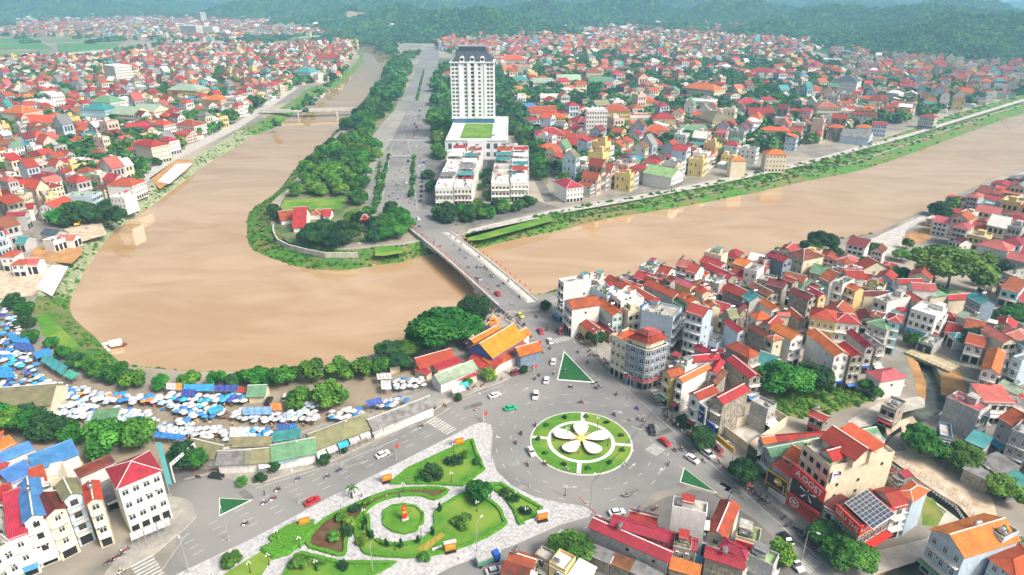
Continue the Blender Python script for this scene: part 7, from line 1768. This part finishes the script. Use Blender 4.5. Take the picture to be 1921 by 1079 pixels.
BANDS = [  # polygon, count, colours, place
 ([(0,565),(26,565),(40,640),(60,650),(72,680),(60,735),(0,725)], 62, ('blue', 'sky', 'white', 'blue', 'navy', 'sky', 'white', 'lilac', 'cyan'), 'in the western umbrella cluster'),
 ([(62,700),(110,718),(150,728),(150,745),(95,742),(60,720)], 18, ('white', 'sky', 'blue', 'white'), 'beside the teal sheet roof'),
 ([(118,722),(150,724),(195,735),(318,742),(316,754),(200,752),(120,745)], 52, ('white', 'white', 'sky', 'blue', 'white', 'lilac', 'orange'), 'in the northernmost parasol row'),
 ([(92,762),(140,752),(180,762),(180,790),(120,778),(92,772)], 34, ('sky', 'white', 'blue', 'lilac', 'white'), 'west of the dark green roof'),
 ([(215,760),(285,770),(286,784),(240,794),(215,785)], 24, ('white', 'sky', 'lilac', 'white', 'blue'), 'east of the dark green roof'),
 ([(318,755),(350,752),(420,762),(416,778),(375,782),(320,768)], 34, ('sky', 'white', 'sky', 'cyan', 'white', 'blue'), 'in the central parasol island'),
 ([(318,735),(380,737),(460,738),(458,752),(400,750),(318,748)], 30, ('blue', 'white', 'sky', 'lilac', 'navy', 'white', 'cyan'), 'below the long blue awning'),
 ([(440,765),(470,768),(592,770),(594,784),(480,788),(438,780)], 36, ('white', 'white', 'lilac', 'white', 'sky'), 'in the long white parasol row'),
 ([(290,798),(330,784),(362,788),(356,810),(310,816)], 20, ('sky', 'white', 'blue', 'lilac', 'white'), 'near the market entrance'),
 ([(362,800),(405,796),(420,806),(385,820),(360,815)], 13, ('white', 'lilac', 'white'), 'beyond the cream hall roof'),
 ([(420,812),(440,800),(500,802),(512,815),(470,828),(425,824)], 17, ('white', 'blue', 'sky', 'white'), 'behind the tan hall'),
 ([(620,770),(650,762),(682,764),(684,780),(640,785),(615,782)], 10, ('white', 'blue', 'lilac', 'white'), 'behind the long tan hall'),
 ([(700,755),(760,738),(766,750),(715,765)], 9, ('white', 'white', 'blue'), 'near the stacked goods'),
 ([(738,712),(790,706),(796,722),(745,728)], 14, ('blue', 'white', 'sky', 'white'), 'beside the red sheds'),
 ([(575,752),(600,758),(588,768),(565,766)], 6, ('lilac', 'white', 'sky'), 'under the yellow-green tree')]
for poly, n_, cs, wh in BANDS:
    xs = [p[0] for p in poly]; ys_ = [p[1] for p in poly]; q = 0; c_ = 0
    while c_ < n_ and q < n_*30:
        q += 1; px, py = cr.uniform(min(xs), max(xs)), cr.uniform(min(ys_), max(ys_))
        if not inside(px, py, poly): continue
        k = len(UPOS); umb(px, py, cr.choice(cs), wh); c_ += len(UPOS) > k
# the parasols past the first few hundred: one object
for poly, n_, cs, wh in BANDS:
    xs = [p[0] for p in poly]; ys_ = [p[1] for p in poly]; q = c_ = 0; n_ = int(n_*.5)
    while c_ < n_ and q < n_*30:
        q += 1; px, py = cr.uniform(min(xs)-6, max(xs)+6), cr.uniform(min(ys_)-3, max(ys_)+4)
        if inside(px, py, poly): k = len(UPOS); umb(px, py, cr.choice(cs), wh); c_ += len(UPOS) > k
ck = list(UC); pms = []
for c in ck:
    b = MB(); n_ = 10
    for i in range(n_):
        a, d = 2*math.pi*i/n_, 2*math.pi*(i+1)/n_; b.face([(1.4*math.cos(a), 1.4*math.sin(a), 2.05), (1.4*math.cos(d), 1.4*math.sin(d), 2.05), (0, 0, 2.6)], UM[c] if i % 2 or c not in ('sky', 'lilac') else UM['white'])
    b.tube((0, 0, 0), (0, 0, 2.6), .04, .03, POLE, 4); pms.append(b.mesh('parasol'))
gn_scatter('market_parasols', pms, [(x, y, cr.uniform(-.2, .2), cr.uniform(0, 6), cr.uniform(.65, .95), cr.uniform(.65, .95), 1, ck.index(c)) for x, y, c in UEX], 'the rest of the crowded blue and white market parasols')
# stalls: a table of goods under each few parasols
GOODS = [plain('goods_'+k, c, .8) for k, c in dict(a=(.45, .12, .05), b=(.12, .25, .05), c=(.5, .4, .2), d=(.08, .09, .2), e=(.6, .6, .6)).items()]
def stall_proto(s):
    r_ = random.Random(s); t = thing('market_stall', (0, 0, 0), 0, None, 'stall'); b = MB(); b.box(-1.1, 1.1, -.5, .5, .6, .68, BROWN)
    b.obj('table', t)
    for x in (-1, 1):
        for y in (-.4, .4): b = MB(); b.box(x-.04, x+.04, y-.04, y+.04, 0, .6, BROWN); b.obj('leg', t)
    for k in range(6): b = MB(); x, y = -.9+.36*k, r_.uniform(-.2, .1); b.box(x-.16, x+.16, y-.25, y+.3, .68, .68+r_.uniform(.12, .4), r_.choice(GOODS)); b.obj('goods', t)
    return keep(t)
SP = [stall_proto(k) for k in range(3)]; su = set()
for i, (x, y) in enumerate(UPOS[:290:3]):
    k = i % 3; o = SP[k] if k not in su else dup(SP[k], (x, y, .03), cr.uniform(0, 3)); su.add(k); o.location = (x+.9, y-.5, .03); reg(o, 'low stall table piled with goods', 'under the market parasols', 'the market entrance', G2(300, 870))
# big tarpaulin roofs
def tarp(s, lb, nm='tarpaulin', sag=.25):
    q = s.split(); ox, oy, k = TILE[q[0]]; n = [float(v) for v in q[1:8]]; h = n[6]; A, B, C = (G(ox+n[i]/k, oy+n[i+1]/k, h) for i in (0, 2, 4)); u, v = B-A, C-B; m = UM.get(q[8]) or ROOF[q[8]]
    t = thing(nm, (A.x, A.y, 0), 0, lb, 'awning'); b = MB(); nx_ = 8
    for i in range(nx_):
        for j in range(3):
            P = []
            for di, dj in ((0, 0), (1, 0), (1, 1), (0, 1)): f, g_ = (i+di)/nx_, (j+dj)/3; w_ = u*f+v*g_; P.append((w_.x, w_.y, h+.5*g_-sag*math.sin(math.pi*((f*4) % 1))*.6))
            b.face(P, m)
    b.obj('cloth', t, smooth=True)
    for f in (0, .5, 1):
        for g_ in (0, 1): w_ = u*f+v*g_; b = MB(); b.tube((w_.x, w_.y, 0), (w_.x, w_.y, h+.5*g_), .06, .05, POLE, 5); b.obj('post', t)
    return t
for s, lb in (("O 68 673 99 664 93 654 3 blue", 'bright blue tarpaulin roof west of the teal sheet roof'), ("O 76 677 118 704 128 690 3 t", 'long teal sheet roof at the western market'), ("O 118 704 136 712 150 703 3 green", 'bright green end of the teal market roof'), ("O 93 742 120 736 108 724 3 blue", 'slanted bright blue tarpaulin beside the tan warehouse'), ("O 22 640 58 645 52 634 3 blue", 'blue tarpaulin over the western stalls, upper one'), ("O 30 655 66 660 62 648 3 navy", 'navy tarpaulin over the western stalls'), ("O -5 708 30 708 20 690 3 blue", 'striped blue tarpaulin at the market edge by the warehouse'),
   ("O 312 730 342 731 342 721 3 white", 'white end of the long awning under the tree row'), ("O 330 731 342 731 342 721 3.1 orange", 'orange patch of the long awning under the tree row'), ("O 343 734 400 733 402 722 3 blue", 'long bright blue awning under the tree row'), ("O 401 734 446 733 448 724 3 navy", 'dark blue eastern end of the long awning'), ("O 340 742 366 744 368 733 2.8 navy", 'dark blue tarpaulin hanging below the long awning'), ("O 446 736 464 736 464 729 3 r", 'small red awning beside the green-roofed kiosk'),
   ("O 455 778 510 777 510 765 2.9 sky", 'pale blue plastic awning over the long white row'), ("O 508 770 530 769 528 758 3 orange", 'orange awning at the end of the white row'), ("O 520 812 545 812 543 797 3 navy", 'dark blue tarpaulin behind the teal sheet roof'), ("O 545 808 558 806 556 796 3 blue", 'small blue tarpaulin behind the teal sheet roof'), ("O 690 762 718 755 714 747 3 navy", 'dark blue tarpaulin near the grey ribbed hall'), ("O 288 819 345 826 348 818 3 blue", 'long narrow blue tarpaulin at the market entrance'), ("O 395 778 420 768 414 760 2.8 cyan", 'cyan tarpaulin at the corner of the central island'), ("O 430 820 462 822 464 805 2.8 white", 'large white cloth roof behind the tan hall'),
   ("O 708 712 736 710 734 701 2.8 white", 'white awning with green plants beside the dirt yard'), ("O 716 730 735 730 733 716 2.8 white", 'white square awning on the dirt yard'), ("O 850 738 874 732 870 724 2.8 white", 'white awning on the pavement by the temple road'), ("O 864 728 880 724 878 717 2.8 cyan", 'turquoise awning on the pavement by the temple road'), ("O 510 872 560 862 556 852 2.8 sky", 'pale blue cloth awning before the green hall'), ("O 486 880 508 876 506 864 2.8 white", 'white awning at the western corner of the green hall'), ("O 1056 716 1098 700 1090 690 2.6 b", 'dummy')):
    if lb == 'dummy': continue
    tarp(s, lb)
for k in range(10):
    f = k/10; a = (597+f*205, 861-f*92); b_ = (597+(f+.085)*205, 861-(f+.085)*92); c = 'white' if k != 2 else 'cyan'
    t = tarp(f"O {a[0]} {a[1]} {b_[0]} {b_[1]} {b_[0]-5} {b_[1]-9} 2.8 {c}", None); reg(t, f"{'white' if c == 'white' else 'sky-blue'} roadside shop awning", 'facing the main road', 'the zebra crossing', G2(830, 800))
for k in range(3): t = tarp(f"M {1480+k*150} {690-k*62} {1620+k*150} {632-k*62} {1600+k*150} {565-k*62} 3.4 white", None); reg(t, 'white shopfront awning', 'before the white red-roofed building', 'the market street', G2(330, 880))
# boxes and bundles on the ground
bx = MB(); 
for i in range(70):
    x, y = UPOS[cr.randrange(len(UPOS))]; k = cr.choice(GOODS+[UM['blue'], UM['white']]); o = MB(); s = cr.uniform(.25, .6); o.box(-s, s, -s*.7, s*.7, 0, s*1.1, k); q = o.obj('crate', None, (x+cr.uniform(-2, 2), y+cr.uniform(-2, 2), .03), rotz=cr.uniform(0, 3)); tag(q, None, 'crate'); reg(q, 'small crate of goods', 'on the market ground', 'the market entrance', G2(300, 870))
for i in range(90):
    x, y = UPOS[cr.randrange(len(UPOS))]; px, py = PX((x+cr.uniform(-4, 4), y-cr.uniform(1, 5), 0)); person(px, py, 'walking in the market', 'the market entrance', G2(300, 870))
for a, c, n_ in (((1240,772),(1440,945),22), ((1010,572),(1100,655),8), ((600,862),(840,762),12), ((940,590),(1000,640),12), ((1470,980),(1540,1040),6), ((400,930),(1060,940),7)):
    for k in range(n_): f = cr.random(); person(a[0]+(c[0]-a[0])*f+cr.uniform(-5, 5), a[1]+(c[1]-a[1])*f+cr.uniform(-4, 4), 'on the roadside pavements', 'the roundabout', RBT, z=.18)
# river things
p = G(221, 650, WZ); t = thing('boat', p, .4, 'small white covered houseboat moored off the grassy bank', 'boat'); b = MB(); b.prism([(-3, -1.2), (2.4, -1.2), (3.4, 0), (2.4, 1.2), (-3, 1.2)], -.2, .7, BROWN); b.obj('hull', t); b = MB(); b.box(-2.4, 1.6, -1, 1, .7, 2.2, WHT); b.obj('cabin', t); b = MB(); b.tube((-2.6, 0, 1.9), (1.8, 0, 1.9), 1.25, 1.25, WHT, 14); b.obj('canopy', t)
for px, py, a, lb in ((190,648,.9,'small white rowboat nearest the weedy bank'), (201,655,-.7,'slim white rowboat beside the covered houseboat')): p = G(px, py, WZ); t = thing('rowboat', p, a, lb, 'boat'); b = MB(); b.prism([(-2.4, -.5), (1.6, -.6), (2.8, 0), (1.6, .6), (-2.4, .5)], -.1, .45, WHT); b.obj('hull', t); b = MB(); b.box(-.2, .2, -.5, .5, .45, .5, BROWN); b.obj('seat', t)
# excavator on the cleared plot
p = G(145, 424); t = thing('excavator', p, .6, 'small yellow excavator on the cleared plot by the dome roof', 'excavator'); b = MB(); b.box(-1.5, 1.5, -1.2, -.7, 0, .8, BLK); b.box(-1.5, 1.5, .7, 1.2, 0, .8, BLK); b.obj('tracks', t); b = MB(); b.box(-1.4, 1.2, -1.1, 1.1, .8, 2.0, YEL); b.box(.1, 1.1, -1.0, 0, 2, 2.9, GL2); b.obj('cab', t); b = MB(); b.tube((1.1, .3, 1.6), (3.2, .3, 3.8), .2, .16, YEL, 6); b.tube((3.2, .3, 3.8), (4.6, .3, 1.6), .16, .12, YEL, 6); b.box(4.3, 4.9, 0, .6, 1.0, 1.7, BLK); b.obj('boom', t)
# sky-line extras: smoke over the quarry, the transmitter mast
hb = MB(); HM = bpy.data.materials.new('haze'); HM.use_nodes = True; hn = HM.node_tree.nodes; hn.remove(hn["Principled BSDF"])
pv = hn.new("ShaderNodeVolumePrincipled"); pv.inputs['Color'].default_value = (.36, .74, 1, 1); pv.inputs['Density'].default_value = HAZE; pv.inputs['Anisotropy'].default_value = .2
HM.node_tree.links.new(pv.outputs[0], hn["Material Output"].inputs['Volume'])
hb.box(-15000, 15000, -1200, 15000, -9, 170, HM); hb.obj('haze', kind='stuff', label='pale bluish air haze over the valley')
finish_labels()
